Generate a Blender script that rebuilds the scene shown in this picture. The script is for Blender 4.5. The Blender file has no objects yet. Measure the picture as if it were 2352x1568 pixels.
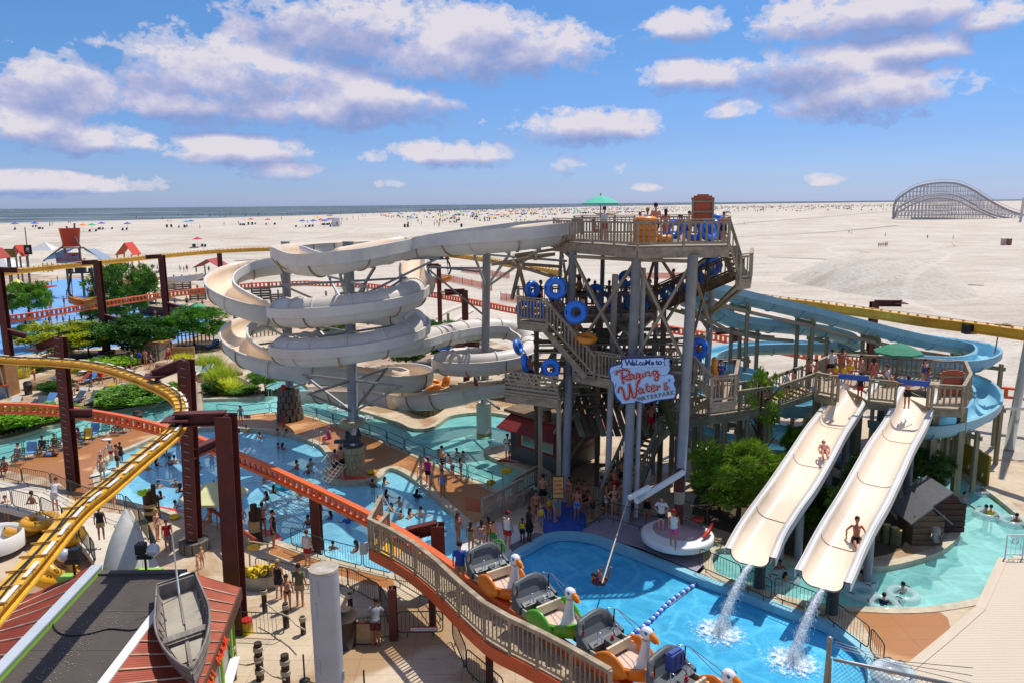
import bpy,bmesh,math,random
from mathutils import Vector,Matrix,noise
from mathutils.geometry import tessellate_polygon
random.seed(7)
R = math.radians
V = Vector
S = bpy.context.scene
COL = S.collection
# ---------------------------------------------------------------- camera
CAMH = 15.5; FPX = 1750.0; PITCH = R(10.2); ROLL = R(0.54)
cd = bpy.data.cameras.new('camera'); cam = bpy.data.objects.new('camera',cd); COL.objects.link(cam)
cd.sensor_width = 36; cd.lens = 36 * FPX / 2352; cd.clip_end = 60000; cd.clip_start = 0.3
cam.location = (0,0,CAMH)
cam.rotation_euler = (Matrix.Rotation(math.pi / 2 - PITCH,3,'X') @ Matrix.Rotation(-ROLL,3,'Z')).to_euler()
S.camera = cam
S.view_settings.view_transform = 'Standard'; S.view_settings.look = 'None'
S.view_settings.gamma = 1; S.view_settings.use_curve_mapping = False
S.view_settings.exposure = 0.37
# ---------------------------------------------------------------- sun and sky
SUN_EL = R(64); SUN_AZ = R(42)          # azimuth clockwise from the view direction (+Y)
sd = bpy.data.lights.new('sun','SUN'); sd.energy = 3.6; sd.angle = R(0.5); sd.color = (1,.95,.87)
sun = bpy.data.objects.new('sun',sd); COL.objects.link(sun)
tosun = V((math.sin(SUN_AZ) * math.cos(SUN_EL),math.cos(SUN_AZ) * math.cos(SUN_EL),math.sin(SUN_EL)))
sun.rotation_euler = tosun.to_track_quat('Z','Y').to_euler(); sun.location = (30,30,60)
class NT:                                # tiny node-tree writer
 def __init__(s,nt): s.nt = nt
 def n(s,t,**kw):
  o = s.nt.nodes.new(t)
  for k,v in kw.items():
   if k.startswith('i_'):
    key = k[2:]; key = int(key) if key.isdigit() else key
    o.inputs[key].default_value = v
   else: setattr(o,k,v)
  return o
 def l(s,a,b): s.nt.links.new(a,b)
 def m(s,op,a,b=None,c=None,clamp=False):
  o = s.nt.nodes.new('ShaderNodeMath'); o.operation = op; o.use_clamp = clamp
  for i,v in enumerate((a,b,c)):
   if v is None: continue
   if isinstance(v,(int,float)): o.inputs[i].default_value = v
   else: s.l(v,o.inputs[i])
  return o.outputs[0]
 def ramp(s,fac,stops,interp='LINEAR'):
  o = s.nt.nodes.new('ShaderNodeValToRGB'); o.color_ramp.interpolation = interp
  e = o.color_ramp.elements
  while len(e) < len(stops): e.new(0.5)
  for i,(p,c) in enumerate(stops):
   e[i].position = p; e[i].color = (c[0],c[1],c[2],1) if isinstance(c,(tuple,list)) else (c,c,c,1)
  s.l(fac,o.inputs[0]); return o.outputs[0]
 def mix(s,f,a,b,mode='MIX'):
  o = s.nt.nodes.new('ShaderNodeMix'); o.data_type = 'RGBA'; o.blend_type = mode
  for i,v in ((0,f),(6,a),(7,b)):
   if isinstance(v,(int,float)): o.inputs[i].default_value = v
   elif isinstance(v,(tuple,list)): o.inputs[i].default_value = (v[0],v[1],v[2],1)
   else: s.l(v,o.inputs[i])
  return o.outputs[2]
 def noise(s,vec,scale,detail=4,rough=.55,dist=0.0):
  o = s.n('ShaderNodeTexNoise'); o.inputs['Scale'].default_value = scale
  o.inputs['Detail'].default_value = detail; o.inputs['Roughness'].default_value = rough
  o.inputs['Distortion'].default_value = dist
  if vec is not None: s.l(vec,o.inputs['Vector'])
  return o.outputs[0]
def hexc(h):
 c = [int(h[i:i + 2],16) / 255 for i in (0,2,4)]
 return tuple(x / 12.92 if x < .04045 else ((x + .055) / 1.055) ** 2.4 for x in c)
def ray(x,y):
 a = (x - 1176) / FPX; b = (784 - y) / FPX
 X = a * math.cos(ROLL) + b * math.sin(ROLL); Y = -a * math.sin(ROLL) + b * math.cos(ROLL)
 return V((X,math.cos(PITCH) + Y * math.sin(PITCH),-math.sin(PITCH) + Y * math.cos(PITCH)))
def G(x,y,z=0.0):                      # photo pixel -> point at height z
 d = ray(x,y); t = (z - CAMH) / d.z
 return V((d.x * t,d.y * t,z))
def P(x,y,Y):                          # photo pixel -> point at distance Y
 d = ray(x,y); t = Y / d.y
 return V((d.x * t,Y,CAMH + d.z * t))
def PX(p):                               # world -> photo pixel
 v = p - V((0,0,CAMH))
 c = V((0,math.cos(PITCH),-math.sin(PITCH))); u = V((0,math.sin(PITCH),math.cos(PITCH)))
 w = v.dot(c); X = v.x / w; Y = v.dot(u) / w
 a = X * math.cos(ROLL) - Y * math.sin(ROLL); b = X * math.sin(ROLL) + Y * math.cos(ROLL)
 return 1176 + a * FPX,784 - b * FPX
W = bpy.data.worlds.new('World'); S.world = W; W.use_nodes = True
nt = NT(W.node_tree); W.node_tree.nodes.clear()
tc = nt.n('ShaderNodeTexCoord'); gen = tc.outputs['Generated']
sky = nt.n('ShaderNodeTexSky',sky_type='NISHITA'); sky.sun_disc = False
sky.sun_elevation = SUN_EL; sky.sun_rotation = SUN_AZ; sky.altitude = 10; sky.air_density = 1.0; sky.dust_density = .6; sky.ozone_density = 2.5
sep = nt.n('ShaderNodeSeparateXYZ'); nt.l(gen,sep.inputs[0])
el = nt.m('ARCSINE',sep.outputs[2]); az = nt.m('ARCTAN2',sep.outputs[0],sep.outputs[1])
eln = nt.m('DIVIDE',el,1.5708)
tint = nt.ramp(nt.m('MAXIMUM',eln,0.0),[(0.0,(.60,.76,1.42)),(.0155,(.49,.64,1.14)),(.05,(.41,.57,.95)),(.12,(.39,.62,.90)),(.24,(.37,.66,.97)),(.45,(.9,1.0,1.2)),(1,(1,1,1))])
base = nt.mix(1.0,sky.outputs[0],tint,'MULTIPLY')
# clouds: each (photo x, y, half width, half height) as a direction patch, broken up by noise
CLOUDS = [(130,200,130,85),(60,290,150,55),(220,320,120,40),(240,100,60,26),(80,420,130,30),(300,424,110,26),
 (560,180,300,105),(780,60,260,90),(1010,120,220,80),(1250,110,160,70),(860,230,200,60),(450,240,160,45),(1110,80,150,70),(700,250,280,50),
 (560,345,180,42),(640,390,95,26),(1020,355,180,36),(1330,290,190,48),(1580,60,100,40),(1590,175,115,40),
 (1860,50,150,60),(2030,30,200,55),(1870,150,170,60),(1990,210,190,70),(2090,110,110,40),(1680,252,55,20),(1300,375,45,26),(890,420,36,14),(1490,430,34,10),(1895,410,36,14),(840,272,60,26),(2270,40,80,30)]
def cloudmask(offset_el):
 m = None
 e2 = nt.m('ADD',el,offset_el)
 for (x,y,w,h) in CLOUDS:
  d = ray(x,y).normalized(); a0 = math.atan2(d.x,d.y); e0 = math.asin(d.z)
  da = nt.m('MULTIPLY',nt.m('SUBTRACT',az,a0),FPX / (w * .98)); de = nt.m('MULTIPLY',nt.m('SUBTRACT',e2,e0),FPX / (h * .95))
  # flat bottoms: squeeze the lower half
  r2 = nt.m('MULTIPLY_ADD',da,da,nt.m('MULTIPLY',de,de))
  v = nt.m('MULTIPLY',nt.m('SUBTRACT',1.0,r2),min(1,.25 + w / 170))
  m = v if m is None else nt.m('SMOOTH_MAX',m,v,.35)
 return nt.m('MAXIMUM',m,-.6)
def cloudnoise(dz,det=9,sc=11):
 mp = nt.n('ShaderNodeMapping'); mp.inputs['Scale'].default_value = (1,1,1.5); mp.inputs['Location'].default_value = (0,0,dz)
 nt.l(gen,mp.inputs[0])
 big = nt.noise(mp.outputs[0],sc,det,.62,.1)
 return nt.m('SUBTRACT',big,.5)
base_mask = cloudmask(0.0)
out_frame = nt.m('MULTIPLY',nt.m('GREATER_THAN',nt.m('ADD',nt.m('ABSOLUTE',az),nt.m('MULTIPLY',nt.m('GREATER_THAN',el,.34),2.0)),.80),1.0)
wide = nt.noise(gen,2.2,3,.5)
outm = nt.m('MULTIPLY',nt.m('SUBTRACT',wide,.56),7.0)
outm = nt.m('MAXIMUM',nt.m('MINIMUM',outm,.9),-.6)
msk = nt.m('ADD',nt.m('MULTIPLY',base_mask,nt.m('SUBTRACT',1.0,out_frame)),nt.m('MULTIPLY',outm,out_frame))
n1 = nt.m('ADD',cloudnoise(0),nt.m('MULTIPLY',cloudnoise(.3,6,48),.55)); l1 = cloudnoise(0,5,11); l2 = cloudnoise(-.022,5,11)
dens = nt.m('ADD',nt.m('MULTIPLY',msk,1.15),nt.m('MULTIPLY',n1,4.4))
cov = nt.ramp(nt.m('MULTIPLY_ADD',dens,.5,.25),[(.24,0.0),(.42,.5),(.68,1.0)],'EASE')
# relief: brighter where there is less cloud above, greyer lilac towards thick bases
rel = nt.m('SUBTRACT',l1,l2)
above = cloudmask(.018)
shade = nt.m('ADD',nt.m('MULTIPLY',rel,2.6),nt.m('MULTIPLY',nt.m('SUBTRACT',msk,above),1.5))
shade = nt.m('SUBTRACT',shade,nt.m('MULTIPLY',dens,.26))
ccol = nt.ramp(nt.m('MULTIPLY_ADD',shade,.75,.62),[(0.0,hexc('8ea4da')),(.32,hexc('aeb6de')),(.56,hexc('cbcbe8')),(.82,hexc('ece6ef'))])
ccol = nt.mix(1.0,ccol,(7.0,7.0,7.0),'MULTIPLY')
skyc = nt.mix(nt.m('MULTIPLY',cov,.95),base,ccol)
bg = nt.n('ShaderNodeBackground'); bg.inputs[1].default_value = .102
nt.l(skyc,bg.inputs[0]); wo = nt.n('ShaderNodeOutputWorld'); nt.l(bg.outputs[0],wo.inputs[0])
# ---------------------------------------------------------------- materials
MATS = {}
def mat(name,col,rough=.6,metal=0.0,var=.12,scale=2.0,bump=0.0,bscale=None,col2=None,obj_color=False,stretch=None,spec=.4,coat=0.0,dirt=None,dirt_amt=.5,alpha=1.0):
 if name in MATS: return MATS[name]
 m = bpy.data.materials.new(name); m.use_nodes = True
 t = NT(m.node_tree); b = m.node_tree.nodes['Principled BSDF']
 if isinstance(col,str): col = hexc(col)
 if isinstance(col2,str): col2 = hexc(col2)
 tcn = t.n('ShaderNodeTexCoord'); vec = tcn.outputs['Object']
 if stretch:
  mp = t.n('ShaderNodeMapping'); mp.inputs['Scale'].default_value = stretch; t.l(vec,mp.inputs[0]); vec = mp.outputs[0]
 nz = t.noise(vec,scale,5,.6)
 if obj_color:
  oi = t.n('ShaderNodeObjectInfo'); c = oi.outputs['Color']
  f = t.ramp(nz,[(.3,(1 - var,) * 3),(.7,(1 + var * .6,) * 3)])
  c = t.mix(1.0,c,f,'MULTIPLY')
 else:
  a = tuple(x * (1 - var) for x in col); d = col2 if col2 else tuple(min(1,x * (1 + var)) for x in col)
  c = t.ramp(nz,[(.3,a),(.7,d)])
 if dirt:
  if isinstance(dirt,str): dirt = hexc(dirt)
  n2 = t.noise(vec,scale * .31,6,.7,.4)
  c = t.mix(t.m('MULTIPLY',t.ramp(n2,[(.48,0.0),(.72,1.0)]),dirt_amt),c,dirt)
 t.l(c,b.inputs['Base Color'])
 b.inputs['Roughness'].default_value = rough; b.inputs['Metallic'].default_value = metal
 b.inputs['Specular IOR Level'].default_value = spec; b.inputs['Coat Weight'].default_value = coat; b.inputs['Coat Roughness'].default_value = .15
 b.inputs['Alpha'].default_value = alpha
 if bump:
  bn = t.n('ShaderNodeBump'); bn.inputs['Strength'].default_value = 1; bn.inputs['Distance'].default_value = bump
  t.l(t.noise(vec,bscale or scale * 6,4,.6),bn.inputs['Height']); t.l(bn.outputs[0],b.inputs['Normal'])
 MATS[name] = m; return m
# ---------------------------------------------------------------- mesh helpers
class MB:
 def __init__(s): s.v = []; s.f = []; s.sm = []; s.mi = []; s.cur = 0
 def add(s,vs,fs,smooth=False):
  o = len(s.v); s.v += [tuple(p) for p in vs]
  for f in fs: s.f.append(tuple(i + o for i in f)); s.sm.append(smooth); s.mi.append(s.cur)
  return s
 def box(s,c,d,rz=0.0):
  c = V(c); m = Matrix.Rotation(rz,3,'Z'); x,y,z = d[0] / 2,d[1] / 2,d[2] / 2
  vs = [c + m @ V((a * x,b * y,e * z)) for e in (-1,1) for a,b in ((-1,-1),(1,-1),(1,1),(-1,1))]
  return s.add(vs,[(3,2,1,0),(4,5,6,7),(0,1,5,4),(1,2,6,5),(2,3,7,6),(3,0,4,7)])
 def bar(s,a,b,w,h=None,up=None):
  a,b = V(a),V(b); h = h or w; t = (b - a)
  if t.length < 1e-6: return s
  t.normalize(); up = V(up) if up else (V((0,0,1)) if abs(t.z) < .95 else V((0,1,0)))
  r = t.cross(up).normalized(); u = r.cross(t).normalized()
  vs = [p + r * x * w / 2 + u * y * h / 2 for p in (a,b) for x,y in ((-1,-1),(1,-1),(1,1),(-1,1))]
  return s.add(vs,[(0,1,2,3),(7,6,5,4),(4,5,1,0),(5,6,2,1),(6,7,3,2),(7,4,0,3)])
 def tube(s,pts,r,n=8,closed=False,cap=True):
  pts = [V(p) for p in pts]; N = len(pts); rs = r if isinstance(r,(list,tuple)) else [r] * N
  vs = []; pr = None
  for i in range(N):
   if closed: t = pts[(i + 1) % N] - pts[i - 1]
   else: t = pts[min(i + 1,N - 1)] - pts[max(i - 1,0)]
   t.normalize()
   if pr is None: pr = t.cross(V((0,0,1)) if abs(t.z) < .9 else V((0,1,0))).normalized()
   else: pr = (pr - t * pr.dot(t)).normalized()
   u = t.cross(pr)
   vs += [pts[i] + (pr * math.cos(2 * math.pi * k / n) + u * math.sin(2 * math.pi * k / n)) * rs[i] for k in range(n)]
  fs = []
  for i in range(N if closed else N - 1):
   j = (i + 1) % N
   for k in range(n): fs.append((i * n + k,j * n + k,j * n + (k + 1) % n,i * n + (k + 1) % n)[::-1])
  s.add(vs,fs,True)
  if cap and not closed:
   o = len(s.v) - len(vs)
   s.f.append(tuple(o + k for k in range(n))); s.sm.append(False); s.mi.append(s.cur)
   s.f.append(tuple(o + (N - 1) * n + k for k in range(n))[::-1]); s.sm.append(False); s.mi.append(s.cur)
  return s
 def prism(s,poly,z0,z1):
  n = len(poly); area = sum(poly[i][0] * poly[(i + 1) % n][1] - poly[(i + 1) % n][0] * poly[i][1] for i in range(n))
  if area < 0: poly = poly[::-1]
  vs = [(p[0],p[1],z0 + (p[2] if len(p) > 2 else 0)) for p in poly] + [(p[0],p[1],z1 + (p[2] if len(p) > 2 else 0)) for p in poly]
  fs = [(i,(i + 1) % n,n + (i + 1) % n,n + i) for i in range(n)]
  tri = tessellate_polygon([[V((p[0],p[1],0)) for p in poly]])
  for t in tri:
   a,b,c = [V((poly[i][0],poly[i][1],0)) for i in t]
   t = tuple(t) if (b - a).cross(c - a).z > 0 else tuple(t)[::-1]
   fs.append(tuple(i + n for i in t)); fs.append(t[::-1])
  return s.add(vs,fs)
 def sheet(s,loops,z):
  pts = [p for lp in loops for p in lp]
  for t in tessellate_polygon([[V((p[0],p[1],0)) for p in lp] for lp in loops]):
   a,b,c = [V((pts[i][0],pts[i][1],0)) for i in t]
   t = tuple(t) if (b - a).cross(c - a).z > 0 else tuple(t)[::-1]
   s.add([(pts[i][0],pts[i][1],z) for i in t],[(0,1,2)])
  return s
 def wall(s,loop,z0,z1,closed=True):
  n = len(loop)
  for i in range(n if closed else n - 1):
   a,b = loop[i],loop[(i + 1) % n]
   s.add([(a[0],a[1],z0),(b[0],b[1],z0),(b[0],b[1],z1),(a[0],a[1],z1)],[(0,1,2,3)])
  return s
 def lathe(s,prof,c=(0,0,0),n=16,a0=0.0,a1=2 * math.pi):
  c = V(c); full = abs(a1 - a0 - 2 * math.pi) < 1e-4; m = n if full else n + 1
  vs = [c + V((r * math.cos(a0 + (a1 - a0) * k / n),r * math.sin(a0 + (a1 - a0) * k / n),z)) for r,z in prof for k in range(m)]
  fs = [(i * m + k,i * m + (k + 1) % m,(i + 1) * m + (k + 1) % m,(i + 1) * m + k) for i in range(len(prof) - 1) for k in range(n)]
  return s.add(vs,fs,True)
 def ball(s,c,r,n=10,sc=(1,1,1)):
  prof = [(r * math.sin(math.pi * i / n),-r * math.cos(math.pi * i / n)) for i in range(n + 1)]
  o = len(s.v); s.lathe(prof,(0,0,0),n + 2)
  for i in range(o,len(s.v)):
   v = s.v[i]; s.v[i] = (v[0] * sc[0] + c[0],v[1] * sc[1] + c[1],v[2] * sc[2] + c[2])
  return s
 def mesh(s,name,m):
  me = bpy.data.meshes.new(name); me.from_pydata(s.v,[],s.f)
  for x in (m if isinstance(m,(list,tuple)) else [m]): me.materials.append(x)
  me.polygons.foreach_set('use_smooth',s.sm); me.polygons.foreach_set('material_index',s.mi)
  me.update(); return me
 def build(s,name,m,parent=None,loc=None,**kw):
  return link(name,s.mesh(name,m),parent,loc,**kw)
def tag(o,label=None,cat=None,group=None,kind=None):
 if label: o['label'] = label
 if cat: o['category'] = cat
 if group: o['group'] = group
 if kind: o['kind'] = kind
 return o
def link(name,me,parent=None,loc=None,**kw):
 o = bpy.data.objects.new(name,me); COL.objects.link(o)
 if parent is not None: o.parent = parent
 if loc is not None: o.location = loc
 if kw: tag(o,**kw)
 return o
def thing(name,label,cat,loc=(0,0,0),rz=0.0,group=None):
 o = link(name,None,None,loc); o.rotation_euler.z = rz; o.empty_display_size = .2
 return tag(o,label,cat,group)
def struct(name,mb,m): return mb.build(name,m,kind='structure')
def kids(o): return [c for c in COL.objects if c.parent is o]
def dup(root,loc,rz=0.0,label=None,group=None,sc=None,color=None):
 fam = {}
 def cp(o,par):
  c = o.copy(); COL.objects.link(c); c.parent = par
  for ch in KID.get(o.name,()): cp(ch,c)
  return c
 KID = {}
 def scan(o):
  KID[o.name] = list(o.children)
  for ch in o.children: scan(ch)
 scan(root)
 r = cp(root,None); r.location = loc; r.rotation_euler = (0,0,rz)
 if sc: r.scale = (sc,) * 3 if isinstance(sc,(int,float)) else sc
 if label: r['label'] = label
 if group: r['group'] = group
 return r
def rel(parent,pts):                    # world points -> the frame of an unrotated Empty
 return [V(p) - parent.location for p in pts]
def smooth(pts,n=8,closed=False):
 pts = [V(p) for p in pts]; N = len(pts); out = []
 for i in range(N if closed else N - 1):
  if closed: p0,p1,p2,p3 = pts[i - 1],pts[i],pts[(i + 1) % N],pts[(i + 2) % N]
  else:
   p1,p2 = pts[i],pts[i + 1]; p0 = pts[i - 1] if i else p1 * 2 - p2; p3 = pts[i + 2] if i + 2 < N else p2 * 2 - p1
  for k in range(n):
   t = k / n
   out.append(.5 * (2 * p1 + (p2 - p0) * t + (2 * p0 - 5 * p1 + 4 * p2 - p3) * t * t + (3 * p1 - p0 - 3 * p2 + p3) * t ** 3))
 if not closed: out.append(pts[-1])
 return out
def resample(pts,step):
 pts = [V(p) for p in pts]; out = [pts[0]]; acc = 0
 for a,b in zip(pts,pts[1:]):
  L = (b - a).length
  if L < 1e-9: continue
  while acc + L >= step:
   t = (step - acc) / L; a = a.lerp(b,t); out.append(a); L = (b - a).length; acc = 0
   if L < 1e-9: break
  acc += L
 if (out[-1] - pts[-1]).length > step * .3: out.append(pts[-1])
 return out
def frames(path,flat=True):
 N = len(path); fr = []
 for i in range(N):
  t = (path[min(i + 1,N - 1)] - path[max(i - 1,0)]).normalized()
  r = t.cross(V((0,0,1))).normalized(); u = r.cross(t).normalized(); fr.append((path[i],t,r,u))
 return fr
def sweep(mb,path,prof,closed_prof=True,smooth_=True,cap=True,scale=None):
 fr = frames(path); n = len(prof); vs = []
 for i,(p,t,r,u) in enumerate(fr):
  pr = prof(i / (len(fr) - 1)) if callable(prof) else prof
  vs += [p + r * a + u * b for a,b in pr]
 fs = []
 for i in range(len(fr) - 1):
  for k in range(n if closed_prof else n - 1):
   fs.append((i * n + k,i * n + (k + 1) % n,(i + 1) * n + (k + 1) % n,(i + 1) * n + k))
 if cap and closed_prof: fs.append(tuple(range(n))[::-1]); fs.append(tuple(len(vs) - n + k for k in range(n)))
 return mb.add(vs,fs,smooth_)
def poly(pxs,z=0.0,sm=0,closed=True):
 p = [G(x,y,z) for x,y in pxs]
 return smooth(p,sm,closed) if sm else p
# ================================================================ ground, sea, pools
def sst(a,b,x):
 t = max(0,min(1,(x - a) / (b - a))); return t * t * (3 - 2 * t)
SEA = 7.0
def zb(x,y):
 h = SEA * max(sst(190,290,y) * sst(75,-25,x),sst(330,720,y) * .98)
 # dredged mound of sand beyond the park
 return h
BOUND = [(-900,640),(-300,632),(0,628),(420,640),(560,700),(760,712),(1000,752),(1240,812),(1640,876),(2000,962),(2250,1030),(2352,1062),(2700,1180),(3400,1500)]
def bound_y(x):
 for (x0,y0),(x1,y1) in zip(BOUND,BOUND[1:]):
  if x <= x1: return y0 + (y1 - y0) * (x - x0) / (x1 - x0)
 return BOUND[-1][1]
# sand
m = bpy.data.materials.new('sand'); m.use_nodes = True; t = NT(m.node_tree); b = m.node_tree.nodes['Principled BSDF']
tc_ = t.n('ShaderNodeTexCoord').outputs['Object']
mp = t.n('ShaderNodeMapping'); mp.inputs['Scale'].default_value = (.25,1,1); mp.inputs['Rotation'].default_value = (0,0,.12); t.l(tc_,mp.inputs[0])
a1 = t.noise(tc_,.035,6,.6); a2 = t.noise(mp.outputs[0],.22,6,.62); a3 = t.noise(tc_,1.4,5,.7)
c = t.ramp(a1,[(.3,hexc('bab0a2')),(.7,hexc('d1c8bb'))])
c = t.mix(t.ramp(a2,[(.50,0.0),(.66,.55)]),c,hexc('9f917f'))
c = t.mix(t.ramp(a3,[(.50,0.0),(.70,.65)]),c,hexc('9c8c78'))
# raked wheel ruts: thin streaks along bent lines
wv = t.n('ShaderNodeTexWave'); wv.inputs['Scale'].default_value = .035; wv.inputs['Distortion'].default_value = 14; wv.inputs['Detail'].default_value = 1.5; wv.inputs['Detail Scale'].default_value = .35
t.l(mp.outputs[0],wv.inputs[0])
c = t.mix(t.ramp(wv.outputs[0],[(.985,0.0),(.998,.45)]),c,hexc('d2c9bc'))
mk = t.n('ShaderNodeTexWave'); mk.inputs['Scale'].default_value = .9; mk.inputs['Distortion'].default_value = 4; mk.inputs['Detail'].default_value = 3; mk.bands_direction = 'Y'
t.l(mp.outputs[0],mk.inputs[0])
c = t.mix(t.m('MULTIPLY',mk.outputs[0],.16),c,hexc('94866f'))
t.l(c,b.inputs['Base Color']); b.inputs['Roughness'].default_value = .95; b.inputs['Specular IOR Level'].default_value = .1
bn = t.n('ShaderNodeBump'); bn.inputs['Distance'].default_value = .25; t.l(t.noise(tc_,1.1,8,.7),bn.inputs['Height']); t.l(bn.outputs[0],b.inputs['Normal'])
SAND = m
mb = MB(); xs = list(range(-900,3401,43)); rows = []
vs = []; NR = 70
for x in xs:
 y0 = bound_y(x) + 3; yh = 479.2 - .0094 * (x - 1176) * 1 - 8 + 1.2   # just below the horizon
 for k in range(NR + 1):
  f = (k / NR); y = y0 + (yh - y0) * (1 - (1 - f) ** 1.9)
  p = G(x,y,0); vs.append(V((p.x,p.y,zb(p.x,p.y) - .06)))
n = NR + 1
fs = [(i * n + k,(i + 1) * n + k,(i + 1) * n + k + 1,i * n + k + 1) for i in range(len(xs) - 1) for k in range(NR)]
mb.add(vs,fs,True); struct('beach',mb,SAND)
mb = MB(); mb.add([(-40000,-300,-3),(40000,-300,-3),(40000,40000,-3),(-40000,40000,-3)],[(0,1,2,3)]); struct('ground',mb,SAND)
# mound
MOUND = [(1795,640),(1880,625),(1950,603),(2040,607),(2120,617),(2180,640),(2242,668),(2230,685),(2120,690),(1980,678),(1880,660)]
ring = poly(MOUND,0,6,True); cen = sum(ring,V()) / len(ring); cen.y -= 2
mb = MB(); vs = []; L = 9
for j in range(L + 1):
 f = j / L
 for i,p in enumerate(ring):
  q = p.lerp(cen,f * .93); h = 5.0 * (1 - (1 - min(1,f * 1.3)) ** 1.5)
  nn = (noise.noise(q * .25) * .8 + abs(noise.noise(q * .9)) * .7) * (1 - abs(2 * f - .9)) if f > 0 else 0
  vs.append(V((q.x,q.y,-.1 + h + nn)))
vs.append(V((cen.x,cen.y,4.95))); n = len(ring)
fs = [(j * n + i,j * n + (i + 1) % n,(j + 1) * n + (i + 1) % n,(j + 1) * n + i) for j in range(L) for i in range(n)] + [(L * n + i,L * n + (i + 1) % n,len(vs) - 1) for i in range(n)]
mb.add(vs,fs,True); struct('sand_mound',mb,SAND)
# sea
m = bpy.data.materials.new('sea'); m.use_nodes = True; t = NT(m.node_tree); b = m.node_tree.nodes['Principled BSDF']
tc_ = t.n('ShaderNodeTexCoord').outputs['Object']
mp = t.n('ShaderNodeMapping'); mp.inputs['Scale'].default_value = (.16,1,1); t.l(tc_,mp.inputs[0])
w1 = t.noise(mp.outputs[0],.035,7,.7,.6)
c = t.ramp(w1,[(.3,hexc('3b4852')),(.5,hexc('4f5d68')),(.62,hexc('6a7782'))])
c = t.mix(t.ramp(t.noise(mp.outputs[0],.018,6,.75,1.2),[(.57,0.0),(.64,.9)]),c,hexc('c9d3d6'))
t.l(c,b.inputs['Base Color']); b.inputs['Roughness'].default_value = 1; b.inputs['Specular IOR Level'].default_value = .04
bn = t.n('ShaderNodeBump'); bn.inputs['Distance'].default_value = 1.0; t.l(w1,bn.inputs['Height']); t.l(bn.outputs[0],b.inputs['Normal'])
SEAM = m
SHORE = [(-900,533),(0,513),(300,506),(640,497),(900,488.5),(1100,482),(1400,474),(1700,469),(2050,464.5),(2352,461.2),(3400,450.5)]
mb = MB(); sh = smooth([G(x,y,SEA + .05) for x,y in SHORE],10)
vs = []
for p in sh:
 q = V((p.x,p.y,0)) * (1 / p.y)
 for yy in (p.y + 2 * math.sin(p.x * .05),p.y * 1.3 + 80,p.y * 2.5 + 400,45000): vs.append(V((q.x * yy,yy,SEA + .05)))
mb.add(vs,[(i * 4 + k,(i + 1) * 4 + k,(i + 1) * 4 + k + 1,i * 4 + k + 1) for i in range(len(sh) - 1) for k in range(3)],True)
struct('sea',mb,SEAM)
# wet sand and surf lines along the shore
mb = MB()
for off,wd,zz in ((0,7,.09),(22,3,.12),(48,2.5,.12),(95,3.0,.12)):
 vs = []
 for i,p in enumerate(sh):
  q = V((p.x,p.y,0)) * (1 / p.y); k = 1 if off == 0 else max(0,noise.noise(V((p.x * .02,off,0))) * 2.2)
  y0 = p.y + off + 6 * noise.noise(V((p.x * .03,off,3))) * (off > 0) - 2 * (off == 0)
  vs += [V((q.x * y0,y0,SEA + zz)),V((q.x * (y0 + wd * k),y0 + wd * k,SEA + zz))]
 mb.add(vs,[(i * 2,i * 2 + 2,i * 2 + 3,i * 2 + 1) for i in range(len(sh) - 1)])
struct('surf',mb,mat('foam','dfe6e8',.7,var=.1,scale=.5))
# ---- pools
POOL = smooth(poly([(228,1096),(236,1068),(264,1043),(310,1024),(360,1002),(400,990),(450,983),(520,981),(588,985),(650,993),(723,1016),(748,1036),(756,1062),(745,1083),(752,1097),(778,1106),(838,1105),(872,1095),(884,1080),(900,1074),(922,1081),(958,1104),(1013,1151),(1058,1191),(1080,1213),(1085,1240),(1080,1290),(1040,1330),(960,1328),(898,1318),(843,1305),(788,1291),(738,1277),(670,1253),(600,1229),(540,1212),(480,1196),(425,1181),(365,1167),(320,1158),(275,1146),(240,1125)]),4,True)
RIVER = smooth(poly([(-250,1062),(-120,1040),(0,1011),(75,990),(150,968),(225,949),(300,936),(370,926),(430,919),(475,916),(540,914),(600,912),(612,880),(640,868),(690,876),(728,905),(760,922),(825,941),(888,960),(938,980),(965,984),(990,981),(1010,970),(1030,956),(1063,949),(1113,946),(1165,952),(1206,964),(1221,980),(1216,1002),(1190,1014),(1175,1019),(1140,1022),(1116,1029),(1116,1040),(1138,1052),(1176,1065),(1213,1078),(1256,1094),(1292,1110),(1296,1132),(1270,1146),(1200,1141),(1138,1124),(1115,1113),(1073,1095),(1033,1078),(998,1063),(958,1045),(923,1030),(888,1015),(853,1000),(800,983),(753,968),(715,955),(685,949),(640,946),(590,948),(545,955),(500,950),(460,949),(410,956),(350,970),(300,979),(200,1005),(125,1027),(28,1056),(-60,1085),(-250,1140)]),4,True)
PLUNGE = smooth(poly([(1183,1281),(1226,1250),(1262,1231),(1301,1226),(1351,1231),(1401,1247),(1476,1275),(1551,1305),(1613,1330),(1676,1351),(1763,1384),(1839,1412),(1889,1430),(1939,1459),(1974,1493),(1994,1528),(1998,1575),(1985,1650),(1900,1740),(1700,1780),(1500,1700),(1380,1560),(1280,1430),(1190,1340)]),4,True)
LAZY = smooth(poly([(1640,1262),(1700,1262),(1780,1282),(1860,1297),(1910,1302),(1974,1301),(2039,1298),(2114,1281),(2164,1261),(2199,1231),(2204,1204),(2198,1175),(2165,1135),(2121,1104),(2090,1085),(2080,1062),(2110,1052),(2140,1058),(2189,1080),(2226,1099),(2289,1141),(2352,1196),(2390,1260),(2360,1320),(2310,1352),(2239,1376),(2154,1392),(2089,1397),(2029,1397),(1919,1390),(1850,1381),(1764,1359),(1700,1338),(1640,1310)]),4,True)
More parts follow.
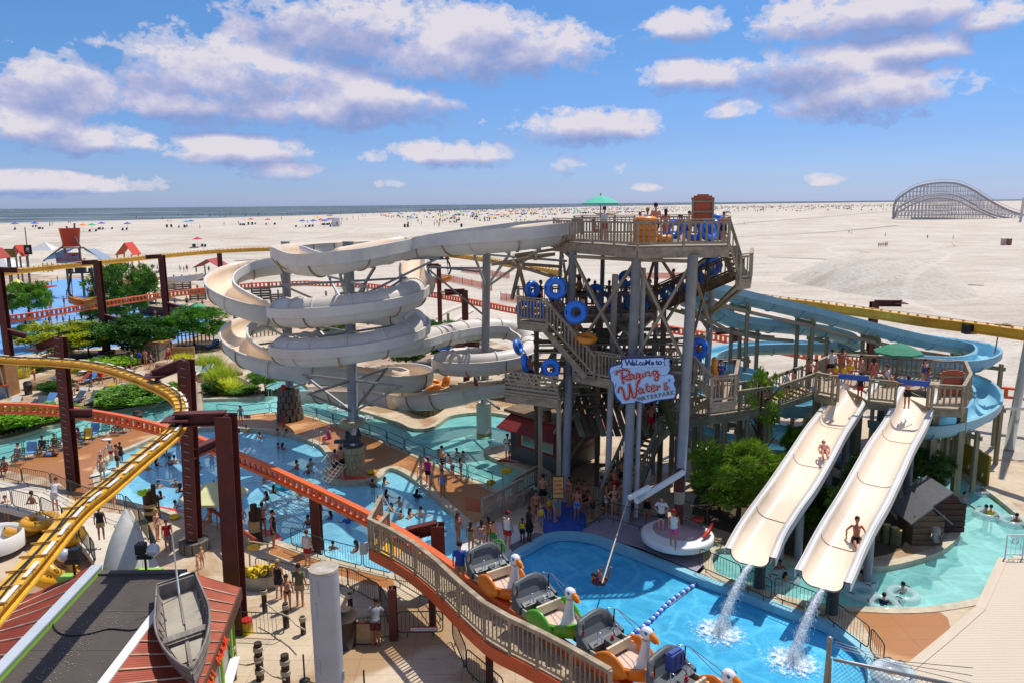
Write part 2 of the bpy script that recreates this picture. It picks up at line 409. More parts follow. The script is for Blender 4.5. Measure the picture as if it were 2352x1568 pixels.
KIDPOOL = smooth(poly([(60,772),(130,742),(220,730),(300,728),(340,740),(310,755),(230,762),(150,770),(90,782)]),3,True)
ISLE = smooth(poly([(105,0)] and [(-60,905),(60,885)]),1) if False else None
HOLES = [POOL,RIVER,PLUNGE,LAZY,KIDPOOL]
park = [G(x,y) for x,y in BOUND] + [V((45,5,0)),V((45,-20,0)),V((-45,-20,0)),V((-90,5,0))]
def concrete(name,c1,c2,wet=0.0,wetc='8a5f33'):
 m = bpy.data.materials.new(name); m.use_nodes = True; t = NT(m.node_tree); b = m.node_tree.nodes['Principled BSDF']
 o = t.n('ShaderNodeTexCoord').outputs['Object']
 c = t.ramp(t.noise(o,.35,6,.65),[(.3,hexc(c1)),(.7,hexc(c2))])
 c = t.mix(t.ramp(t.noise(o,4,5,.7),[(.5,0.0),(.8,.35)]),c,hexc('7d6c58'))
 w = t.noise(o,.16,5,.6,.8)
 f = t.ramp(w,[(.5 - wet * .3,0.0),(.58 - wet * .3,.8)])
 c = t.mix(f,c,hexc(wetc)); t.l(c,b.inputs['Base Color'])
 br = t.n('ShaderNodeTexBrick'); br.inputs['Scale'].default_value = .28; br.inputs['Mortar Size'].default_value = .004; br.offset = 0
 br.inputs['Color1'].default_value = br.inputs['Color2'].default_value = (1,1,1,1); br.inputs['Mortar'].default_value = (.72,.72,.72,1); t.l(o,br.inputs[0])
 c2_ = t.mix(1.0,c,br.outputs[0],'MULTIPLY'); t.l(c2_,b.inputs['Base Color'])
 t.l(t.mix(f,(.8,) * 3,(.3,) * 3),b.inputs['Roughness'])
 return m
CONC = concrete('pool_deck_concrete','b09b80','c9b79c',.12,'9c7a52')
WETC = concrete('wet_concrete','b8895a','cc9c68',.5,'9a5f28')
mb = MB(); mb.sheet([park] + HOLES,0); struct('pool_deck',mb,CONC)
# wet tan decks around the main pool
def overlay(name,pxs,m,z=.005,sm=3,holes=()):
 mb = MB(); mb.sheet([poly(pxs,0,sm)] if sm else [poly(pxs)],z); return struct(name,mb,m)
overlay('pool_walk',[(590,950),(640,949),(690,952),(753,971),(853,1004),(958,1049),(1073,1099),(1138,1127),(1130,1170),(1110,1215),(1092,1215),(1062,1189),(1017,1149),(960,1101),(924,1078),(900,1071),(882,1077),(870,1091),(838,1101),(778,1102),(756,1096),(760,1062),(754,1034),(727,1013),(650,990),(588,981),(528,977),(540,960)],WETC,.005)
overlay('pool_walk',[(30,1060),(125,1031),(200,1009),(350,974),(410,960),(460,953),(520,958),(515,977),(450,980),(398,987),(358,999),(308,1021),(262,1040),(232,1066),(222,1096),(236,1128),(200,1140),(100,1095),(20,1080)],WETC,.005)
overlay('pool_walk',[(1925,1396),(2030,1402),(2090,1402),(2150,1398),(2185,1450),(2070,1545),(2030,1520),(1975,1420)],WETC,.005,2)
overlay('pool_walk',[(650,1252),(740,1281),(845,1308),(900,1325),(890,1350),(780,1320),(620,1270)],WETC,.005,2)
RED = mat('red_pool_mat','c8402c',.4,var=.12,scale=1.5,dirt='d98a5a',dirt_amt=.4)
BLUEMAT = mat('blue_floor_mat','2c50a0',.6,var=.15)
overlay('red_floor_mat',[(745,1083),(752,1099),(778,1106),(838,1105),(842,1094),(790,1092),(768,1078),(752,1072)],RED,.012)
overlay('red_floor_mat',[(366,1166),(425,1180),(430,1172),(365,1161)],RED,.012,0)
overlay('red_floor_mat',[(600,1229),(645,1240),(636,1222),(604,1214)],RED,.012,2)
overlay('blue_floor',[(1226,1170),(1300,1150),(1345,1180),(1350,1225),(1300,1222),(1250,1226)],BLUEMAT,.012,0)
# pool shells and water
FLOORB = mat('pool_floor_blue','bfe8f0',.6,var=.06,scale=.4)
FLOORD = mat('plunge_floor_blue','4fb9e2',.6,var=.12,scale=.3)
FLOORG = mat('river_floor_green','b9e2da',.6,var=.10,scale=.3)
COPE = mat('pool_coping','b9ad93',.6,var=.15,scale=3,dirt='6d5f48',dirt_amt=.5)
RIM = mat('pool_rim_paint','b7dccb',.5,var=.1)
def water(name,col,alpha,bump=.05,scale=1.6,foam=.64,rough=.04):
 m = bpy.data.materials.new(name); m.use_nodes = True; t = NT(m.node_tree); b = m.node_tree.nodes['Principled BSDF']
 o = t.n('ShaderNodeTexCoord').outputs['Object']
 big = t.noise(o,.12,4,.6,.5); rip = t.noise(o,scale,6,.62,1.2); caustic_net = t.n('ShaderNodeTexVoronoi',feature='DISTANCE_TO_EDGE'); caustic_net.inputs['Scale'].default_value = 1.0
 dv = t.n('ShaderNodeMix',data_type='VECTOR'); dv.inputs[0].default_value = .35; t.l(o,dv.inputs[4]); nn = t.n('ShaderNodeTexNoise'); nn.inputs['Scale'].default_value = 1.3; t.l(o,nn.inputs[0]); t.l(nn.outputs[1],dv.inputs[5]); t.l(dv.outputs[1],caustic_net.inputs['Vector'])
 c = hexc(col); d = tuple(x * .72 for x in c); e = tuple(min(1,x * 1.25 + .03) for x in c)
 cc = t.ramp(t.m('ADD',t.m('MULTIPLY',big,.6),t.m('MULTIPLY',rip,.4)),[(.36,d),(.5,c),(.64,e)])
 cc = t.mix(t.ramp(caustic_net.outputs[0],[(.0,.28),(.09,0.0)]),cc,tuple(min(1,x * 1.5 + .12) for x in c))  # bright caustic net painted into the water colour
 fo = t.ramp(t.noise(o,.9,8,.75,1.5),[(foam,0.0),(foam + .1,.75)])
 cc = t.mix(fo,cc,(.78,.86,.88))
 t.l(cc,b.inputs['Base Color']); b.inputs['Roughness'].default_value = rough; b.inputs['IOR'].default_value = 1.33
 t.l(t.m('MAXIMUM',fo,alpha),b.inputs['Alpha'])
 bn = t.n('ShaderNodeBump'); bn.inputs['Distance'].default_value = bump
 h = t.m('ADD',t.noise(o,scale * 1.2,7,.62,1.0),t.m('MULTIPLY',t.noise(o,scale * .35,3,.5),1.5))
 t.l(h,bn.inputs['Height']); t.l(bn.outputs[0],b.inputs['Normal'])
 return m
def pool(name,loop,wmat,fmat,depth=1.1,wl=-.22,cope=.35,rim=None):
 mb = MB(); mb.sheet([loop],-depth); mb.wall(loop,-depth,0.0); o = struct('pool_basin',mb,fmat)
 mb = MB(); mb.sheet([loop],wl); struct(name,mb,wmat)
 # coping: a low band round the edge, 3 cm proud of the deck
 n = len(loop); area = sum(loop[i].x * loop[(i + 1) % n].y - loop[(i + 1) % n].x * loop[i].y for i in range(n)); sg = 1 if area > 0 else -1
 nr = []
 for i in range(n):
  d = (loop[(i + 1) % n] - loop[i - 1]).normalized(); nr.append(V((d.y,-d.x,0)) * sg)
 mb = MB(); vs = []
 for p,q in zip(loop,nr): vs += [p - q * .06 + V((0,0,-.3)),p - q * .06 + V((0,0,.03)),p + q * cope + V((0,0,.03)),p + q * cope + V((0,0,-.02))]
 mb.add(vs,[(i * 4 + k,i * 4 + k + 1,(i + 1) % n * 4 + k + 1,(i + 1) % n * 4 + k) for i in range(n) for k in range(3)])
 struct('pool_coping',mb,rim or COPE)
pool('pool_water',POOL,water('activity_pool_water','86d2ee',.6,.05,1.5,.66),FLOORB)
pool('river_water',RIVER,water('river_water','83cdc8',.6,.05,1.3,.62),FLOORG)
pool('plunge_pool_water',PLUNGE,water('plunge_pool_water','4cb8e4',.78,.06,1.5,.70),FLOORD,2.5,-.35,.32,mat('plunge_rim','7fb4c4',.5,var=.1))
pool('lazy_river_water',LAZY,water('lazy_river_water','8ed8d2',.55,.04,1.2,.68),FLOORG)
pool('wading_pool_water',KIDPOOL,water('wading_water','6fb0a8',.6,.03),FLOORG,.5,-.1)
# kids' splash area: blue floor
LB = mat('splash_floor_blue','6fa4d8',.35,var=.15,scale=.5)
overlay('splash_floor',[(0,700),(90,690),(260,690),(400,715),(480,740),(470,770),(330,780),(200,790),(60,800),(-80,800),(-150,740)],LB,.004,3) if False else None
mb = MB(); mb.sheet([smooth(poly([(-80,740),(40,705),(90,655),(180,640),(260,665),(330,690),(420,700),(480,730),(460,765),(380,790),(200,800),(40,815),(-100,810)]),3,True),KIDPOOL],.006); struct('splash_floor',mb,LB)
# wheel tracks pressed into the sand
TRK = mat('sand_track','d5cbbb',.95,var=.08,scale=2); TRD = mat('dark_rut_line','a89c8d',.95,var=.15,scale=1)  # pale wheel tracks and darker rut lines, each one flat colour
def trackline(pxs,w,m,z=.25):
 pts = resample(smooth([G(x,y,0) for x,y in pxs],8),1.5); mb = MB(); vs = []
 for p,t_,r,u in frames(pts): vs += [p - r * w / 2 + V((0,0,z + zb(p.x,p.y))),p + r * w / 2 + V((0,0,z + zb(p.x,p.y)))]
 mb.add(vs,[(2 * i,2 * i + 1,2 * i + 3,2 * i + 2) for i in range(len(pts) - 1)]); struct('sand_track',mb,m)
for dy in (0,4.5):
 for L in ([(1945,600),(1990,590),(1992,578),(1975,574),(2040,570)],[(1960,600),(2000,588),(2110,575),(2185,565),(2188,557)],[(1000,770),(1010,725),(1060,702)],[(1030,785),(1035,745),(1085,712)],[(1640,690),(1720,712),(1800,735)]): trackline([(x + dy * .8,y + dy * .45) for x,y in L],.24,TRK)
for L in ([(1600,530),(1740,520),(1900,512),(2050,503)],[(1680,545),(1900,535),(2060,524)],[(1560,494),(1740,491),(2040,481)],[(1700,500),(1900,494)],[(700,536),(1000,528),(1240,522)],[(2176,652),(2260,655)],[(540,606),(640,602)],[(1764,590),(1900,596),(1935,601)]): trackline(L,1.3,TRD)
# ================================================================ shared structure helpers
CUBE = MB().box((0,0,0),(1,1,1))
WOOD = mat('weathered_wood','9a8b74',.8,var=.35,scale=2.5,bump=.01,bscale=14,dirt='5a5042',dirt_amt=.45)
WOODD = mat('dark_wet_wood','6e5c45',.8,var=.35,scale=2.0,bump=.01,bscale=12,dirt='3d362b',dirt_amt=.5)
WOODG = mat('greenish_timber','8c866d',.85,var=.3,scale=2.5,bump=.01,bscale=10,dirt='4c4a34',dirt_amt=.6)
WOODL = mat('pale_deck_wood','a3917a',.8,var=.28,scale=3,bump=.008,bscale=16,dirt='77664f',dirt_amt=.5)
STEEL = mat('grey_painted_steel','8d9095',.5,.2,var=.12,scale=1.5,dirt='6f6a62',dirt_amt=.35)
GALV = mat('galvanised_steel','8f9092',.45,.5,var=.15,scale=3,dirt='6b5a48',dirt_amt=.4)
MAROON = mat('maroon_steel','5c2822',.55,.1,var=.2,scale=1.5,bump=.003,dirt='2f1513',dirt_amt=.5)
YELLOW = mat('yellow_track_paint','e8b23c',.4,.1,var=.1,scale=2,dirt='8e5c14',dirt_amt=.45)
ORANGE = mat('orange_track_paint','dd6634',.45,.1,var=.1,scale=2,dirt='a5452a',dirt_amt=.3)
BLACK = mat('black_paint','1b1c1e',.45,var=.2)
GREENB = mat('dark_green_barrier','2c4038',.4,.3,var=.15)
WHITE = mat('white_paint','d8d8d4',.5,var=.06,scale=2,dirt='a8a49a',dirt_amt=.3)
DGREY = mat('dark_grey','3a3c3e',.6,var=.2)
RUST = mat('rusty_corrugated','96422a',.65,.1,var=.25,scale=1.2,stretch=(1,1,1),bump=.004,dirt='c97e58',dirt_amt=.5)
UNITCUBE = {}
def ucube(m):
 if m.name not in UNITCUBE:
  me = CUBE.mesh('plain_block',m); UNITCUBE[m.name] = me
 return UNITCUBE[m.name]
def stick(name,a,b,w,h,m,parent=None,up=None):   # a block from a to b as its own object, mesh shared
 a,b = V(a),V(b); t = b - a; L = t.length; t.normalize()
 up = V(up) if up else (V((0,0,1)) if abs(t.z) < .95 else V((0,1,0)))
 r = t.cross(up).normalized(); u = r.cross(t).normalized()
 o = link(name,ucube(m),parent); mm = Matrix((r,t,u)).transposed().to_4x4()
 o.matrix_local = Matrix.Translation((a + b) / 2) @ mm @ Matrix.Diagonal((w,L,h,1))
 return o
RN = [0]
def railing(parent,pts,h=1.05,step=.22,m=None,single=False,post=1.9,name='railing',foot=.12,bal=.05,top=.15):
 m = m or WOOD; mb = MB(); bm_ = MB(); out = []; RN[0] += 1; e_ = (RN[0] % 9) * .0037; h += e_; top += e_ * .7; foot += e_
 pts = rel(parent,pts) if parent is not None else [V(p) for p in pts]
 up = V((0,0,1))
 for a,b in zip(pts,pts[1:]):
  mb.bar(a + up * h,b + up * h,top,.05); mb.bar(a + up * (h - .12),b + up * (h - .12),.05,.09); mb.bar(a + up * foot,b + up * foot,.05,.1)
  L = (V((b.x,b.y,0)) - V((a.x,a.y,0))).length; n = max(1,int(L / step))
  for i in range(1,n):
   q = a.lerp(b,i / n); out.append((q + up * (foot - .05),q + up * (h - .08)))
  k = max(1,round(L / post))
  for i in range(k): q = a.lerp(b,i / k); mb.box(q + up * (h / 2 - .12),(.1 + e_,.1 + e_,h + .2))
 mb.box(pts[-1] + up * (h / 2 - .12),(.103 + e_,.103 + e_,h + .205))
 r = mb.build(name,m,parent)
 if single:
  for a,b in out: stick('baluster',a,b,bal,bal,m,r)
 else:
  for a,b in out: bm_.box((a + b) / 2,(bal,bal,(b - a).length))
  if out: bm_.build('baluster_row',m,r,kind='stuff')
 return r
def deck(parent,poly_,z,m=None,th=.12,name='deck_floor',joist=None,fascia=None):
 mb = MB(); p = [(q.x - parent.location.x,q.y - parent.location.y) for q in poly_]; mb.prism(p,z - th,z); o = mb.build(name,m or WOODL,parent)
 mf = MB(); n = len(p)
 for i in range(n):
  a,b = p[i],p[(i + 1) % n]; mf.bar((a[0],a[1],z - .28),(b[0],b[1],z - .28),.08,.34)
 if joist:
  xs_ = [q[0] for q in p]; ys_ = [q[1] for q in p]
  k = int((max(xs_) - min(xs_)) / joist)
  for i in range(1,k):
   x = min(xs_) + i * joist; cr = []
   for j in range(n):
    (x0,y0),(x1,y1) = p[j],p[(j + 1) % n]
    if (x0 - x) * (x1 - x) < 0: cr.append(y0 + (y1 - y0) * (x - x0) / (x1 - x0))
   if len(cr) >= 2: mf.bar((x,min(cr),z - .26),(x,max(cr),z - .26),.06,.25)
 mf.build('joist_frame',fascia or m or WOOD,parent); return o
def stair(parent,a,b,width,m=None,n=None,nose=None,side=None):
 # a: lower middle, b: upper middle (floor points)
 a,b = rel(parent,[a,b]); d = b - a; hv = V((d.x,d.y,0)); r = V((hv.y,-hv.x,0)).normalized(); n = n or max(3,int(abs(d.z) / .19))
 mb = MB()
 for s in (-1,1): mb.bar(a + r * s * width / 2 + V((0,0,-.12)),b + r * s * width / 2 + V((0,0,-.12)),.07,.32)
 mb.build('stringer',m or WOOD,parent)
 for i in range(n):
  q = a.lerp(b,(i + .5) / n); t = hv.normalized() * .15
  o = stick('tread',q - r * width / 2,q + r * width / 2,.3,.05,WOODL,parent)
  if nose: stick('tread_nosing',q - r * width / 2 - t + V((0,0,.03)),q + r * width / 2 - t + V((0,0,.03)),.07,.02,nose,parent)
def column(name,label,xt,yt,xb,yb,r,m=None,ped=None,cap=True,cat='column',Y=None,group=None):
 b = G(xb,yb) if Y is None else P(xb,yb,Y); t = P(xt,yt,b.y)
 o = thing(name,label,cat,b,group=group); d = t - b
 mb = MB().tube([V((0,0,-.2)),d],r,20,cap=True)
 for f in (.25,.5,.75): mb.tube([d * f,d * f + d.normalized() * .06],r * 1.012,20)
 mb.build('shaft',m or STEEL,o)
 if cap: MB().tube([d - d.normalized() * .02,d + d.normalized() * .03],r * 1.06,20).build('cap',m or STEEL,o)
 return o,b,t
NOSE = mat('yellow_stair_nosing','d8b21c',.6,var=.15)
# ---------------------------------------------------------------- water slides
def uprof(w,h,t=.05,lip=.12,rad=None,n=10,asym=0.0):
 # half width w, straight wall h above a rounded bottom of radius rad
 rad = rad or w; flat = w - rad; ins = []
 ins.append((-w,h + asym))
 for i in range(n + 1):
  a = math.pi + math.pi / 2 * i / n; ins.append((-flat + rad * math.cos(a),rad * math.sin(a)))
 for i in range(n + 1):
  a = 1.5 * math.pi + math.pi / 2 * i / n; ins.append((flat + rad * math.cos(a),rad * math.sin(a)))
 ins.append((w,h));
 # outside
 outs = [(w + lip,h),(w + lip,h - .06),(w + t,h - .08)]
 for i in range(n + 1):
  a = 2 * math.pi - math.pi / 2 * i / n; outs.append((flat + (rad + t) * math.cos(a),(rad + t) * math.sin(a)))
 for i in range(n + 1):
  a = 1.5 * math.pi - math.pi / 2 * i / n; outs.append((-flat + (rad + t) * math.cos(a),(rad + t) * math.sin(a)))
 outs += [(-w - t,h + asym - .08),(-w - lip,h + asym - .06),(-w - lip,h + asym)]
 return ins,outs
def chute(root,pts,w=.75,h=.35,rad=None,inner=None,outer=None,step=.45,rib=2.2,t=.05,lip=.12,cover=None,skirt=None,flare=None,name='chute',skh=.62):
 path = resample(rel(root,pts),step); fr = frames(path); ins,outs = uprof(w,h,t,lip,rad)
 ni,no = len(ins),len(outs); allp = ins + outs; n = ni + no
 mb = MB(); vs = []
 for i,(p,tt,r,u) in enumerate(fr):
  for (a,b) in allp: vs.append(p + r * a + u * (b + (rad or w)))
 for k in range(n):
  mb.cur = 0 if k < ni - 1 else 1
  fs = [(i * n + k,i * n + (k + 1) % n,(i + 1) * n + (k + 1) % n,(i + 1) * n + k) for i in range(len(fr) - 1)]
  mb.add([],[],True)
  for f in fs: mb.f.append(f); mb.sm.append(True); mb.mi.append(mb.cur)
 mb.v = [tuple(v) for v in vs]
 o = mb.build(name,[inner,outer],root)
 # outer band (the flat vertical face of the moulding)
 if skirt:
  for s in skirt:
   mb2 = MB(); pr = [(s * (w + lip),h),(s * (w + lip + .03),h),(s * (w + lip + .03),h - skh),(s * (w + lip),h - skh)]
   pr = [(a,b + (rad or w)) for a,b in pr]
   if s < 0: pr = pr[::-1]
   sweep(mb2,path,pr,smooth_=False); mb2.build('side_panel',outer,o)
 if rib:
  L = sum((b - a).length for a,b in zip(path,path[1:])); nr = max(1,int(L / rib)); k = 0; acc = 0; nxt = rib / 2
  for i in range(len(path) - 1):
   acc += (path[i + 1] - path[i]).length
   if acc >= nxt:
    nxt += rib; p,tt,r,u = fr[i]; mr = MB()
    ob = [(a * 1.0,b) for a,b in outs[2:-2]]
    va = []
    for d in (-.03,.03):
     for sc in (1.0,1.0):
      pass
     va += [p + tt * d + r * a + u * (b + (rad or w)) for a,b in ob] + [p + tt * d + r * a * 1.09 + u * (b * 1.09 + (rad or w)) for a,b in ob]
    q = len(ob); ff = []
    for j in range(q - 1):
     ff += [(j,j + 1,q + j + 1,q + j),(2 * q + j + 1,2 * q + j,3 * q + j,3 * q + j + 1),(q + j,q + j + 1,3 * q + j + 1,3 * q + j)]
    mr.add(va,ff); mr.build('flange',FLG if outer is SLIDEW and len(o.children) % 3 else outer,o)
 if cover:
  n0 = int(cover[0] * (len(path) - 1)); n1 = int(cover[1] * (len(path) - 1)); cf = fr[n0:n1 + 1]; K = 12
  mb = MB(); vs = []
  for (p,tt,r,u) in cf:
   for rr in (w * .97,w * .91):
    for i in range(K + 1):
     a = math.pi * i / K; vs.append(p + r * rr * math.cos(a) + u * ((rad or w) + h * .35 + rr * math.sin(a)))
  M2 = 2 * (K + 1); fs = []
  for i in range(len(cf) - 1):
   for j in range(K):
    fs.append((i * M2 + j,(i + 1) * M2 + j,(i + 1) * M2 + j + 1,i * M2 + j + 1))
    fs.append((i * M2 + K + 1 + j + 1,(i + 1) * M2 + K + 2 + j,(i + 1) * M2 + K + 1 + j,i * M2 + K + 1 + j))
  mb.add(vs,fs,True); cv = mb.build('tube_cover',cover[2],root)
  acc = 0; nxt = 0
  for i in range(len(cf) - 1):
   acc += (cf[i + 1][0] - cf[i][0]).length
   if acc >= nxt:
    nxt += 1.7; p,tt,r,u = cf[i]
    ring = [p + r * (w * .97) * math.cos(math.pi * j / 14) + u * ((rad or w) + h * .35 + w * .97 * math.sin(math.pi * j / 14)) for j in range(15)]
    MB().tube(ring,.075,6).build('rib',cover[2],cv)
 return path,fr
FLG = mat('stained_flange','9c8466',.6,var=.3,scale=3,dirt='6b4526',dirt_amt=.5)
CREAM = mat('cream_gelcoat','e3cdb0',.35,var=.10,scale=.7,dirt='e2cdb0',dirt_amt=.6,coat=.3)
SLIDEW = mat('weathered_white_fibreglass','d0cdc4',.45,var=.08,scale=.8,dirt='8f7352',dirt_amt=.28)
TUBEW = mat('tube_cover_fibreglass','cfc7bc',.45,var=.10,scale=.6,dirt='8b6f50',dirt_amt=.38)
BLUEI = mat('light_blue_gelcoat','93cbdd',.25,var=.12,scale=.6,coat=.3)
BLUEO = mat('faded_blue_fibreglass','86b3c2',.45,var=.14,scale=.8,dirt='5f929c',dirt_amt=.4)
# concrete-and-steel slide columns
def px3(L): return [P(*q) for q in L]
c1,c1b,c1t = column('slide_column','grey steel column through the coiled white slide, rising from a stone drum in the main pool',799,556,815,1085,.30)
PL = mat('pedestal_stone','a99a76',.8,var=.25,scale=1.5,bump=.01,dirt='b0762f',dirt_amt=.5)
for i in range(4):                                  # stone drum: rows of upright blocks
 for j in range(14):
  a0 = 2 * math.pi * (j + .5 * (i % 2)) / 14; mb = MB(); g = .02
  aa,ab = a0 + .018,a0 + 2 * math.pi / 14 - .018; z0,z1 = i * .42 + .01,(i + 1) * .42 - .01; ro = .60 + .012 * ((i * 7 + j * 3) % 3)
  vs = [((rr) * math.cos(a),(rr) * math.sin(a),z) for z in (z0,z1) for a in (aa,ab) for rr in (.3,ro)]
  mb.add(vs,[(0,2,3,1),(4,5,7,6),(1,3,7,5),(2,0,4,6),(0,1,5,4),(3,2,6,7)]); mb.build('stone_block',PL,c1)
MB().lathe([(0,1.7),(.56,1.7),(.6,1.72),(.6,1.76),(0,1.76)],(0,0,0),20).build('drum_top',DGREY,c1)
MB().box((0,0,2.15),(.8,.6,.5)).box((-.7,-.2,2.0),(.7,.35,.16)).tube([(-.35,-.1,2.3),(.4,.1,2.5)],.28,8).build('drive_box',DGREY,c1)
MB().lathe([(.3,2.9),(.66,2.9),(.7,2.95),(.7,3.22),(.66,3.27),(.3,3.27)],(0,0,0),24).build('spill_ring',mat('spill_ring','9a8f70',.5,var=.2),c1)
c2,c2b,c2t = column('slide_column','grey steel column at far left of the white slides, on a broad dark stone foot',655,556,667,962,.30)
for i in range(5):
 for j in range(12):
  a = 2 * math.pi * (j + .5 * (i % 2)) / 12; r0 = .78 - i * .05
  MB().box((math.cos(a) * r0,math.sin(a) * r0,.25 + i * .48),(.36,.34,.46),a).build('stone_block',mat('dark_foot_stone','6b655b',.85,var=.3,scale=1.2,bump=.01),c2)
MB().tube([(0,0,0),(0,0,2.5)],[.7,.5],12).build('foot_core',DGREY,c2)
MB().ball((-.15,-.72,2.6),.2,8,(1,.5,1.2)).build('red_buoy',mat('red_plastic','b02a20',.4),c2)
c3,c3b,c3t = column('slide_column','grey steel column standing in the river through the small white coil',1118,575,1112,990,.27)
MB().tube([(0,0,-1),(0,0,2.05)],.52,24).build('white_pier',mat('pier_white','cfcdc2',.5,var=.06,dirt='b9b07a',dirt_amt=.4),c3)
MB().tube([(0,0,-.25),(0,0,-.05)],.535,24).build('algae_band',mat('algae','b5a53a',.7),c3)
def helix(c,r,a0,turns,z0,z1,n=None,sq=1.0):
 n = n or int(abs(turns) * 20) + 1
 return [V((c.x + r * math.cos(a0 + 2 * math.pi * turns * i / n),c.y + sq * r * math.sin(a0 + 2 * math.pi * turns * i / n),z0 + (z1 - z0) * i / n)) for i in range(n + 1)]
# slide one: tower -> front run -> hairpin -> back -> flume -> covered coil -> small coil -> splash
s1 = thing('white_water_slide','weathered white slide winding from the tower into a covered coil with brown seams','water slide',c1b)
run = px3([(1300,545,40),(1240,550,38.9),(1170,560,38.2),(1090,572,39.6),(1010,585,42),(935,592,42.3),(860,598,40),(780,604,38.2),(710,604,39),(668,600,42),(658,590,44.5),(672,582,47),(720,585,50),(800,592,53),(880,592,56),(945,598,58)])
zs = [13.45,13.35,13.2,13.0,12.75,12.6,12.4,12.2,12.0,12.15,12.1,12.05,12.0,11.95,11.85,11.75]
for p,z in zip(run,zs): p.z = z
r1 = smooth(run,6)
chute(s1,r1,.74,.40,None,CREAM,SLIDEW,skirt=(-1,),rib=2.3)
HX = 3.75
cc = V((c1b.x + .1,c1b.y + .3,0))
fl = [P(950,594,58.5),P(955,600,57),P(953,640,51.5),P(950,680,47)];
for p,z in zip(fl,(11.65,11.55,10.95,10.35)): p.z = z
hx = helix(cc,HX,.12,-1.72,9.95,6.3,sq=1.0)
chute(s1,smooth(fl + [hx[0] + V((.25,1.6,.05))],6),.74,.40,None,CREAM,SLIDEW,rib=2.6,name='straight_flume')
chute(s1,hx,.70,.34,None,CREAM,SLIDEW,skh=.5,skirt=(-1,),rib=2.2,name='coil',cover=(0.02,1.0,TUBEW))
cc2 = V((c3b.x + .25,c3b.y,0)); HX2 = 3.0
lk = [hx[-1],P(935,735,46.6),P(1010,740,49.5),P(1090,750,52.8),P(1160,770,54.5),P(1205,800,53.6)]
for p,z in zip(lk,(6.3,6.3,6.3,6.15,5.9,5.5)): p.z = z
h2 = helix(cc2,HX2,0.35,-1.33,5.15,3.1)
chute(s1,smooth(lk + [h2[0] + V((.2,.8,.05))],6),.66,.32,None,CREAM,SLIDEW,skh=.48,skirt=(-1,1),rib=2.2,name='link_tube',cover=(0.0,1.0,TUBEW))
chute(s1,h2,.66,.32,None,CREAM,SLIDEW,skh=.48,skirt=(-1,),rib=2.0,name='small_coil',cover=(0.0,.9,TUBEW))
ex = [h2[-1],P(1050,935,47.9),P(1000,943,48.6),P(940,930,50.5),P(860,910,54),P(760,890,57),P(690,880,59)]
for p,z in zip(ex[1:],(2.75,2.3,1.8,1.2,.6,.1)): p.z = z
chute(s1,smooth([ex[0]] + ex[1:],6),.78,.34,None,CREAM,SLIDEW,rib=2.0,name='exit_flume')
# slide two: tower back -> big left loop -> lower left loop -> round bowl -> river
s2 = thing('white_water_slide','open cream and white slide looping far to the left behind the covered coil','water slide',c2b)
q2 = [(1290,540,44,13.4),(1200,540,44,13.3),(1110,545,44.5,13.0),(1020,552,46,12.6),(940,560,48,12.2),(850,580,50.5,11.6),(750,600,53,11.1),(645,615,55,10.7),(565,630,54.5,10.35),(516,655,52,9.95),(506,685,49,9.5),(543,705,46.5,9.0),(610,722,46,8.4),(690,738,48,7.9),(745,750,51.5,7.4),(725,752,55,6.9),(650,758,56.5,6.6),(575,772,55,6.3),(540,796,52,6.0),(552,822,48.5,5.65),(610,842,46.5,5.2),(700,865,46.5,4.7),(790,880,47.5,4.2),(870,888,47.8,3.8),(935,880,48.5,3.5),(968,862,51,3.2),(935,845,54,2.9),(880,846,55,2.6),(840,860,54,2.3),(850,880,51.5,2.05),(905,898,50.2,1.9)]
pts2 = [V((P(x,y,Y).x,Y,z)) for x,y,Y,z in q2]
chute(s2,smooth(pts2,7),.80,.42,None,CREAM,SLIDEW,skh=.56,skirt=(-1,),rib=2.4)
# steel arms and braces that hold the slides
def truss(root,segs,w=.12,m=None,name='brace'):
 for a,b in segs: stick(name,*rel(root,[a,b]),w,w,m or GALV,root)
C1 = lambda z: c1b.lerp(c1t,z / c1t.z); C2 = lambda z: c2b.lerp(c2t,z / c2t.z); C3 = lambda z: c3b.lerp(c3t,z / c3t.z)
tr = thing('slide_support_frame','galvanised arms and diagonal braces bolted to the white slide columns','steel frame',c1b)
segs = []
for z,a in ((11.3,0),(8.4,1),(5.6,2)):
 for k in range(4):
  an = .5 + k * math.pi / 2 + a * .3; e = V((c1b.x + 3.6 * math.cos(an),c1b.y + 3.6 * math.sin(an),z))
  segs += [(C1(z),e),(C1(z - 1.9),e - V((.25 * math.cos(an),.25 * math.sin(an),.1)))]
for (x,y,Y,z) in [q2[7],q2[9],q2[11],q2[12],q2[16],q2[18],q2[20],q2[21]]:
 e = V((P(x,y,Y).x,Y,z - .1)); segs += [(C2(z - .1),e),(C2(max(1.5,z - 2.3)),e)]
for p in (run[6],run[7],run[4]): segs += [(C1(min(12.4,p.z - .1)),p - V((0,0,.1))),(C1(p.z - 2.6),p - V((0,0,.1)))]
for p in (run[1],run[2],run[3]): segs += [(C3(13.0),p - V((0,0,.1))),(C3(10.0),p - V((0,0,.15)))]
segs += [(C3(12.2),P(1300,600,42)),(C3(11.3),P(980,615,50)),(C3(11.0),P(990,612,50)),(C3(8.0),P(985,620,50))]
for k in range(4):
 an = .3 + k * 1.57; e = V((cc2.x + HX2 * math.cos(an),cc2.y + HX2 * math.sin(an),3.6 - k * .4)); segs += [(C3(3.6 - k * .4),e)]
truss(tr,segs)
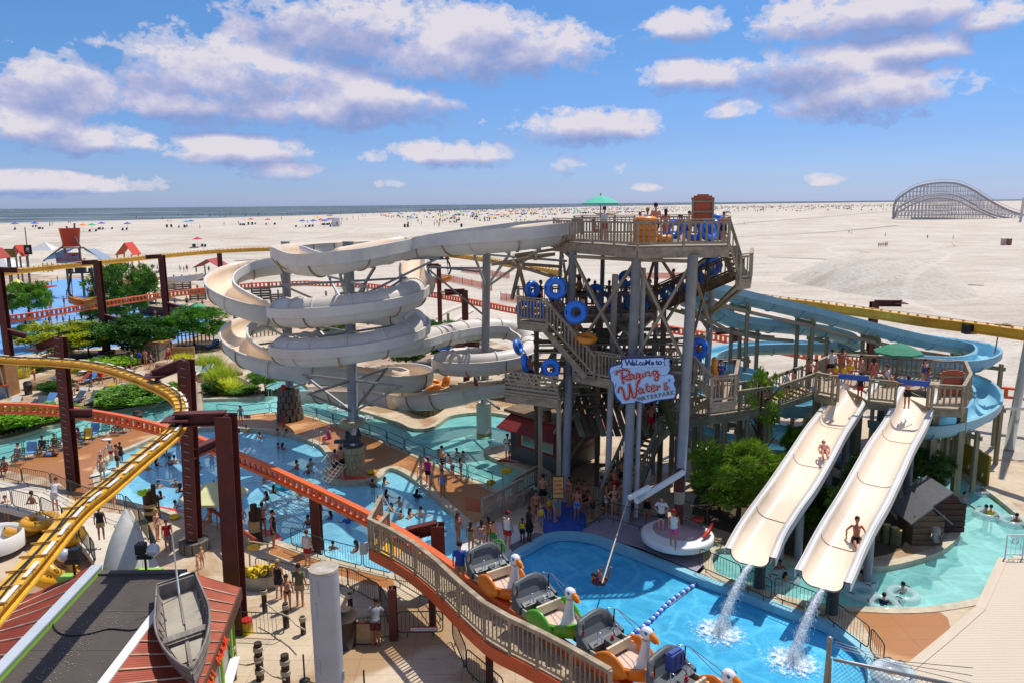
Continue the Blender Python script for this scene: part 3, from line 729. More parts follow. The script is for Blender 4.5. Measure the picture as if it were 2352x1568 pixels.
# ---------------------------------------------------------------- blue slides
def bslide(label,q,w=.60,h=.25,**kw):
 pts = [V((P(x,y,Y).x,Y,z)) for x,y,Y,z in q]
 o = thing('blue_water_slide',label,'water slide',V((pts[0].x,pts[0].y,0)),group='blue water slides'); chute(o,smooth(pts,7),w,h,None,BLUEI,BLUEO,rib=2.4,skh=.42,**kw)
 return o,pts
def gz(x,y,z): p = G(x,y,z); return (x,y,p.y,z)
py = lambda x,y,Y: (x,y,Y,P(x,y,Y).z)
bs1,bp1 = bslide('long light blue slide running straight from the tower to the far right bend',[py(*q) for q in [(1590,672,45),(1700,698,46.5),(1850,732,48),(2000,770,49),(2120,798,49.5),(2200,810,49.8),(2254,820,49),(2268,836,47.3),(2236,851,46.4),(2170,854,46.4),(2090,848,47),(2036,846,48.6),(2042,858,49.6),(2100,869,49.4),(2180,880,48),(2238,900,46.2),(2266,930,43.8),(2256,962,41.2),(2212,988,39.6),(2150,1003,38.6),(2080,1005,38.8),(2020,996,40.5)]],skirt=(-1,1))
bs2,bp2 = bslide('turquoise slide dropping in waves behind the tower stairs',[py(*q) for q in [(1545,694,45.5),(1610,714,46.5),(1660,744,47),(1720,758,48),(1800,765,49.5),(1880,774,51),(1942,790,51.8),(1958,804,51.6),(1925,812,53),(1860,812,54),(1780,812,54),(1700,817,53.4),(1640,830,51.5),(1618,850,48.4),(1660,870,46.2),(1740,887,44.6)]],skirt=(-1,1))
bs3,bp3 = bslide('lower blue slide bowl curling under the walkway stairs',[(1580,868,44,3.9),(1660,880,43,3.6),(1760,890,43,3.3),(1850,895,43.5,3.0),(1895,905,46,2.8),(1860,915,48.5,2.6),(1780,915,49.5,2.4),(1715,925,48.5,2.2),(1700,945,46,2.0),(1750,960,43.5,1.8),(1830,968,42.5,1.6),(1900,975,42.8,1.4)],skirt=(-1,1))
bs4,bp4 = bslide('bottom blue slide exit behind the pine and the stairs',[(1575,1000,44,1.6),(1640,1015,43,1.4),(1700,1030,42,1.2),(1780,1040,41.5,1.0),(1860,1045,41.5,.8),(1930,1040,42,.6)],skirt=(-1,1))
bs5,bp5 = bslide('short blue slide exit glimpsed under the welcome sign',[(1455,905,46,3.6),(1500,915,45,3.2),(1520,935,43.5,2.8),(1495,955,42,2.4),(1450,975,42,2.0)],w=.7)
posts = thing('slide_trestle','grey timber posts and beams that carry the blue slides','timber frame',V((bp1[0].x,bp1[0].y,0)))
for pl,idx,w in ((bp1,(1,2,3,5,7,9,14,16,18,20),1.0),(bp2,(1,3,5,7,9,11,13),1.0),(bp3,(2,4,6,8,10),1.0),(bp4,(1,3,5),1.0)):
 for i in idx:
  p = pl[i]; d = (pl[min(i + 1,len(pl) - 1)] - pl[i - 1]); r = V((d.y,-d.x,0)).normalized()
  for s in (-1,1): stick('post',*rel(posts,[V((p.x,p.y,0)) + r * s * .75,V((p.x,p.y,p.z + .1)) + r * s * .75]),.2,.2,WOODG,posts)
  stick('cross_beam',*rel(posts,[p + r * 1.0 - V((0,0,.2)),p - r * 1.0 - V((0,0,.2))]),.12,.24,WOODG,posts)
for pl in (bp1[:6],bp2[:5]):
 for a,b in zip(pl,pl[1:]):
  d = b - a; r = V((d.y,-d.x,0)).normalized()
  for s in (-1,1): stick('side_beam',*rel(posts,[a + r * s * .8 - V((0,0,.4)),b + r * s * .8 - V((0,0,.4))]),.1,.22,WOOD,posts)
# ---------------------------------------------------------------- twin wide slides
WI = mat('wide_slide_cream','efdcc2',.3,var=.09,scale=.5,dirt='ecd8b8',dirt_amt=.5,coat=.4,stretch=(1,.25,1))
WO = mat('wide_slide_white','d6d2ca',.4,var=.05,scale=1,dirt='b9b2a4',dirt_amt=.3)
def wide(label,q,w):
 pts = [G(x,y,z) for x,y,z in q]; o = thing('wide_slide',label,'water slide',V((pts[-1].x,pts[-1].y,0)),group='twin body slides')
 path,fr = chute(o,smooth(pts,7),w,.10,.42,WI,WO,rib=3.3,lip=.24,t=.06,skirt=(-1,1),skh=.35)
 for i in (12,24,34):                          # thin seams across the bed
  if i < len(fr):
   p,tt,r,u = fr[i]; ins,_ = uprof(w,.10,.06,.12,.42)
   MB().tube([p + r * a * .995 + u * (b * .985 + .42 + .008) for a,b in ins],.012,4).build('seam',mat('seam_brown','a58558',.6),o)
 return o,pts
ws1,wp1 = wide('left one of the two wide cream slides, a woman in red stripes on it',[(1975,888,5.1),(1965,908,4.85),(1930,960,4.1),(1895,1010,3.85),(1860,1070,3.5),(1820,1135,3.0),(1785,1185,2.45),(1755,1230,1.95),(1737,1262,1.65),(1722,1295,1.5)],.72)
ws2,wp2 = wide('right one of the two wide cream slides, a man in black shorts on it',[(2112,912,5.1),(2102,935,4.85),(2078,990,4.1),(2045,1045,3.85),(2015,1105,3.5),(1982,1170,3.0),(1950,1225,2.45),(1922,1278,1.95),(1905,1315,1.65),(1888,1350,1.5)],.72)
for o,pts,i,yb in ((ws1,wp1,2,0),(ws1,wp1,5,0),(ws1,wp1,8,0),(ws2,wp2,2,0),(ws2,wp2,5,0),(ws2,wp2,8,0)):
 p = pts[i]
 for s in ((-.4,.4) if i < 8 else (0.2,)):
  MB().tube(rel(o,[V((p.x + s,p.y,-.6)),V((p.x + s,p.y,p.z - .32))]),.17 if i < 8 else .22,14).build('support_post',STEEL if i < 8 else DGREY,o)
# falling water from the slide lips
FALL = bpy.data.materials.new('falling_water'); FALL.use_nodes = True; t = NT(FALL.node_tree); b = FALL.node_tree.nodes['Principled BSDF']
b.inputs['Base Color'].default_value = (.86,.92,.95,1); b.inputs['Roughness'].default_value = .3
o_ = t.n('ShaderNodeTexCoord').outputs['Object']; t.l(t.ramp(t.noise(o_,9,5,.7),[(.38,.08),(.62,.85)]),b.inputs['Alpha'])
def fall(o,pts,tgt,label):
 e = pts[-1] + V((0,-.1,.02)); g = G(*tgt,-.33); n = 16; random.seed(3); cv = lambda s: V((e.x + (g.x - e.x) * s,e.y + (g.y - e.y) * s,e.z + (g.z - e.z) * s ** 1.7)); root = thing('splash',label,'splash',g)
 MB().tube(rel(root,[cv(i / n) for i in range(n + 1)]),[.07 + .13 * i / n for i in range(n + 1)],12,cap=False).build('stream',FALL,root)
 mb = MB()
 for j in range(1500):
  s = random.random() ** .7; w = .05 + .10 * s; q = cv(s) + V((random.gauss(0,w),random.gauss(0,w),random.gauss(0,.08))); q.z = max(q.z,-.3); L = .04 + .10 * random.random(); mb.tube([q,q + V((0,.0,-L))],[.004,.012],3,cap=False)
 for j in range(1300):
  a = random.uniform(0,6.28); r = abs(random.gauss(0,.38)); q = g + V((math.cos(a) * r,math.sin(a) * r * 1.4 - .1,.02 + random.random() * .5 * math.exp(-r * 1.5))); mb.ball(q,random.uniform(.006,.022),3)
 mb.v = [tuple(V(v) - g) for v in mb.v]; tag(mb.build('spray',FALL,root),kind='stuff')
 mb = MB(); N = 26; ringv = [(0,0,.05)] + [(rr * (1 + .25 * noise.noise(V((math.cos(6.283 * i / N) * 2,math.sin(6.283 * i / N) * 2,rr)))) * math.cos(6.283 * i / N),1.4 * rr * (1 + .3 * noise.noise(V((math.cos(6.283 * i / N) * 2,math.sin(6.283 * i / N) * 2,5)))) * math.sin(6.283 * i / N),.05 - .03 * k) for k,rr in enumerate((.4,.8,1.15)) for i in range(N)]
 mb.add(ringv,[(0,1 + i,1 + (i + 1) % N) for i in range(N)] + [(1 + k * N + i,1 + (k + 1) * N + i,1 + (k + 1) * N + (i + 1) % N,1 + k * N + (i + 1) % N) for k in (0,1) for i in range(N)],True); mb.build('foam_patch',FOAMP,root)
FOAMP = bpy.data.materials.new('foam_patch'); FOAMP.use_nodes = True; t = NT(FOAMP.node_tree); b = FOAMP.node_tree.nodes['Principled BSDF']; b.inputs['Base Color'].default_value = (.85,.92,.95,1); o_ = t.n('ShaderNodeTexCoord').outputs['Object']; ln_ = t.n('ShaderNodeVectorMath',operation='LENGTH'); t.l(o_,ln_.inputs[0])
t.l(t.ramp(t.m('SUBTRACT',t.noise(o_,4.5,7,.75),t.m('MULTIPLY',ln_.outputs['Value'],.24)),[(.28,0.0),(.48,.95)]),b.inputs['Alpha'])
fall(ws1,wp1,(1652,1450),'white water falling from the left wide slide into the pool')
fall(ws2,wp2,(1820,1518),'white water falling from the right wide slide into the pool')
# ================================================================ slide tower
def at(x,Y,z): p = P(x,800,Y); return V((P(x,700,Y).x,Y,z))
def text_mesh(name,body,p,size,m,parent=None,rot=(math.pi / 2,0,0),extrude=.01,offset=0.0,shear=0.0,sx=1.0,align='CENTER',space=1.0,**kw):
 cu = bpy.data.curves.new(name,'FONT'); cu.body = body; cu.size = size; cu.extrude = extrude; cu.offset = offset; cu.shear = shear; cu.align_x = align; cu.align_y = 'CENTER'; cu.resolution_u = 3; cu.space_character = space
 tmp = bpy.data.objects.new(name,cu); COL.objects.link(tmp); dg = bpy.context.evaluated_depsgraph_get(); me = bpy.data.meshes.new_from_object(tmp.evaluated_get(dg)); bpy.data.objects.remove(tmp)
 me.name = name; me.materials.clear(); me.materials.append(m); o = link(name,me,parent,p,**kw); o.rotation_euler = rot; o.scale.x = sx; return o
tw = thing('slide_tower','tall weathered timber tower of decks, stairs and grey steel columns above the plunge pool','tower',V((G(1437,1200).x,36,0)))
TO = tw.location
colpts = {}
for nm,xt,yt,xb,yb,r in (('A',1316,578,1298,1150,.25),('B',1462,588,1437,1200,.28),('C',1592,578,1557,1222,.29),('D',1508,575,1500,1085,.15),('E',1290,575,1260,1040,.14),('F',1640,590,1612,1060,.22),('G',1385,575,1372,1060,.16)):
 b_ = G(xb,yb); t_ = P(xt,yt,b_.y); t_.z = min(max(t_.z,12.8),13.2)
 MB().tube(rel(tw,[b_ - V((0,0,.2)),t_]),r * .82,18).build('column',STEEL,tw); colpts[nm] = (b_,t_)
def CP(n,z): b_,t_ = colpts[n]; return b_.lerp(t_,z / t_.z)
MB().tube(rel(tw,[CP('B',.2) + V((.55,.3,0)),CP('B',12.5) + V((.4,.3,0))]),.12,10).build('water_pipe',mat('pale_pipe','b5b3ad',.5,var=.1),tw)
for nm,x,Y in (('pump_pipe',1372,38.5),): MB().tube(rel(tw,[at(1400,38,0),at(1405,38,5.2),at(1412,38,12)]),.16,10).build(nm,mat('pale_pipe','b5b3ad'),tw)
ZT = 13.6
top = [at(1272,40,0),at(1462,34.0,0),at(1566,34.2,0),at(1668,34.3,0),at(1668,43,0),at(1560,47,0),at(1336,48,0)]
TA = mat('top_deck_wood','8a7c69',.8,var=.3,scale=3,dirt='64574a',dirt_amt=.5)
def boards(parent,pg,z,w=.28,axis=0,m=None,gap=.02,lim=300,name='plank',lift=.03):
 # single planks over a polygon, cut to its edges
 xs_ = [p.x for p in pg] if axis == 0 else [p.y for p in pg]; lo,hi = min(xs_),max(xs_); k = int((hi - lo) / w); n = len(pg)
 for i in range(min(k,lim)):
  c = lo + (i + .5) * w; cr = []
  for j in range(n):
   a,b = pg[j],pg[(j + 1) % n]; ca,cb = (a.x,b.x) if axis == 0 else (a.y,b.y)
   if (ca - c) * (cb - c) < 0:
    f = (c - ca) / (cb - ca); cr.append((a.y + (b.y - a.y) * f) if axis == 0 else (a.x + (b.x - a.x) * f))
  if len(cr) < 2: continue
  cr.sort();
  for q in range(0,len(cr) - 1,2):
   A = V((c,cr[q],z)) if axis == 0 else V((cr[q],c,z)); B = V((c,cr[q + 1],z)) if axis == 0 else V((cr[q + 1],c,z))
   o = stick(name,*(rel(parent,[A,B]) if parent is not None else (A,B)),w - gap,.05,m,parent)
deck(tw,top,ZT,TA,fascia=WOOD,joist=.6)
for a,b in zip(top[:4],top[1:4]): MB().bar(*rel(tw,[a + V((0,0,ZT - .3)),b + V((0,0,ZT - .3))]),.12,.48).build('fascia_board',WOOD,tw)
Z = lambda L,z: [V((p.x,p.y,z)) for p in L]
railing(tw,Z(top[0:4],ZT),1.15,.24,WOOD,single=True,bal=.075,top=.16)
railing(tw,Z([top[6],top[5],top[4],at(1668,38.5,0)],ZT),1.15,.24,WOOD)
railing(tw,Z([top[6],at(1318,45.6,0)],ZT),1.15,.24,WOOD)
# stair from the top deck down to the corner landing, then down behind to the middle deck
L2 = [at(1690,34.5,0),at(1720,35.2,0),at(1722,39,0),at(1690,38.6,0)]
deck(tw,L2,12.0,WOODL,fascia=WOOD); railing(tw,Z([L2[0],L2[1],L2[2]],12.0),1.15,.22,WOOD)
stair(tw,at(1696,36.2,12.05),at(1664,36.2,ZT),2.0,WOOD,7); railing(tw,[at(1668,34.3,ZT),at(1697,34.4,12.0)],1.15,.2,WOOD)
stair(tw,at(1500,42.2,9.7),at(1690,38.8,12.0),1.5,WOODD,14)
railing(tw,[at(1500,41.3,9.7),at(1690,37.9,12.0)],1.1,.22,WOODD); railing(tw,[at(1500,43.2,9.7),at(1690,39.8,12.0)],1.1,.22,WOODD)
stick('brace',*rel(tw,[CP('F',9.2),at(1690,35,11.7)]),.14,.14,WOOD,tw); stick('brace',*rel(tw,[CP('F',9.0),at(1715,36,11.7)]),.14,.14,WOOD,tw)
# middle deck
M1 = [at(1190,38.8,0),at(1256,37.6,0),at(1264,40.2,0),at(1505,41.2,0),at(1505,44.2,0),at(1190,44.2,0)]
deck(tw,M1,9.6,WOODL,fascia=WOOD,joist=.7); railing(tw,Z([M1[5],M1[0],M1[1]],9.6),1.2,.2,WOOD,single=True,bal=.075); railing(tw,Z([M1[2],M1[3]],9.6),1.15,.22,WOODD); railing(tw,Z([M1[4],M1[5]],9.6),1.15,.3,WOOD)
# steep stair down to the second deck
stair(tw,at(1368,37.2,7.2),at(1262,38.8,9.6),1.7,WOOD,12,NOSE)
railing(tw,[at(1256,37.6,9.6),at(1366,36.2,7.2)],1.15,.2,WOOD,single=True,bal=.075); railing(tw,[at(1264,40.2,9.6),at(1370,38.4,7.2)],1.15,.25,WOOD)
D2 = [at(1318,37.2,0),at(1440,35.0,0),at(1600,34.8,0),at(1600,38.5,0),at(1318,40.8,0)]
deck(tw,D2,7.2,WOODL,fascia=WOOD,joist=.7)
railing(tw,Z([D2[0],D2[1],D2[2]],7.2),1.25,.19,WOOD,single=True,bal=.075); railing(tw,Z([D2[3],D2[4]],7.2),1.15,.3,WOOD)
L3 = [at(1642,33.8,0),at(1697,34.2,0),at(1702,37.5,0),at(1642,37.5,0)]
deck(tw,L3,6.5,WOODL,fascia=WOOD); railing(tw,Z([L3[0],L3[1],L3[2],L3[3]],6.5),1.2,.19,WOOD)
stair(tw,at(1644,36,6.5),at(1600,36,7.2),2.2,WOOD,4); railing(tw,[at(1600,34.8,7.2),at(1642,33.8,6.5)],1.2,.19,WOOD)
# stair zigzag from L3 down to the walkway behind
stair(tw,at(1575,39.5,4.4),at(1700,38.5,6.5),1.3,WOOD,10)
# queue stair from the ground and long walkway to the twin slides
wk = thing('queue_walkway','timber queue stair and walkway climbing from the pool deck to the twin slides','walkway',G(1405,1175))
qa,qb,qc,qd,qe = G(1410,1178,0),at(1492,39,3.2),at(1548,39.6,4.2),at(1762,40.6,4.6),at(1782,40.8,4.6)
pf = 5.2; qf = at(1872,41.4,pf)
stair(wk,qa,qb,1.5,WOODD,15,NOSE); stair(wk,qb,qc,1.5,WOOD,5,NOSE)
def off(a,b,w): d = b - a; r = V((d.y,-d.x,0)).normalized() * w; return a + r,b + r
for s in (-.8,.8):
 railing(wk,[off(qa,qb,s)[0],off(qa,qb,s)[1]],1.1,.2,WOODG,single=(s > 0),bal=.06); railing(wk,[off(qb,qc,s)[0],off(qb,qc,s)[1]],1.1,.2,WOODG)
 railing(wk,[off(qc,qd,s)[0],off(qc,qd,s)[1]],1.15,.2,WOODG,single=(s > 0),bal=.06); railing(wk,[off(qe,qf,s)[0],off(qe,qf,s)[1]],1.15,.2,WOODG)
w1,w2 = off(qc,qd,.85); w3,w4 = off(qd,qc,.85)
for i in range(24):
 f = (i + .5) / 24; stick('plank',*rel(wk,[w1.lerp(w2,f),w4.lerp(w3,f)]),.26,.06,WOODL,wk)
MB().bar(*rel(wk,[w1 - V((0,0,.25)),w2 - V((0,0,.25))]),.1,.4).bar(*rel(wk,[w4 - V((0,0,.25)),w3 - V((0,0,.25))]),.1,.4).build('side_beam',WOODG,wk)
stair(wk,qe,qf,1.5,WOODG,6,NOSE)
for f in (.05,.3,.55,.8,1.0):
 p = qc.lerp(qd,f)
 for s in (-.7,.7): stick('support_post',*rel(wk,[V((p.x,p.y + s,0)),V((p.x,p.y + s,p.z - .3))]),.24,.24,WOODG,wk)
# platform of the twin slides
pl = thing('slide_platform','timber platform with blue bars at the top of the twin wide slides','platform',V((at(2050,41,0).x,41,0)))
_ny = lambda x: at(x,39.6 + (37.4 - 39.6) * (x - 1925) / 235,0)
pfp = [at(1885,40.4,0),at(1925,39.6,0),_ny(1934),at(1938,42.4,0),at(2012,42.0,0),_ny(2014),_ny(2070),at(2074,41.4,0),at(2150,40.8,0),_ny(2154),at(2160,37.4,0),at(2232,37.0,0),at(2246,39.8,0),at(2230,43,0),at(1925,45.6,0),at(1885,43.4,0)]
deck(pl,pfp,pf,WOODL,fascia=WOODG,joist=.8)
railing(pl,Z([pfp[-1],pfp[-2],pfp[-3],pfp[-4],pfp[-5],pfp[-6]],pf),1.15,.24,WOOD,bal=.07)
fr_ = lambda x: at(x,39.6 + (37.4 - 39.6) * (x - 1925) / (2160 - 1925),pf)
railing(pl,[at(1885,40.4,pf),at(1925,39.6,pf),fr_(1938)],1.15,.2,WOOD); railing(pl,[fr_(2012),fr_(2074)],1.15,.2,WOODG); railing(pl,[fr_(2150),at(2160,37.4,pf)],1.15,.2,WOOD)
BLUEP = mat('blue_painted_bar','2b55a8',.45,var=.08)
for a,b in ((1936,2008),(2078,2150)):
 MB().bar(*rel(pl,[fr_(a) + V((0,-.05,1.18)),fr_(b) + V((0,-.05,1.18))]),.09,.28).build('blue_bar',BLUEP,pl)
for x,Y in ((1890,41),(1990,40.5),(2065,39.5),(2170,38.3),(2235,38.5),(1930,45),(2050,44),(2150,43.6),(2228,42.5)):
 stick('support_post',*rel(pl,[at(x,Y,0),at(x,Y,pf - .3)]),.34,.34,WOODG,pl)
for (x,Y) in ((1975,41.5),(2040,41)):
 MB().tube(rel(pl,[at(x,Y,0),at(x + 4,Y,4.6)]),.2,12).build('pump_pipe',GALV,pl)
TERRA = mat('terracotta_board','b05a3c',.7,var=.12,scale=2)
def board_sign(x,Y,z,w,h,label):
 o = thing('notice_board',label,'board',at(x,Y,z)); MB().box((0,0,h * .55),(w,.06,h * .9)).build('panel',TERRA,o)
 MB().box((0,0,h + .02),(w * 1.12,.14,.12)).box((0,0,h + .12),(w * .9,.1,.1)).box((0,0,h + .2),(w * .55,.08,.08)).build('cap_board',TERRA,o)
 for s in (-1,1): stick('frame_post',(s * w * .5,-.07,-.0),(s * w * .5,-.07,h),.09,.09,WOOD,o)
 for zz in (.12,.55,.92): stick('frame_rail',(-w * .5,-.08,h * zz),(w * .5,-.08,h * zz),.06,.09,WOOD,o)
board_sign(1606,38.2,ZT + .7,1.0,1.35,'terracotta notice board in a grey frame on the tower top deck'); board_sign(2203,38.2,pf + .2,1.15,1.3,'terracotta notice board at the right end of the twin slide platform')
# lattice under the decks
rnd = random.Random(5)
BR = lambda a,b,w=.13,m=WOOD: stick('brace',*rel(tw,[a,b]),w,w,m,tw)
for a,b,z0,z1 in (('A','B',12.9,7.6),('B','C',12.9,8.0),('B','D',12.8,9.5),('E','A',12.8,10.0),('D','F',12.8,8.0),('C','F',12.6,8.4),('A','G',9.3,4.6),('B','G',9.3,7.3),('B','D',6.6,3.2),('G','D',6.8,2.6)):
 BR(CP(a,z0),CP(b,z1)); BR(CP(a,z1),CP(b,z0)); BR(CP(a,z0),CP(b,z0),.16); BR(CP(a,z1 - .2),CP(b,z1 - .2),.14)
grid = [(x,Y) for x in (1232,1300,1375,1450,1525) for Y in (40.5,44)]
for x,Y in grid: stick('timber_post',*rel(tw,[at(x,Y,0),at(x,Y,9.4 if Y > 41 else 9.4)]),.26,.26,WOODD,tw)
for i,(x,Y) in enumerate(grid):
 for (u,v_) in grid[i + 1:]:
  if abs(u - x) < 90 and rnd.random() < .75:
   z0 = rnd.choice((1.2,3.6,6.0)); BR(at(x,Y,z0),at(u,v_,z0 + rnd.choice((2.2,2.8,-.0,2.4))),.15,WOODD if rnd.random() < .5 else WOOD)
for z in (4.6,7.0,8.2):
 for Y in (40.4,44.1): BR(at(1225,Y,z),at(1560,Y,z),.2,WOODD)
stair(tw,at(1330,42.3,7.2),at(1470,42.3,9.6),1.4,WOOD,12)
stair(tw,at(1480,43.4,4.6),at(1335,43.4,7.2),1.4,WOOD,12)
for z_ in (5.0,5.6,6.2,7.8,8.4): BR(at(1310,41.2,z_),at(1440,41.2,z_ + .25),.1,WOODG)
for i in range(16): BR(at(1240 + i * 20,39.9,4.4 + .1 * (i % 3)),at(1256 + i * 20,44.5,4.6),.16,WOODD)
for i in range(22): BR(at(1236,39.6 - .09 * i,4.3 + .2 * i),at(1236 + 14 * i,39.6 - .09 * i,4.3 + .2 * i),.09,WOODG) if i % 2 else BR(at(1330,42.6,4.4 + .2 * i),at(1545,43.2,4.4 + .2 * i),.1,WOOD)
for x,z0,z1 in ((1240,4.3,6.2),(1275,3.2,6.2),(1395,7.0,9.5),(1425,4.5,7),(1530,4,7)): BR(at(x,40,z0),at(x + 60,40.2,z1),.2,WOODG)
for i in range(12): BR(at(1285 + i * 22,41.2,8.4),at(1262 + i * 24,44.6,6.0),.16,WOODG)
BR(at(1490,40,7.8),at(1560,37.5,3.8),.3,mat('mossy_timber','5d5f35',.9,var=.3)); BR(at(1500,43,10),at(1420,41,6),.26,WOODD)
# white-grey outriggers from the left of the top deck holding the slide starts
for (a,b) in (((1272,40,12.9),(1190,44,12.5)),((1272,40,12.9),(1130,40,12.4)),((1300,46,12.9),(1180,47,12.4)),((1190,40,12.5),(1215,44,9.8)),((1200,44,12.5),(1176,43,10.2)),((1160,42,12.4),(1300,40,11.5)),((1130,43,12.3),(1290,43,12.0)),((1180,39.5,12.5),(1180,47,12.4)),((1230,39.5,12.7),(1230,47,12.6))):
 BR(at(*a),at(*b),.17)
# left hanging balcony below the stairs
BL = [at(1158,37.3,0),at(1282,35.8,0),at(1286,38,0),at(1162,39.6,0)]
lb = thing('side_balcony','low timber balcony with slanted boards left of the tower stairs','balcony',at(1220,37,0))
deck(lb,BL,6.2,WOODL,fascia=WOOD,joist=.6)
for p in (at(1240,38.3,0),at(1284,36.4,0)): stick('support_post',*rel(lb,[p,p + V((0,0,6))]),.22,.22,WOOD,lb)
for a,b in ((BL[0],BL[1]),(BL[3],BL[0])):
 for h in (.1,.3,.5,.7,.9,1.08): stick('rail_board',*rel(lb,[a + V((0,0,6.2 + h)),b + V((0,0,6.2 + h))]),.05,.12,WOOD,lb)
for i in range(7):
 q = BL[0].lerp(BL[1],(i + .3) / 7); stick('slanted_board',*rel(lb,[q + V((-.1,-.06,7.35)),q + V((.35,-.06,6.15))]),.05,.1,WOODL,lb)
# shack under the tower
SHW = mat('dark_corrugated_wall','55565a',.55,.4,var=.2,scale=2,stretch=(9,9,.6)); SHR = mat('dark_red_wood','7a1e1e',.6,var=.2,scale=3,dirt='4a1414',dirt_amt=.5)
s0,s1_,s2_,s3_ = G(1292,1092),G(1216,1046),G(1400,1046),None
s1_ = V((s0.x - 3.0,s0.y + 3.2,0)); s2_ = V((s0.x + 2.6,s0.y + 3.6,0)); s3_ = s1_ + (s2_ - s0)
sh_ = thing('concession_shack','dark shack with red awnings tucked under the slide tower','shack',s0)
MB().prism(rel(sh_,[s0,s2_,s3_,s1_]),0,3.0).build('wall',SHW,sh_)
MB().prism(rel(sh_,[s0 + V((0,-.35,0)),s2_ + V((.4,0,0)),s3_,s1_ + V((-.4,0,0))]),3.02,3.2).build('roof',WOODD,sh_)
def face(a,b,u0,u1,z0,z1,out,t=.06):
 d = (b - a).normalized(); nrm = V((d.y,-d.x,0));
 if nrm.y > 0: nrm = -nrm
 return [(a.lerp(b,u) + nrm * o + V((0,0,z))) for o in (out,out + t) for u,z in ((u0,z0),(u1,z0),(u1,z1),(u0,z1))],nrm
def slab(parent,name,a,b,u0,u1,z0,z1,out,t,m):
 vs,nrm = face(a,b,u0,u1,z0,z1,out,t); mb = MB(); mb.add(rel(parent,vs),[(0,1,2,3),(7,6,5,4),(0,4,5,1),(1,5,6,2),(2,6,7,3),(3,7,4,0)]); return mb.build(name,m,parent)
slab(sh_,'red_surround',s1_,s0,.15,.92,.95,2.35,.01,.05,SHR); wf = slab(sh_,'window_frame',s1_,s0,.25,.85,1.15,2.2,.065,.05,mat('cream_frame','b9b39a',.6));
GLASS = mat('window_glass','4a5f60',.1,var=.2,spec=.8)
slab(sh_,'pane',s1_,s0,.28,.54,1.22,2.13,.12,.01,GLASS); slab(sh_,'pane',s1_,s0,.56,.82,1.22,2.13,.12,.01,GLASS)
slab(sh_,'red_surround',s0,s2_,.1,.8,.95,2.3,.01,.05,SHR); slab(sh_,'opening_dark',s0,s2_,.16,.74,1.15,2.2,.065,.01,BLACK)  # black plate painted as the dark inside of the serving hatch
def awning(a,b,u0,u1,z1,z0,dep):
 d = (b - a).normalized(); nr = V((d.y,-d.x,0)); nr = -nr if nr.y > 0 else nr
 p = [a.lerp(b,u0) + V((0,0,z1)) + nr * .08,a.lerp(b,u1) + V((0,0,z1)) + nr * .08,a.lerp(b,u1) + V((0,0,z0)) + nr * dep + d * .3,a.lerp(b,u0) + V((0,0,z0)) + nr * dep - d * .3]
 mb = MB(); mb.add(rel(sh_,p + [q + V((0,0,.06)) for q in p]),[(3,2,1,0),(4,5,6,7),(0,1,5,4),(1,2,6,5),(2,3,7,6),(3,0,4,7)]); mb.build('awning',SHR,sh_)
awning(s1_,s0,.05,.98,2.95,2.2,1.1); awning(s0,s2_,.05,.95,2.95,2.2,1.3)
for i in range(12):                                   # sloping roof boards above the shack
 x = 1318 + i * 17; stick('roof_board',*rel(sh_,[at(x - 22,42.2,5.6),at(x + 22,38.8,3.4)]),.32,.06,WOODD if i % 3 else WOODG,sh_)
# pelican on a stump
pe = thing('pelican_statue','painted pelican statue on a short stump beside the shack roof','statue',at(1258,39.6,4.0));
MB().lathe([(0,0),(.22,0),(.17,.3),(.2,.55),(0,.56)],(0,0,0),10).build('stump',mat('bark_brown','5d3f2a',.9,var=.3),pe)
MB().ball((0,.05,.8),.26,8,(1,1.3,.85)).tube([(0,-.15,.9),(0,-.3,1.1),(0,-.26,1.3),(0,-.3,1.38)],[.12,.08,.07,.09],8).build('body',mat('pelican_grey','8c8778',.8,var=.2),pe)
MB().tube([(0,-.34,1.38),(-.12,-.5,1.2),(-.2,-.6,1.0)],[.06,.06,.015],6).build('beak',mat('beak_tan','b5883a',.6),pe)
# ---------------------------------------------------------------- the welcome sign
sg = thing('welcome_sign','blue plank sign reading Welcome to Raging Waters Waterpark on the middle tower column','sign',P(1475,925,34.2))
SY = 34.2
def S7(x,y,dy=0.0): p = P(1176 + x / 4,804 + y / 4,SY); p.y -= dy; return p - sg.location
def plate(name,pts,m,d0,d1):
 mb = MB(); a = [S7(x,y) for x,y in pts]; n = len(a); vs = [V((p.x,-d0,p.z)) for p in a] + [V((p.x,-d1,p.z)) for p in a]
 fs = [(i,(i + 1) % n,n + (i + 1) % n,n + i) for i in range(n)]
 for t3 in tessellate_polygon([[V((p.x,p.z,0)) for p in a]]):
  A,B,C = [V((a[i].x,a[i].z,0)) for i in t3]; t3 = tuple(t3) if (B - A).cross(C - A).z > 0 else tuple(t3)[::-1]
  fs.append(tuple(i + n for i in t3)); fs.append(t3[::-1])
 mb.add(vs,fs); return mb.build(name,m,sg)
def grow(pts,k):
 cx = sum(p[0] for p in pts) / len(pts); cy = sum(p[1] for p in pts) / len(pts); return [(cx + (x - cx) * (1 + k),cy + (y - cy) * (1 + k * 1.3)) for x,y in pts]
OUT = [(905,150),(1000,122),(1010,80),(1060,70),(1390,62),(1400,75),(1445,72),(1440,95),(1450,115),(1440,130),(1450,165),(1425,212),(1478,222),(1494,270),(1480,300),(1500,345),(1500,400),(1485,432),(1330,450),(1208,482),(1130,456),(1122,476),(1004,486),(998,466),(962,430),(942,380),(930,300),(908,270),(905,232),(892,190)]
plate('backing',grow(OUT,.03),mat('sign_navy','1f3f86',.5,var=.05),0,.06); plate('plank_panel',grow(OUT,-.008),mat('sign_light_blue','a9c8ea',.5,var=.05,scale=2),.06,.09)
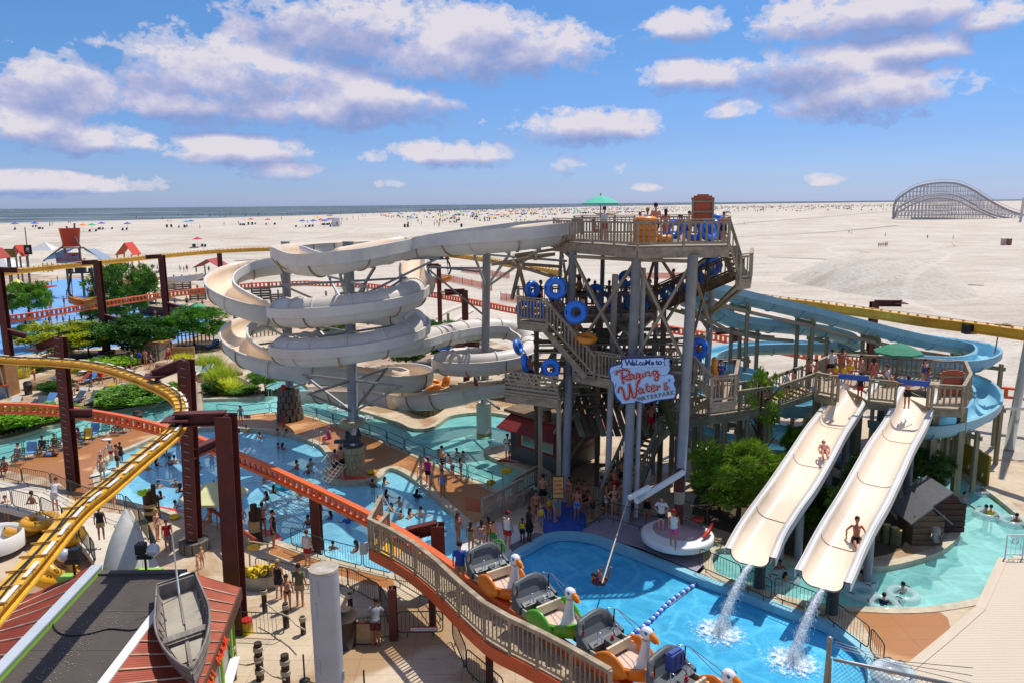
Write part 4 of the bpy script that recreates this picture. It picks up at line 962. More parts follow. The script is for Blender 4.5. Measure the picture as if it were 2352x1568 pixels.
TP = [(1004,98),(1014,78),(1385,62),(1400,82),(1388,100),(1400,132),(1385,142),(1020,158),(1004,148),(1012,124)]
plate('top_plank_edge',grow(TP,.03),MATS['sign_navy'],.09,.11); plate('top_plank',grow(TP,-.02),mat('sign_pale_blue','b7d2ef',.5,var=.04),.11,.13)
for L in ([(905,210),(930,190),(980,172)],[(1430,95),(1447,108),(1425,112)],[(938,315),(955,300),(940,345)],[(1330,222),(1385,226),(1430,214)],[(1415,285),(1440,280),(1455,285)]):
 MB().tube([S7(x,y) - V((0,.092,0)) for x,y in L],.012,4).build('plank_line',MATS['sign_navy'],sg)
MB().ball(S7(1442,266) - V((0,.09,0)),.055,8,(1,.15,1)).build('blue_drop',mat('drop_blue','2a62c0'),sg)
REDL = mat('sign_red','b3202c',.45,var=.05); GRY = mat('sign_grey','6f6d70',.5); WHL = mat('sign_white','e8e6e2',.5); DKL = mat('sign_dark_outline','5b4347',.5)
k7 = 1 / 4 * SY / FPX                                 # metres per region pixel on the sign plane
def T7(nm,s,x,y,size,m,d,rot=0,off=0,shear=0,sx=1,sp=1.0):
 p = S7(x,y); return text_mesh(nm,s,(p.x,-d,p.z),size * k7,m,sg,rot=(math.pi / 2,-rot,0),extrude=.004,offset=off * k7,shear=shear,sx=sx,space=sp)
x_ = 1048
for ch,dy,sz,w in (('W',0,76,46),('e',4,66,34),('L',0,66,32),('c',2,66,30),('o',6,60,30),('M',0,66,46),('e',4,62,40)):
 T7('letter',ch,x_ + w / 2,112 + dy - (x_ - 1048) * .03,sz,MATS['sign_navy'],.132,R(2 + (dy - 3)),3.0); x_ += w
T7('letter','t',1326,104,70,MATS['sign_navy'],.132,R(4),3.0); T7('letter','o',1356,104,74,MATS['sign_navy'],.132,R(0),3.0)
# script lettering: hand-set strokes
def stroke(pts,r):
 for nm,m,rr,d in (('letter_outline',DKL,r + 7.5,.093),('letter_inline',WHL,r + 4,.098),('letter',REDL,r,.104)):
  P_ = smooth([V((x,y,0)) for x,y in pts],5); mb = MB()
  mb.tube([S7(p.x,p.y) - V((0,d,0)) for p in P_],rr * k7,8);
  c0 = -d; mb.v = [(v[0],c0 + (v[1] - c0) * .12,v[2]) for v in mb.v]; mb.build(nm,m,sg)
W_ = 8.5
stroke([(952,222),(968,192),(1020,175),(1062,180),(1075,205),(1050,232),(1000,245)],W_)   # R bowl
stroke([(1010,190),(1008,230),(1015,270),(1022,305)],W_ + 1); stroke([(1020,245),(1050,262),(1088,262)],W_)
stroke([(1112,222),(1090,215),(1078,240),(1090,258),(1112,240),(1118,218),(1120,250),(1135,252)],W_ - 1)   # a
stroke([(1165,212),(1142,212),(1138,236),(1155,246),(1168,222),(1172,212),(1172,260),(1160,296),(1145,292),(1160,268),(1190,245)],W_ - 1)  # g
stroke([(1196,205),(1198,235),(1212,236)],W_ - 1); stroke([(1192,184),(1194,182)],W_)                                # i
stroke([(1226,238),(1224,202),(1240,196),(1256,198),(1262,225),(1278,224)],W_ - 1)                                 # n
stroke([(1322,188),(1300,186),(1292,210),(1308,222),(1326,200),(1332,186),(1340,240),(1328,268),(1310,262),(1325,240),(1356,212)],W_ - 1)
stroke([(975,388),(978,350),(1002,338),(1018,360),(1035,430),(1060,440),(1078,400),(1075,330),(1072,300),(1088,345),(1110,420),(1130,420),(1142,370),(1146,300)],W_ + 1)  # W
stroke([(1192,350),(1170,346),(1160,370),(1176,388),(1196,366),(1198,346),(1204,380),(1220,380)],W_ - 1)       # a
stroke([(1236,296),(1236,350),(1250,372),(1266,362)],W_ - 1); stroke([(1218,330),(1262,322)],W_ - 2)              # t
stroke([(1276,348),(1306,338),(1298,318),(1278,330),(1278,358),(1296,368),(1322,352)],W_ - 1)                     # e
stroke([(1332,364),(1332,324),(1342,330),(1362,318)],W_ - 1)                                                            # r
stroke([(1422,300),(1398,300),(1400,320),(1425,330),(1418,352),(1390,350)],W_ - 1); stroke([(1440,344),(1442,346)],W_ - 1)  # s
for i,ch in enumerate('WATERPARK'): T7('letter',ch,1172 + i * 37,442 - i * 7.2,52,GRY,.094,R(10),3.2)
stick('mounting_pole',S7(1250,470) + V((0,.35,-.1)),S7(1250,100) + V((0,.25,0)),.2,.2,WHITE,sg)
# ================================================================ overhead tracks and their maroon supports
def track(label,pts,w=.42,h=.5,m=YELLOW,near=True,rung=.9,cat='ride track',side=1):
 path = resample(smooth(pts,8),.35); o = thing('ride_track',label,cat,V((path[0].x,path[0].y,path[0].z)))
 pr = [(-w * .5,0),(-w * .5,-.07),(-w * .2,-.09),(-w * .2,-h + .08),(-w * .5,-h + .06),(-w * .5,-h),(w * .5,-h),(w * .5,-h + .06),(w * .2,-h + .08),(w * .2,-.09),(w * .5,-.07),(w * .5,0)]
 rp = rel(o,path); mb = MB(); sweep(mb,rp,pr,smooth_=False); mb.build('beam',m,o); fr = frames(rp)
 if near:
  for d,nm,mm,ww in ((side * w * .42,'conductor_strip',GALV,.06),(-side * w * .1,'cable',BLACK,.02),(side * w * .12,'cable',BLACK,.02)):
   mb = MB(); wob = [p + r * (d + (0 if ww > .03 else .05 * math.sin(i * .35 + d * 40))) + u * .05 for i,(p,t_,r,u) in enumerate(fr)]
   if ww > .03:
    for i,(p,t_,r,u) in enumerate(fr[:-1]):
     if i % 3 != 2: mb.bar(wob[i],wob[i + 1],.09,.02)
    tag(mb.build(nm,WHITE,o),kind='stuff')
   else: mb.tube(wob,ww,5); mb.build(nm,mm,o)
  k = int(rung / .35)
  for i in range(1,len(fr) - 1,max(2,k)):
   p,t_,r,u = fr[i]; stick('cross_tie',p - r * w * .62 + u * .04,p + r * w * .62 + u * .04,.04,.04,MATS['tie_brass'],o)
 else:
  mb = MB()
  for i,(p,t_,r,u) in enumerate(fr[:-1:2]): mb.box(p + u * .06,(.12,.12,.1))
  mb.tube([p + u * (.12 + .05 * math.sin(i)) for i,(p,t_,r,u) in enumerate(fr[::3])],.02,4); tag(mb.build('cable_clips',mat('pale_clips','c9b07a',.6),o),kind='stuff')
 return o,path
mat('tie_brass','b5852a',.5,.3)
def GP(L,z): return [G(x,y,z) for x,y in L]
yt,yp = track('near yellow monorail track sweeping round in a bend over the left pool deck',GP([(-160,812),(-60,815),(40,822),(130,826),(225,836),(300,857),(362,881),(400,903),(416,928),(414,955),(396,985),(325,1043),(250,1106),(175,1166),(75,1283),(5,1362),(-90,1470),(-200,1600)],8.0),.46,.32,side=-1)
yt2,_ = track('far yellow monorail track running behind the white slides above the beach',GP([(-200,640),(0,622),(110,611),(220,600),(370,585),(500,574),(620,569),(760,566)],9.0),.45,.55,near=False)
track('yellow monorail track section seen between the slide and the tower',GP([(900,574),(1010,580),(1100,590),(1176,604),(1290,622)],9.0),.45,.55,near=False)
track('yellow monorail track passing beyond the blue slides to the right',GP([(1700,676),(1844,690),(1925,701),(2006,711),(2120,728),(2240,742),(2352,757),(2500,778),(2800,826),(3200,900)],8.3),.45,.6,near=False,side=-1)
# orange ladder track: two flanges with windows between
def ladder(label,pts,h=.62,step=.42,w=.22,m=ORANGE,lim=300):
 path = resample(smooth(pts,8),step); o = thing('ladder_track',label,'ride track',V(path[0])); rp = rel(o,path)
 for nm,zz,hh,ww in (('top_flange',0,.14,w * 1.3),('bottom_flange',-h + .14,.16,w)):
  mb = MB(); sweep(mb,rp,[(-ww / 2,zz),(-ww / 2,zz - hh),(ww / 2,zz - hh),(ww / 2,zz)],smooth_=False); mb.build(nm,m,o)
 mb = MB()
 for i,p in enumerate(rp):
  a,b = p - V((0,0,.12)),p - V((0,0,h - .12)); t_ = (rp[min(i + 1,len(rp) - 1)] - rp[max(0,i - 1)])
  if lim and i < lim: stick('web_plate',a,b,w * .5,step * .42,m,o,up=(t_.x,t_.y,0))
  else: mb.bar(a,b,w * .5,step * .42,up=(t_.x,t_.y,0))
 if mb.v: tag(mb.build('web_plates',m,o),kind='stuff')
 return o,path
ot,op_ = ladder('near orange ladder rail track running from the left edge down to the duck car station',[G(*q) for q in [(-120,922,4.4),(0,924,4.4),(100,928,4.3),(200,939,4.3),(300,956,4.2),(400,982,4.0),(490,1014,3.9),(600,1060,3.6),(715,1112,3.3),(820,1162,3.05),(900,1203,2.9),(960,1240,2.8),(1040,1294,2.75),(1120,1352,2.75),(1210,1415,2.75),(1320,1490,2.75),(1430,1560,2.75),(1560,1640,2.75)]])
ladder('far orange ladder rail track crossing the splash area to the white slides',[G(*q) for q in [(-150,742,4.4),(0,727,4.4),(110,712,4.4),(230,693,4.4),(350,675,4.4),(460,662,4.4),(580,650,4.3),(700,645,4.2)]],.75,.6,.3)
ladder('orange ladder rail track on the sand beyond the white coils',[G(*q) for q in [(700,645,4.2),(830,650,4.0),(915,660,3.8),(1000,672,3.6),(1100,690,3.4),(1180,706,3.2),(1300,724,3.1)]],.75,.6,.3)
ladder('orange ladder rail track seen behind the blue slides',[G(*q) for q in [(1500,742,3.0),(1640,765,3.0),(1800,795,3.0),(1950,822,3.0),(2100,850,3.0),(2250,880,3.0),(2352,892,3.0),(2450,905,3),(2700,940,3),(3000,985,3)]],.75,.6,.3)
# maroon I-beam supports
def ibeam(mb,a,b,w,d,up=None):
 a,b = V(a),V(b); t_ = (b - a).normalized(); up_ = V(up) if up else V((0,1,0)) if abs(t_.z) > .9 else V((0,0,1))
 r = t_.cross(up_).normalized(); u = r.cross(t_).normalized()
 mb.bar(a + u * d / 2,b + u * d / 2,w,.05,up=u).bar(a - u * d / 2,b - u * d / 2,w,.05,up=u).bar(a,b,.05,d - .05,up=u)
def support(label,base,ht,w=.5,d=.55,arm=None,arms=(),ped=None,rungs=False,group=None,lean=(0,0),name='track_support'):
 o = thing(name,label,'steel support',base,group=group); mb = MB(); top = V((lean[0],lean[1],ht)); ibeam(mb,V((0,0,-.1)),top,w,d);
 mb.build('post',MAROON,o)
 if ped:
  n = 12
  for i in range(2 if ped > .9 else 1):
   for j in range(n):
    a = 2 * math.pi * (j + .5 * i) / n; MB().box((math.cos(a) * ped * .9,math.sin(a) * ped * .9,.26 + i * .5),(ped * .28,ped * .46,.49),a).build('stone_block',MATS['dark_foot_stone'],o)
  MB().tube([(0,0,0),(0,0,.5 * (2 if ped > .9 else 1))],ped * .85,12).build('core',DGREY,o)
 for k,(z,to) in enumerate(arms):
  mb = MB(); ibeam(mb,V((lean[0] * z / ht,lean[1] * z / ht,z)),V(to) - V(base),w * .75,.42); mb.build('arm',MAROON,o)
  if z > ht - .4:
   e = V(to) - V(base)
   d_ = (e - V((0,0,z))); d_.z = 0; d_.normalize(); q = V((-d_.y,d_.x,0))
   MB().box(e - d_ * .1 + V((0,0,.02)),(.9,.9,.05),math.atan2(d_.y,d_.x)).tube([e - q * .3 + V((0,0,.1)),e + V((0,0,.25)),e - d_ * .6 + V((0,0,.18)),e - d_ * 1.6 + V((0,0,.1))],.03,5).build('clamp_plate',MAROON,o)
 if rungs:
  for i in range(int(ht / .38)):
   z = .6 + i * .38; stick('rung',(.1 + lean[0] * z / ht,-d / 2 - .05 + lean[1] * z / ht,z),(-.12 + lean[0] * z / ht,-d / 2 - .05 + lean[1] * z / ht,z + .06),.03,.03,GALV,o)
 return o
b1 = G(170,1122); support('tall maroon post with ladder rungs standing left in the pool deck loungers',b1,8.6,.5,.5,arms=((8.5,P(85,800,b1.y + .5)),(4.4,G(212,948,4.3))),rungs=True,lean=(.2,0))
b2 = G(447,1262); support('maroon post on a grey stone drum beside the green umbrella',b2,8.9,.55,.55,arms=((8.8,G(352,862,8.3)),(4.6,G(500,1014,4.2))),ped=.62,rungs=True,lean=(.35,0))
b3 = G(545,1448); support('broad maroon post in front of the main pool carrying the track bend',b3,8.3,.58,.6,arms=((8.2,G(402,962,8.2)),),lean=(.2,0))
b4 = V((G(722,1115,3.1).x,G(722,1115,3.1).y,0)); support('short maroon post under the orange track in the pool',b4,2.7,.42,.45)
b5 = G(905,1466); support('slim maroon post under the station deck near the gate',b5,2.0,.28,.28)
b6 = V((G(1010,1210,2.4).x,G(1010,1230,2.4).y,0)); support('maroon arm and post beside the orange track behind the station',b6,2.9,.5,.5,arms=((2.8,G(935,1225,2.5)),))
for i,(xt,yt_,xb,yb,ax) in enumerate([(5,617,27,860,40),(222,600,246,815,188),(372,587,388,778,335),(503,575,512,690,475)]):
 b = G(xb,yb); h = P(xt,yt_,b.y).z; support(('leftmost','second','third','fourth and farthest')[i] + ' of the four maroon posts along the far yellow track',b,h,.6,.6,arms=((h - .1,P(ax,yt_ + 4,b.y + .5)),(4.2,b + V((1.8,0,3.7)))),ped=.8,group='maroon posts of the far track',lean=(0,0))
for i,(x,yb,Y,h,lab) in enumerate([(1010,690,92,8.4,'maroon post under the slide behind the first coil'),(1068,790,62,8.6,'maroon post holding the yellow track on the sand between coil and tower'),(1092,800,60,4.6,'short branched maroon post on the sand behind the small coil'),(2008,862,57,8.0,'maroon post and arm for the yellow track beyond the blue slide'),(1690,800,60,5.5,'maroon post on the sand behind the turquoise slide')]):
 b = V((P(x,700,Y).x,Y,0)); support(lab,b,h,.5,.5,arms=((h - .1,b + V((-1.6 if i != 3 else 1.9,-.3,h - .1))),))
# hanging boat cars of the overhead ride
def galleon(loc,rz,label,zc):
 o = thing('hanging_boat_car',label,'ride car',loc); o.rotation_euler.z = rz
 GO = mat('boat_car_orange','c4701e',.5,var=.25,scale=4); mb = MB(); vs = []; N = 14; K = 8
 for i in range(N + 1):
  s = i / N * 2 - 1; w = .75 * (1 - abs(s) ** 2.4) + .05; zt = .35 * abs(s) ** 2 + .25 * max(0,-s) ; zbm = -.75 + .5 * s * s
  for k in range(K + 1):
   a = math.pi * k / K; vs.append((s * 1.7,w * math.cos(a),zt + (zbm - zt) * math.sin(a)))
 mb.add(vs,[(i * (K + 1) + k,(i + 1) * (K + 1) + k,(i + 1) * (K + 1) + k + 1,i * (K + 1) + k + 1) for i in range(N) for k in range(K)] + [(i * (K + 1),i * (K + 1) + K,(i + 1) * (K + 1) + K,(i + 1) * (K + 1)) for i in range(N)],True)
 mb.build('hull',GO,o)
 for s in (-.45,.45): MB().tube([(-1.6,s * .5,.6),(-.8,s * 1.6,.22),(0,s * 1.75,.1),(.8,s * 1.6,.22),(1.6,s * .4,.4)],.05,5).build('gold_trim',mat('gold_trim','d8a63c',.4),o)
 for x in (-1.2,1.2):
  MB().tube([(x,0,.3),(x * .9,0,zc)],.05,6).build('hanger_rod',DGREY,o)
  MB().tube([(x * 1.1,0,.5),(x * 1.35,0,1.2),(x * 1.15,0,2.0),(x * .9,0,zc)],.13,6).build('curved_pylon',DGREY,o)
 MB().box((0,0,zc + .05),(2.8,.5,.16)).box((0,0,zc + .4),(1.1,.6,.5)).box((-1.1,0,zc + .3),(.4,.7,.5)).box((1.1,0,zc + .3),(.4,.7,.5)).build('bogie',DGREY,o)
 return o
g1 = G(193,690,4.5); galleon(G(193,690,4.8),.2,'orange galleon car with two riders hanging from the far yellow track',3.2)
galleon(G(1010,640,5.5),.3,'striped galleon car hanging behind the slide above the sand',2.6)
bg_ = thing('track_bogie','dark motor bogie with a box hanging from the yellow track at far right','ride bogie',G(2268,752,8.0))
MB().box((0,0,-.3),(2.6,.3,.15)).build('beam',DGREY,bg_)
for x in (-1.25,-.9,.7,1.15): MB().box((x,0,-.1),(.3,.5,.55)).build('wheel_block',BLACK,bg_)
MB().box((-.35,-.1,-.05),(.75,.4,.45)).build('control_box',mat('beige_box','a9a283',.6),bg_); MB().tube([(.7,0,-.3),(.6,0,-1.6)],.04,6).build('hanger_rod',RUST,bg_)
# ================================================================ big foreground column
gc = P(743,1303,14.0); o = thing('steel_column','big pale grey steel column with a flat speckled cap in the foreground','column',V((gc.x,gc.y,0)))
SC = mat('pale_grey_column','9b9fa4',.5,.1,var=.07,scale=2,bump=.002,dirt='85827c',dirt_amt=.3)
MB().tube([(0,0,0),(0,0,gc.z)],.285,40,cap=False).build('shaft',SC,o)
MB().tube([(0,0,gc.z - .03),(0,0,gc.z + .01)],.293,40).build('cap',mat('column_cap','9f9482',.7,var=.2,scale=9,dirt='d8d4cc',dirt_amt=.6),o)
for (dx,z) in ((-.2,-.28),(-.06,-.30),(-.24,-.72),(-.12,-.76),(-.2,-1.95),(-.12,-1.98)):
 y = -math.sqrt(.285 ** 2 - dx * dx); MB().box((dx,y,gc.z + z),(.025,.03,.3)).build('weld_tab',SC,o)
MB().box((-.1,-.31,gc.z - 2.9),(.16,.12,.22)).box((.285,-.05,gc.z - 2.3),(.06,.05,.2)).build('bracket',SC,o)
# ================================================================ station deck
ST = 2.3
fe = smooth(GP([(850,1255),(863,1262),(928,1297),(993,1348),(1055,1410),(1128,1475),(1200,1513),(1290,1562),(1400,1630),(1500,1700)],ST),5)
be = smooth(GP([(878,1196),(905,1212),(955,1246),(1030,1300),(1105,1358),(1200,1424),(1260,1466),(1350,1528),(1450,1600),(1540,1660)],ST),5)
st = thing('station_deck','curved plank station deck with orange edge beam beside the duck cars','deck',V((fe[10].x,fe[10].y,0)))
def sample(L,f): f = f * (len(L) - 1); i = min(int(f),len(L) - 2); return L[i].lerp(L[i + 1],f - i)
NPL = 92
for i in range(NPL):
 f0,f1 = i / NPL,(i + .93) / NPL; q = [sample(fe,f0),sample(fe,f1),sample(be,f1),sample(be,f0)]; q = rel(st,q)
 mb = MB(); mb.add([p - V((0,0,.05)) for p in q] + q,[(3,2,1,0),(4,5,6,7),(0,1,5,4),(1,2,6,5),(2,3,7,6),(3,0,4,7)]); mb.build('plank',WOODL,st)
for nm,L,sgn in (('edge_beam',fe,1),('edge_beam',be,-1)):
 mb = MB(); sweep(mb,rel(st,L),[(-.07,-.06),(-.07,-.5),(.07,-.5),(.07,-.06)],smooth_=False); mb.build(nm,mat('orange_edge_beam','c4552c',.5,var=.1,scale=1),st)
YM = mat('yellow_floor_mat','d9a920',.6,var=.12,scale=2,dirt='8a6a1a',dirt_amt=.5)
ym = [sample(fe,.03),sample(fe,.19),sample(be,.2).lerp(sample(fe,.2),.1),sample(be,.06)]
MB().prism(rel(st,[V((p.x,p.y,0)) for p in ym]),ST + .006,ST + .02).build('yellow_mat',YM,st)
ym2 = [sample(fe,.22).lerp(sample(be,.22),.55),sample(fe,.27).lerp(sample(be,.27),.6),sample(be,.27),sample(be,.22)]
MB().prism(rel(st,[V((p.x,p.y,0)) for p in ym2]),ST + .006,ST + .02).build('yellow_mat',YM,st)
rl = [sample(be,.0),fe[0] + V((.03,.02,0))] ; fpts = [fe[i] + V((0,.0,0)) for i in range(0,len(fe) - 3,4)]
railing(st,[fe[0]] + fpts[1:],1.18,.17,WOOD,single=True,bal=.042,top=.17,post=2.4)
railing(st,[sample(be,.0),fe[0]],1.15,.17,WOOD,single=True,bal=.045,top=.15)
railing(st,[sample(fe,.13),sample(fe,.13).lerp(sample(be,.13),.55)],1.15,.17,WOOD,single=True,bal=.045,top=.14)
MB().tube(rel(st,smooth([sample(be,.02) + V((0,0,1.2)),sample(be,.1) + V((0,0,.75)),sample(be,.17) + V((0,0,.9))],5)),.02,5).build('rope',mat('rope','b9ab90',.8,var=.1,scale=20),st)
for f in (.3,.5,.7,.9): stick('support_post',*rel(st,[sample(fe,f).lerp(sample(be,f),.5) - V((0,0,ST)),sample(fe,f).lerp(sample(be,f),.5) - V((0,0,.1))]),.25,.25,MAROON,st)
MB().box(rel(st,[fe[0] + V((-.25,0,-.05))])[0],(.28,.25,.42)).build('junction_box',mat('light_grey_box','b9bcb9',.5),st)
# ================================================================ duck cars
DG = mat('car_grey_plastic','54585a',.5,var=.08,scale=2); LG = mat('car_pale_grey','9b9b95',.4,var=.1,scale=2); DW = mat('duck_white','dcdcd8',.3,var=.03,coat=.4); BK = mat('beak_orange','d97a10',.35,var=.06)
INN = mat('duck_interior_cream','cdb3a0',.4,var=.05); MATT = mat('car_floor_mat','9c8f6c',.8,var=.2,scale=20); CH = mat('chrome','b8babd',.2,.9)
def wavy_shell(o):
 # one moulded seat: back wall, scalloped sides
 mb = MB(); N = 16; vs = []; prof = []
 for i in range(N + 1):
  a = math.pi * (i / N) ; c_,s_ = math.cos(a),math.sin(a)
  y = .74 * (1 if c_ > 0 else -1) * abs(c_) ** .45; x = -.62 * abs(s_) ** .55
  hgt = .62 * abs(s_) ** .9 + .36 + .03 * math.cos(i * 1.7)
  for (dx,dy,z) in ((0,0,hgt),(.08,.08,hgt - .03),(.1,.1,.1),(-.06,-.06,.1),(-.05,-.05,hgt - .02)):
   vs.append((x + dx * abs(s_),y - dy * (1 if c_ > 0 else -1) * (1 if abs(c_) > .3 else 0),z))
 K = 5
 mb.add(vs,[(i * K + k,(i + 1) * K + k,(i + 1) * K + (k + 1) % K,i * K + (k + 1) % K) for i in range(N) for k in range(K)],True); return mb.build('seat_shell',DG,o)
def duck_car(label,loc,rz,bodym,stick_col,group):
 o = thing('duck_ride_car',label,'ride car',loc); o.rotation_euler.z = rz; tag(o,group=group)
 MB().box((-.1,0,-.12),(2.3,.3,.16)).build('chassis',BLACK,o)
 wavy_shell(o)
 MB().box((-.05,0,.04),(1.25,1.36,.08)).build('floor_pan',LG,o)
 for s in (-1,1):
  MB().box((.2,s * .68,.16),(.75,.05,.26)).build('side_wall',LG,o)
  for k in range(5):
   MB().tube([(-.62 + k * .02,s * (.30 + .09 * k),.2),(-.70 + .03 * k,s * (.42 + .07 * k),.55),(-.66 + .06 * k,s * (.38 + .08 * k),.95 - .1 * k)],.022,5).build('moulded_rib',mat('car_grey_rib','7d8183',.3,coat=.2),o)
 mb = MB(); vs = [(x,y,z) for y in (-.64,.64) for x,z in ((-.52,.12),(.02,.12),(.06,.34),(-.1,.42),(-.4,.40),(-.50,.60),(-.54,.88))]
 n = 7; mb.add(vs,[(i,i + 1,n + i + 1,n + i)[::-1] for i in range(n - 1)] + [tuple(range(n)),tuple(range(n,2 * n))[::-1]],False); mb.build('bench',DG,o)
 for s in (-.32,.32): MB().box((.3,s * 1.0,.09),(.42,.36,.02)).build('foot_mat',MATT,o)
 MB().prism([(.05,-.16),(.5,-.2),(.5,.2),(.05,.16)],.08,.46).build('console',DG,o)
 MB().tube([(.25,0,.46),(.25,0,.54)],.06,10).ball((.25,0,.58),.045,6).build('button',mat(stick_col[0],stick_col[1],.4),o)
 for s in (-.35,.35): MB().tube([(-.0,s,.42),(-.02,s,.72),(.12,s,.74),(.16,s,.46)],.018,6).build('grab_bar',CH,o)
 for s in (-.66,.66):
  MB().tube([(-.3,s,.55),(-.3,s * 1.02,.95)],.022,6).build('lap_lever',BLACK,o); MB().bar((-.28,s * 1.04,.3),(-.34,s * 1.04,.72),.05,.03).build('red_strap',ORANGE,o)
 # duck hull
 mb = MB(); vs = []; N = 18; K = 10
 for i in range(N + 1):
  s = i / N; x = .45 + 1.42 * s; w = .64 * (math.sin(math.pi * (.14 + .86 * s) ** .9) ** .6 if s < 1 else 0) + .02; top_ = .34 - .12 * math.sin(math.pi * s * .6) + .35 * max(0,s - .55) ** 1.2
  bot = -.30 + .62 * max(0,s - .55) ** 1.8 + .12 * (1 - s)
  for k in range(K + 1):
   a = math.pi * k / K; vs.append((x,w * math.cos(a) * (1 + .12 * math.sin(a)),top_ + (bot - top_) * math.sin(a) ** .8))
 f_ = [(i * (K + 1) + k,i * (K + 1) + k + 1,(i + 1) * (K + 1) + k + 1,(i + 1) * (K + 1) + k) for i in range(N) for k in range(K)]
 mb.add(vs,f_ + [tuple(range(K + 1))],True); h = mb.build('duck_body',bodym,o)
 mb = MB(); mb.v = []; iv = [(v[0] + (0.03 if v[0] < .6 else -.03),v[1] * .88,max(v[2] + .03,.1)) for v in vs]; mb.add(iv,[f[::-1] for f in f_],True); mb.build('interior',INN,o)
 rim = [V(vs[i * (K + 1)]) for i in range(N + 1)] + [V(vs[i * (K + 1) + K]) for i in range(N,-1,-1)]; MB().tube(rim,.045,6).build('rim',bodym,o)
 for s in (-1,1):                                  # wing on each side, swept back
  wg = [];
  mb = MB(); mb.ball((.78,s * .62,.1),.36,10,(1.9,.30,1.05))
  for i_,v in enumerate(mb.v):
   f = (v[0] - .10) / 1.37; mb.v[i_] = (v[0] - .05,v[1] + s * .05 * (1 - f),v[2] * (.55 + .5 * math.sin(max(0,min(1,f)) * 3.1)) + .05)
  mb.build('wing',bodym,o)
 MB().box((.5,0,.34),(.08,1.0,.3)).build('windscreen_seat',mat('cream_panel','cdbf9f',.4),o)
 MB().tube([(1.42,0,.22),(1.46,0,.45),(1.48,0,.7),(1.50,0,.9),(1.50,0,1.04)],[.25,.18,.14,.125,.12],16).build('neck',DW,o)
 hd = MB().ball((1.53,0,1.25),.18,12,(1.12,.92,1.05)).build('head',DW,o)
 mb = MB(); mb.tube([(1.64,0,1.26),(1.78,0,1.23),(1.90,0,1.17),(1.98,0,1.09)],[.10,.085,.06,.02],10); mb.build('upper_beak',BK,hd)
 MB().tube([(1.62,0,1.17),(1.74,0,1.12),(1.83,0,1.05)],[.075,.06,.02],8).build('lower_beak',BK,hd); MB().tube([(1.7,0,1.155),(1.8,0,1.12),(1.87,0,1.06)],[.035,.03,.012],6).build('tongue',mat('tongue_red','a8342a',.5),hd)
 for s in (-1,1):
  MB().ball((1.60,s * .138,1.33),.052,8,(1,.6,1.25)).build('eye',mat('eye_blue','6f8bc0',.2),hd); MB().ball((1.625,s * .158,1.33),.028,6,(1,.6,1.3)).build('pupil',BLACK,hd)
 for s in (-.25,.45): MB().tube([(-.55,.62,.9),(-.2,.7,.98),(.9,.35 + s * .3,.95),(1.45,.1,1.0)],.013,5).build('tie_rod',CH,o)
 return o
OD = mat('duck_orange','df7a12',.3,var=.05,coat=.4); GD = mat('duck_green','57a92c',.3,var=.05,coat=.4)
tp = lambda x,y: G(x,y,2.95)
cars = [(1128,1322,OD,('button_white','c9c6bc'),'orange duck car with grey seats, topmost in the row beside the man in blue'),(1238,1400,GD,('button_white','c9c6bc'),'green duck car with grey seats, second in the row of cars'),(1392,1492,OD,('button_red','b03030'),'orange duck car with a red button, third in the row of cars'),(1558,1588,OD,('button_red','b03030'),'duck car cut off by the bottom edge with a blue bag on its seat')]
cp = [tp(x,y) for x,y,*_ in cars]
for i,(x,y,bm3,sc3,lab) in enumerate(cars):
 d = cp[min(i + 1,3)] - cp[max(i - 1,0)] if 0 < i < 3 else (cp[1] - cp[0] if i == 0 else cp[3] - cp[2])
 c_ = duck_car(lab,cp[i],math.atan2(d.y,d.x),bm3,sc3,'duck cars lined up at the station'); c_.scale = (.96,) * 3
lb_ = cp[3]; d3 = (cp[3] - cp[2]).normalized(); q3 = V((-d3.y,d3.x,0))
bgo = thing('bag','blue soft bag with dark handles on the seat of the lowest duck car','bag',lb_ - d3 * .28 + V((0,0,.48)) + q3 * .18)
mb = MB().box((0,0,.22),(.22,.5,.48),math.atan2(d3.y,d3.x)); mb.box((-.01,0,.47),(.14,.42,.08),math.atan2(d3.y,d3.x)); mb.build('body',mat('blue_canvas','3c4f8c',.8,var=.15,scale=8),bgo)
MB().tube([V((0,0,0)) + q3 * .12 + d3 * .13 + V((0,0,.1)),q3 * .1 + d3 * .14 + V((0,0,.4)),q3 * -.1 + d3 * .14 + V((0,0,.4)),q3 * -.12 + d3 * .13 + V((0,0,.1))],.014,5).build('handle',BLACK,bgo)
# ================================================================ foreground building with roofs
RZ = 3.2
bd = thing('boat_rental_building','low building with a dark flat roof, rusty corrugated side roofs and orange letters','building',G(330,1460,0))
DR = mat('dark_tar_roof','4b433e',.85,var=.12,scale=1.5,bump=.004,bscale=30,dirt='574f49',dirt_amt=.4)
A_,B_,C_,D_ = G(221,1321,RZ),G(424,1318,RZ),G(60,1800,RZ),G(-210,1790,RZ)
MB().prism(rel(bd,[V((p.x,p.y,0)) for p in (A_,B_,C_,D_)]),RZ - .15,RZ).build('flat_roof',DR,bd)
for f in (.05,.25,.47,.72,.95):
 a,b = A_.lerp(D_,f),B_.lerp(C_,f); MB().bar(*rel(bd,[a + V((0,0,.004)),b + V((0,0,.004))]),.025,.012).build('roof_seam',mat('tar_seam','5a524b',.8),bd)
mb = MB(); random.seed(4)
for i in range(260):
 f = random.gauss(.42,.2); g = random.gauss(.45,.16)
 if 0 < f < 1 and .05 < g < .95: p = A_.lerp(D_,f).lerp(B_.lerp(C_,f),g); mb.box(rel(bd,[p + V((0,0,.012))])[0],(.035 * random.uniform(.4,1),.03 * random.uniform(.4,1),.015),random.random() * 3)
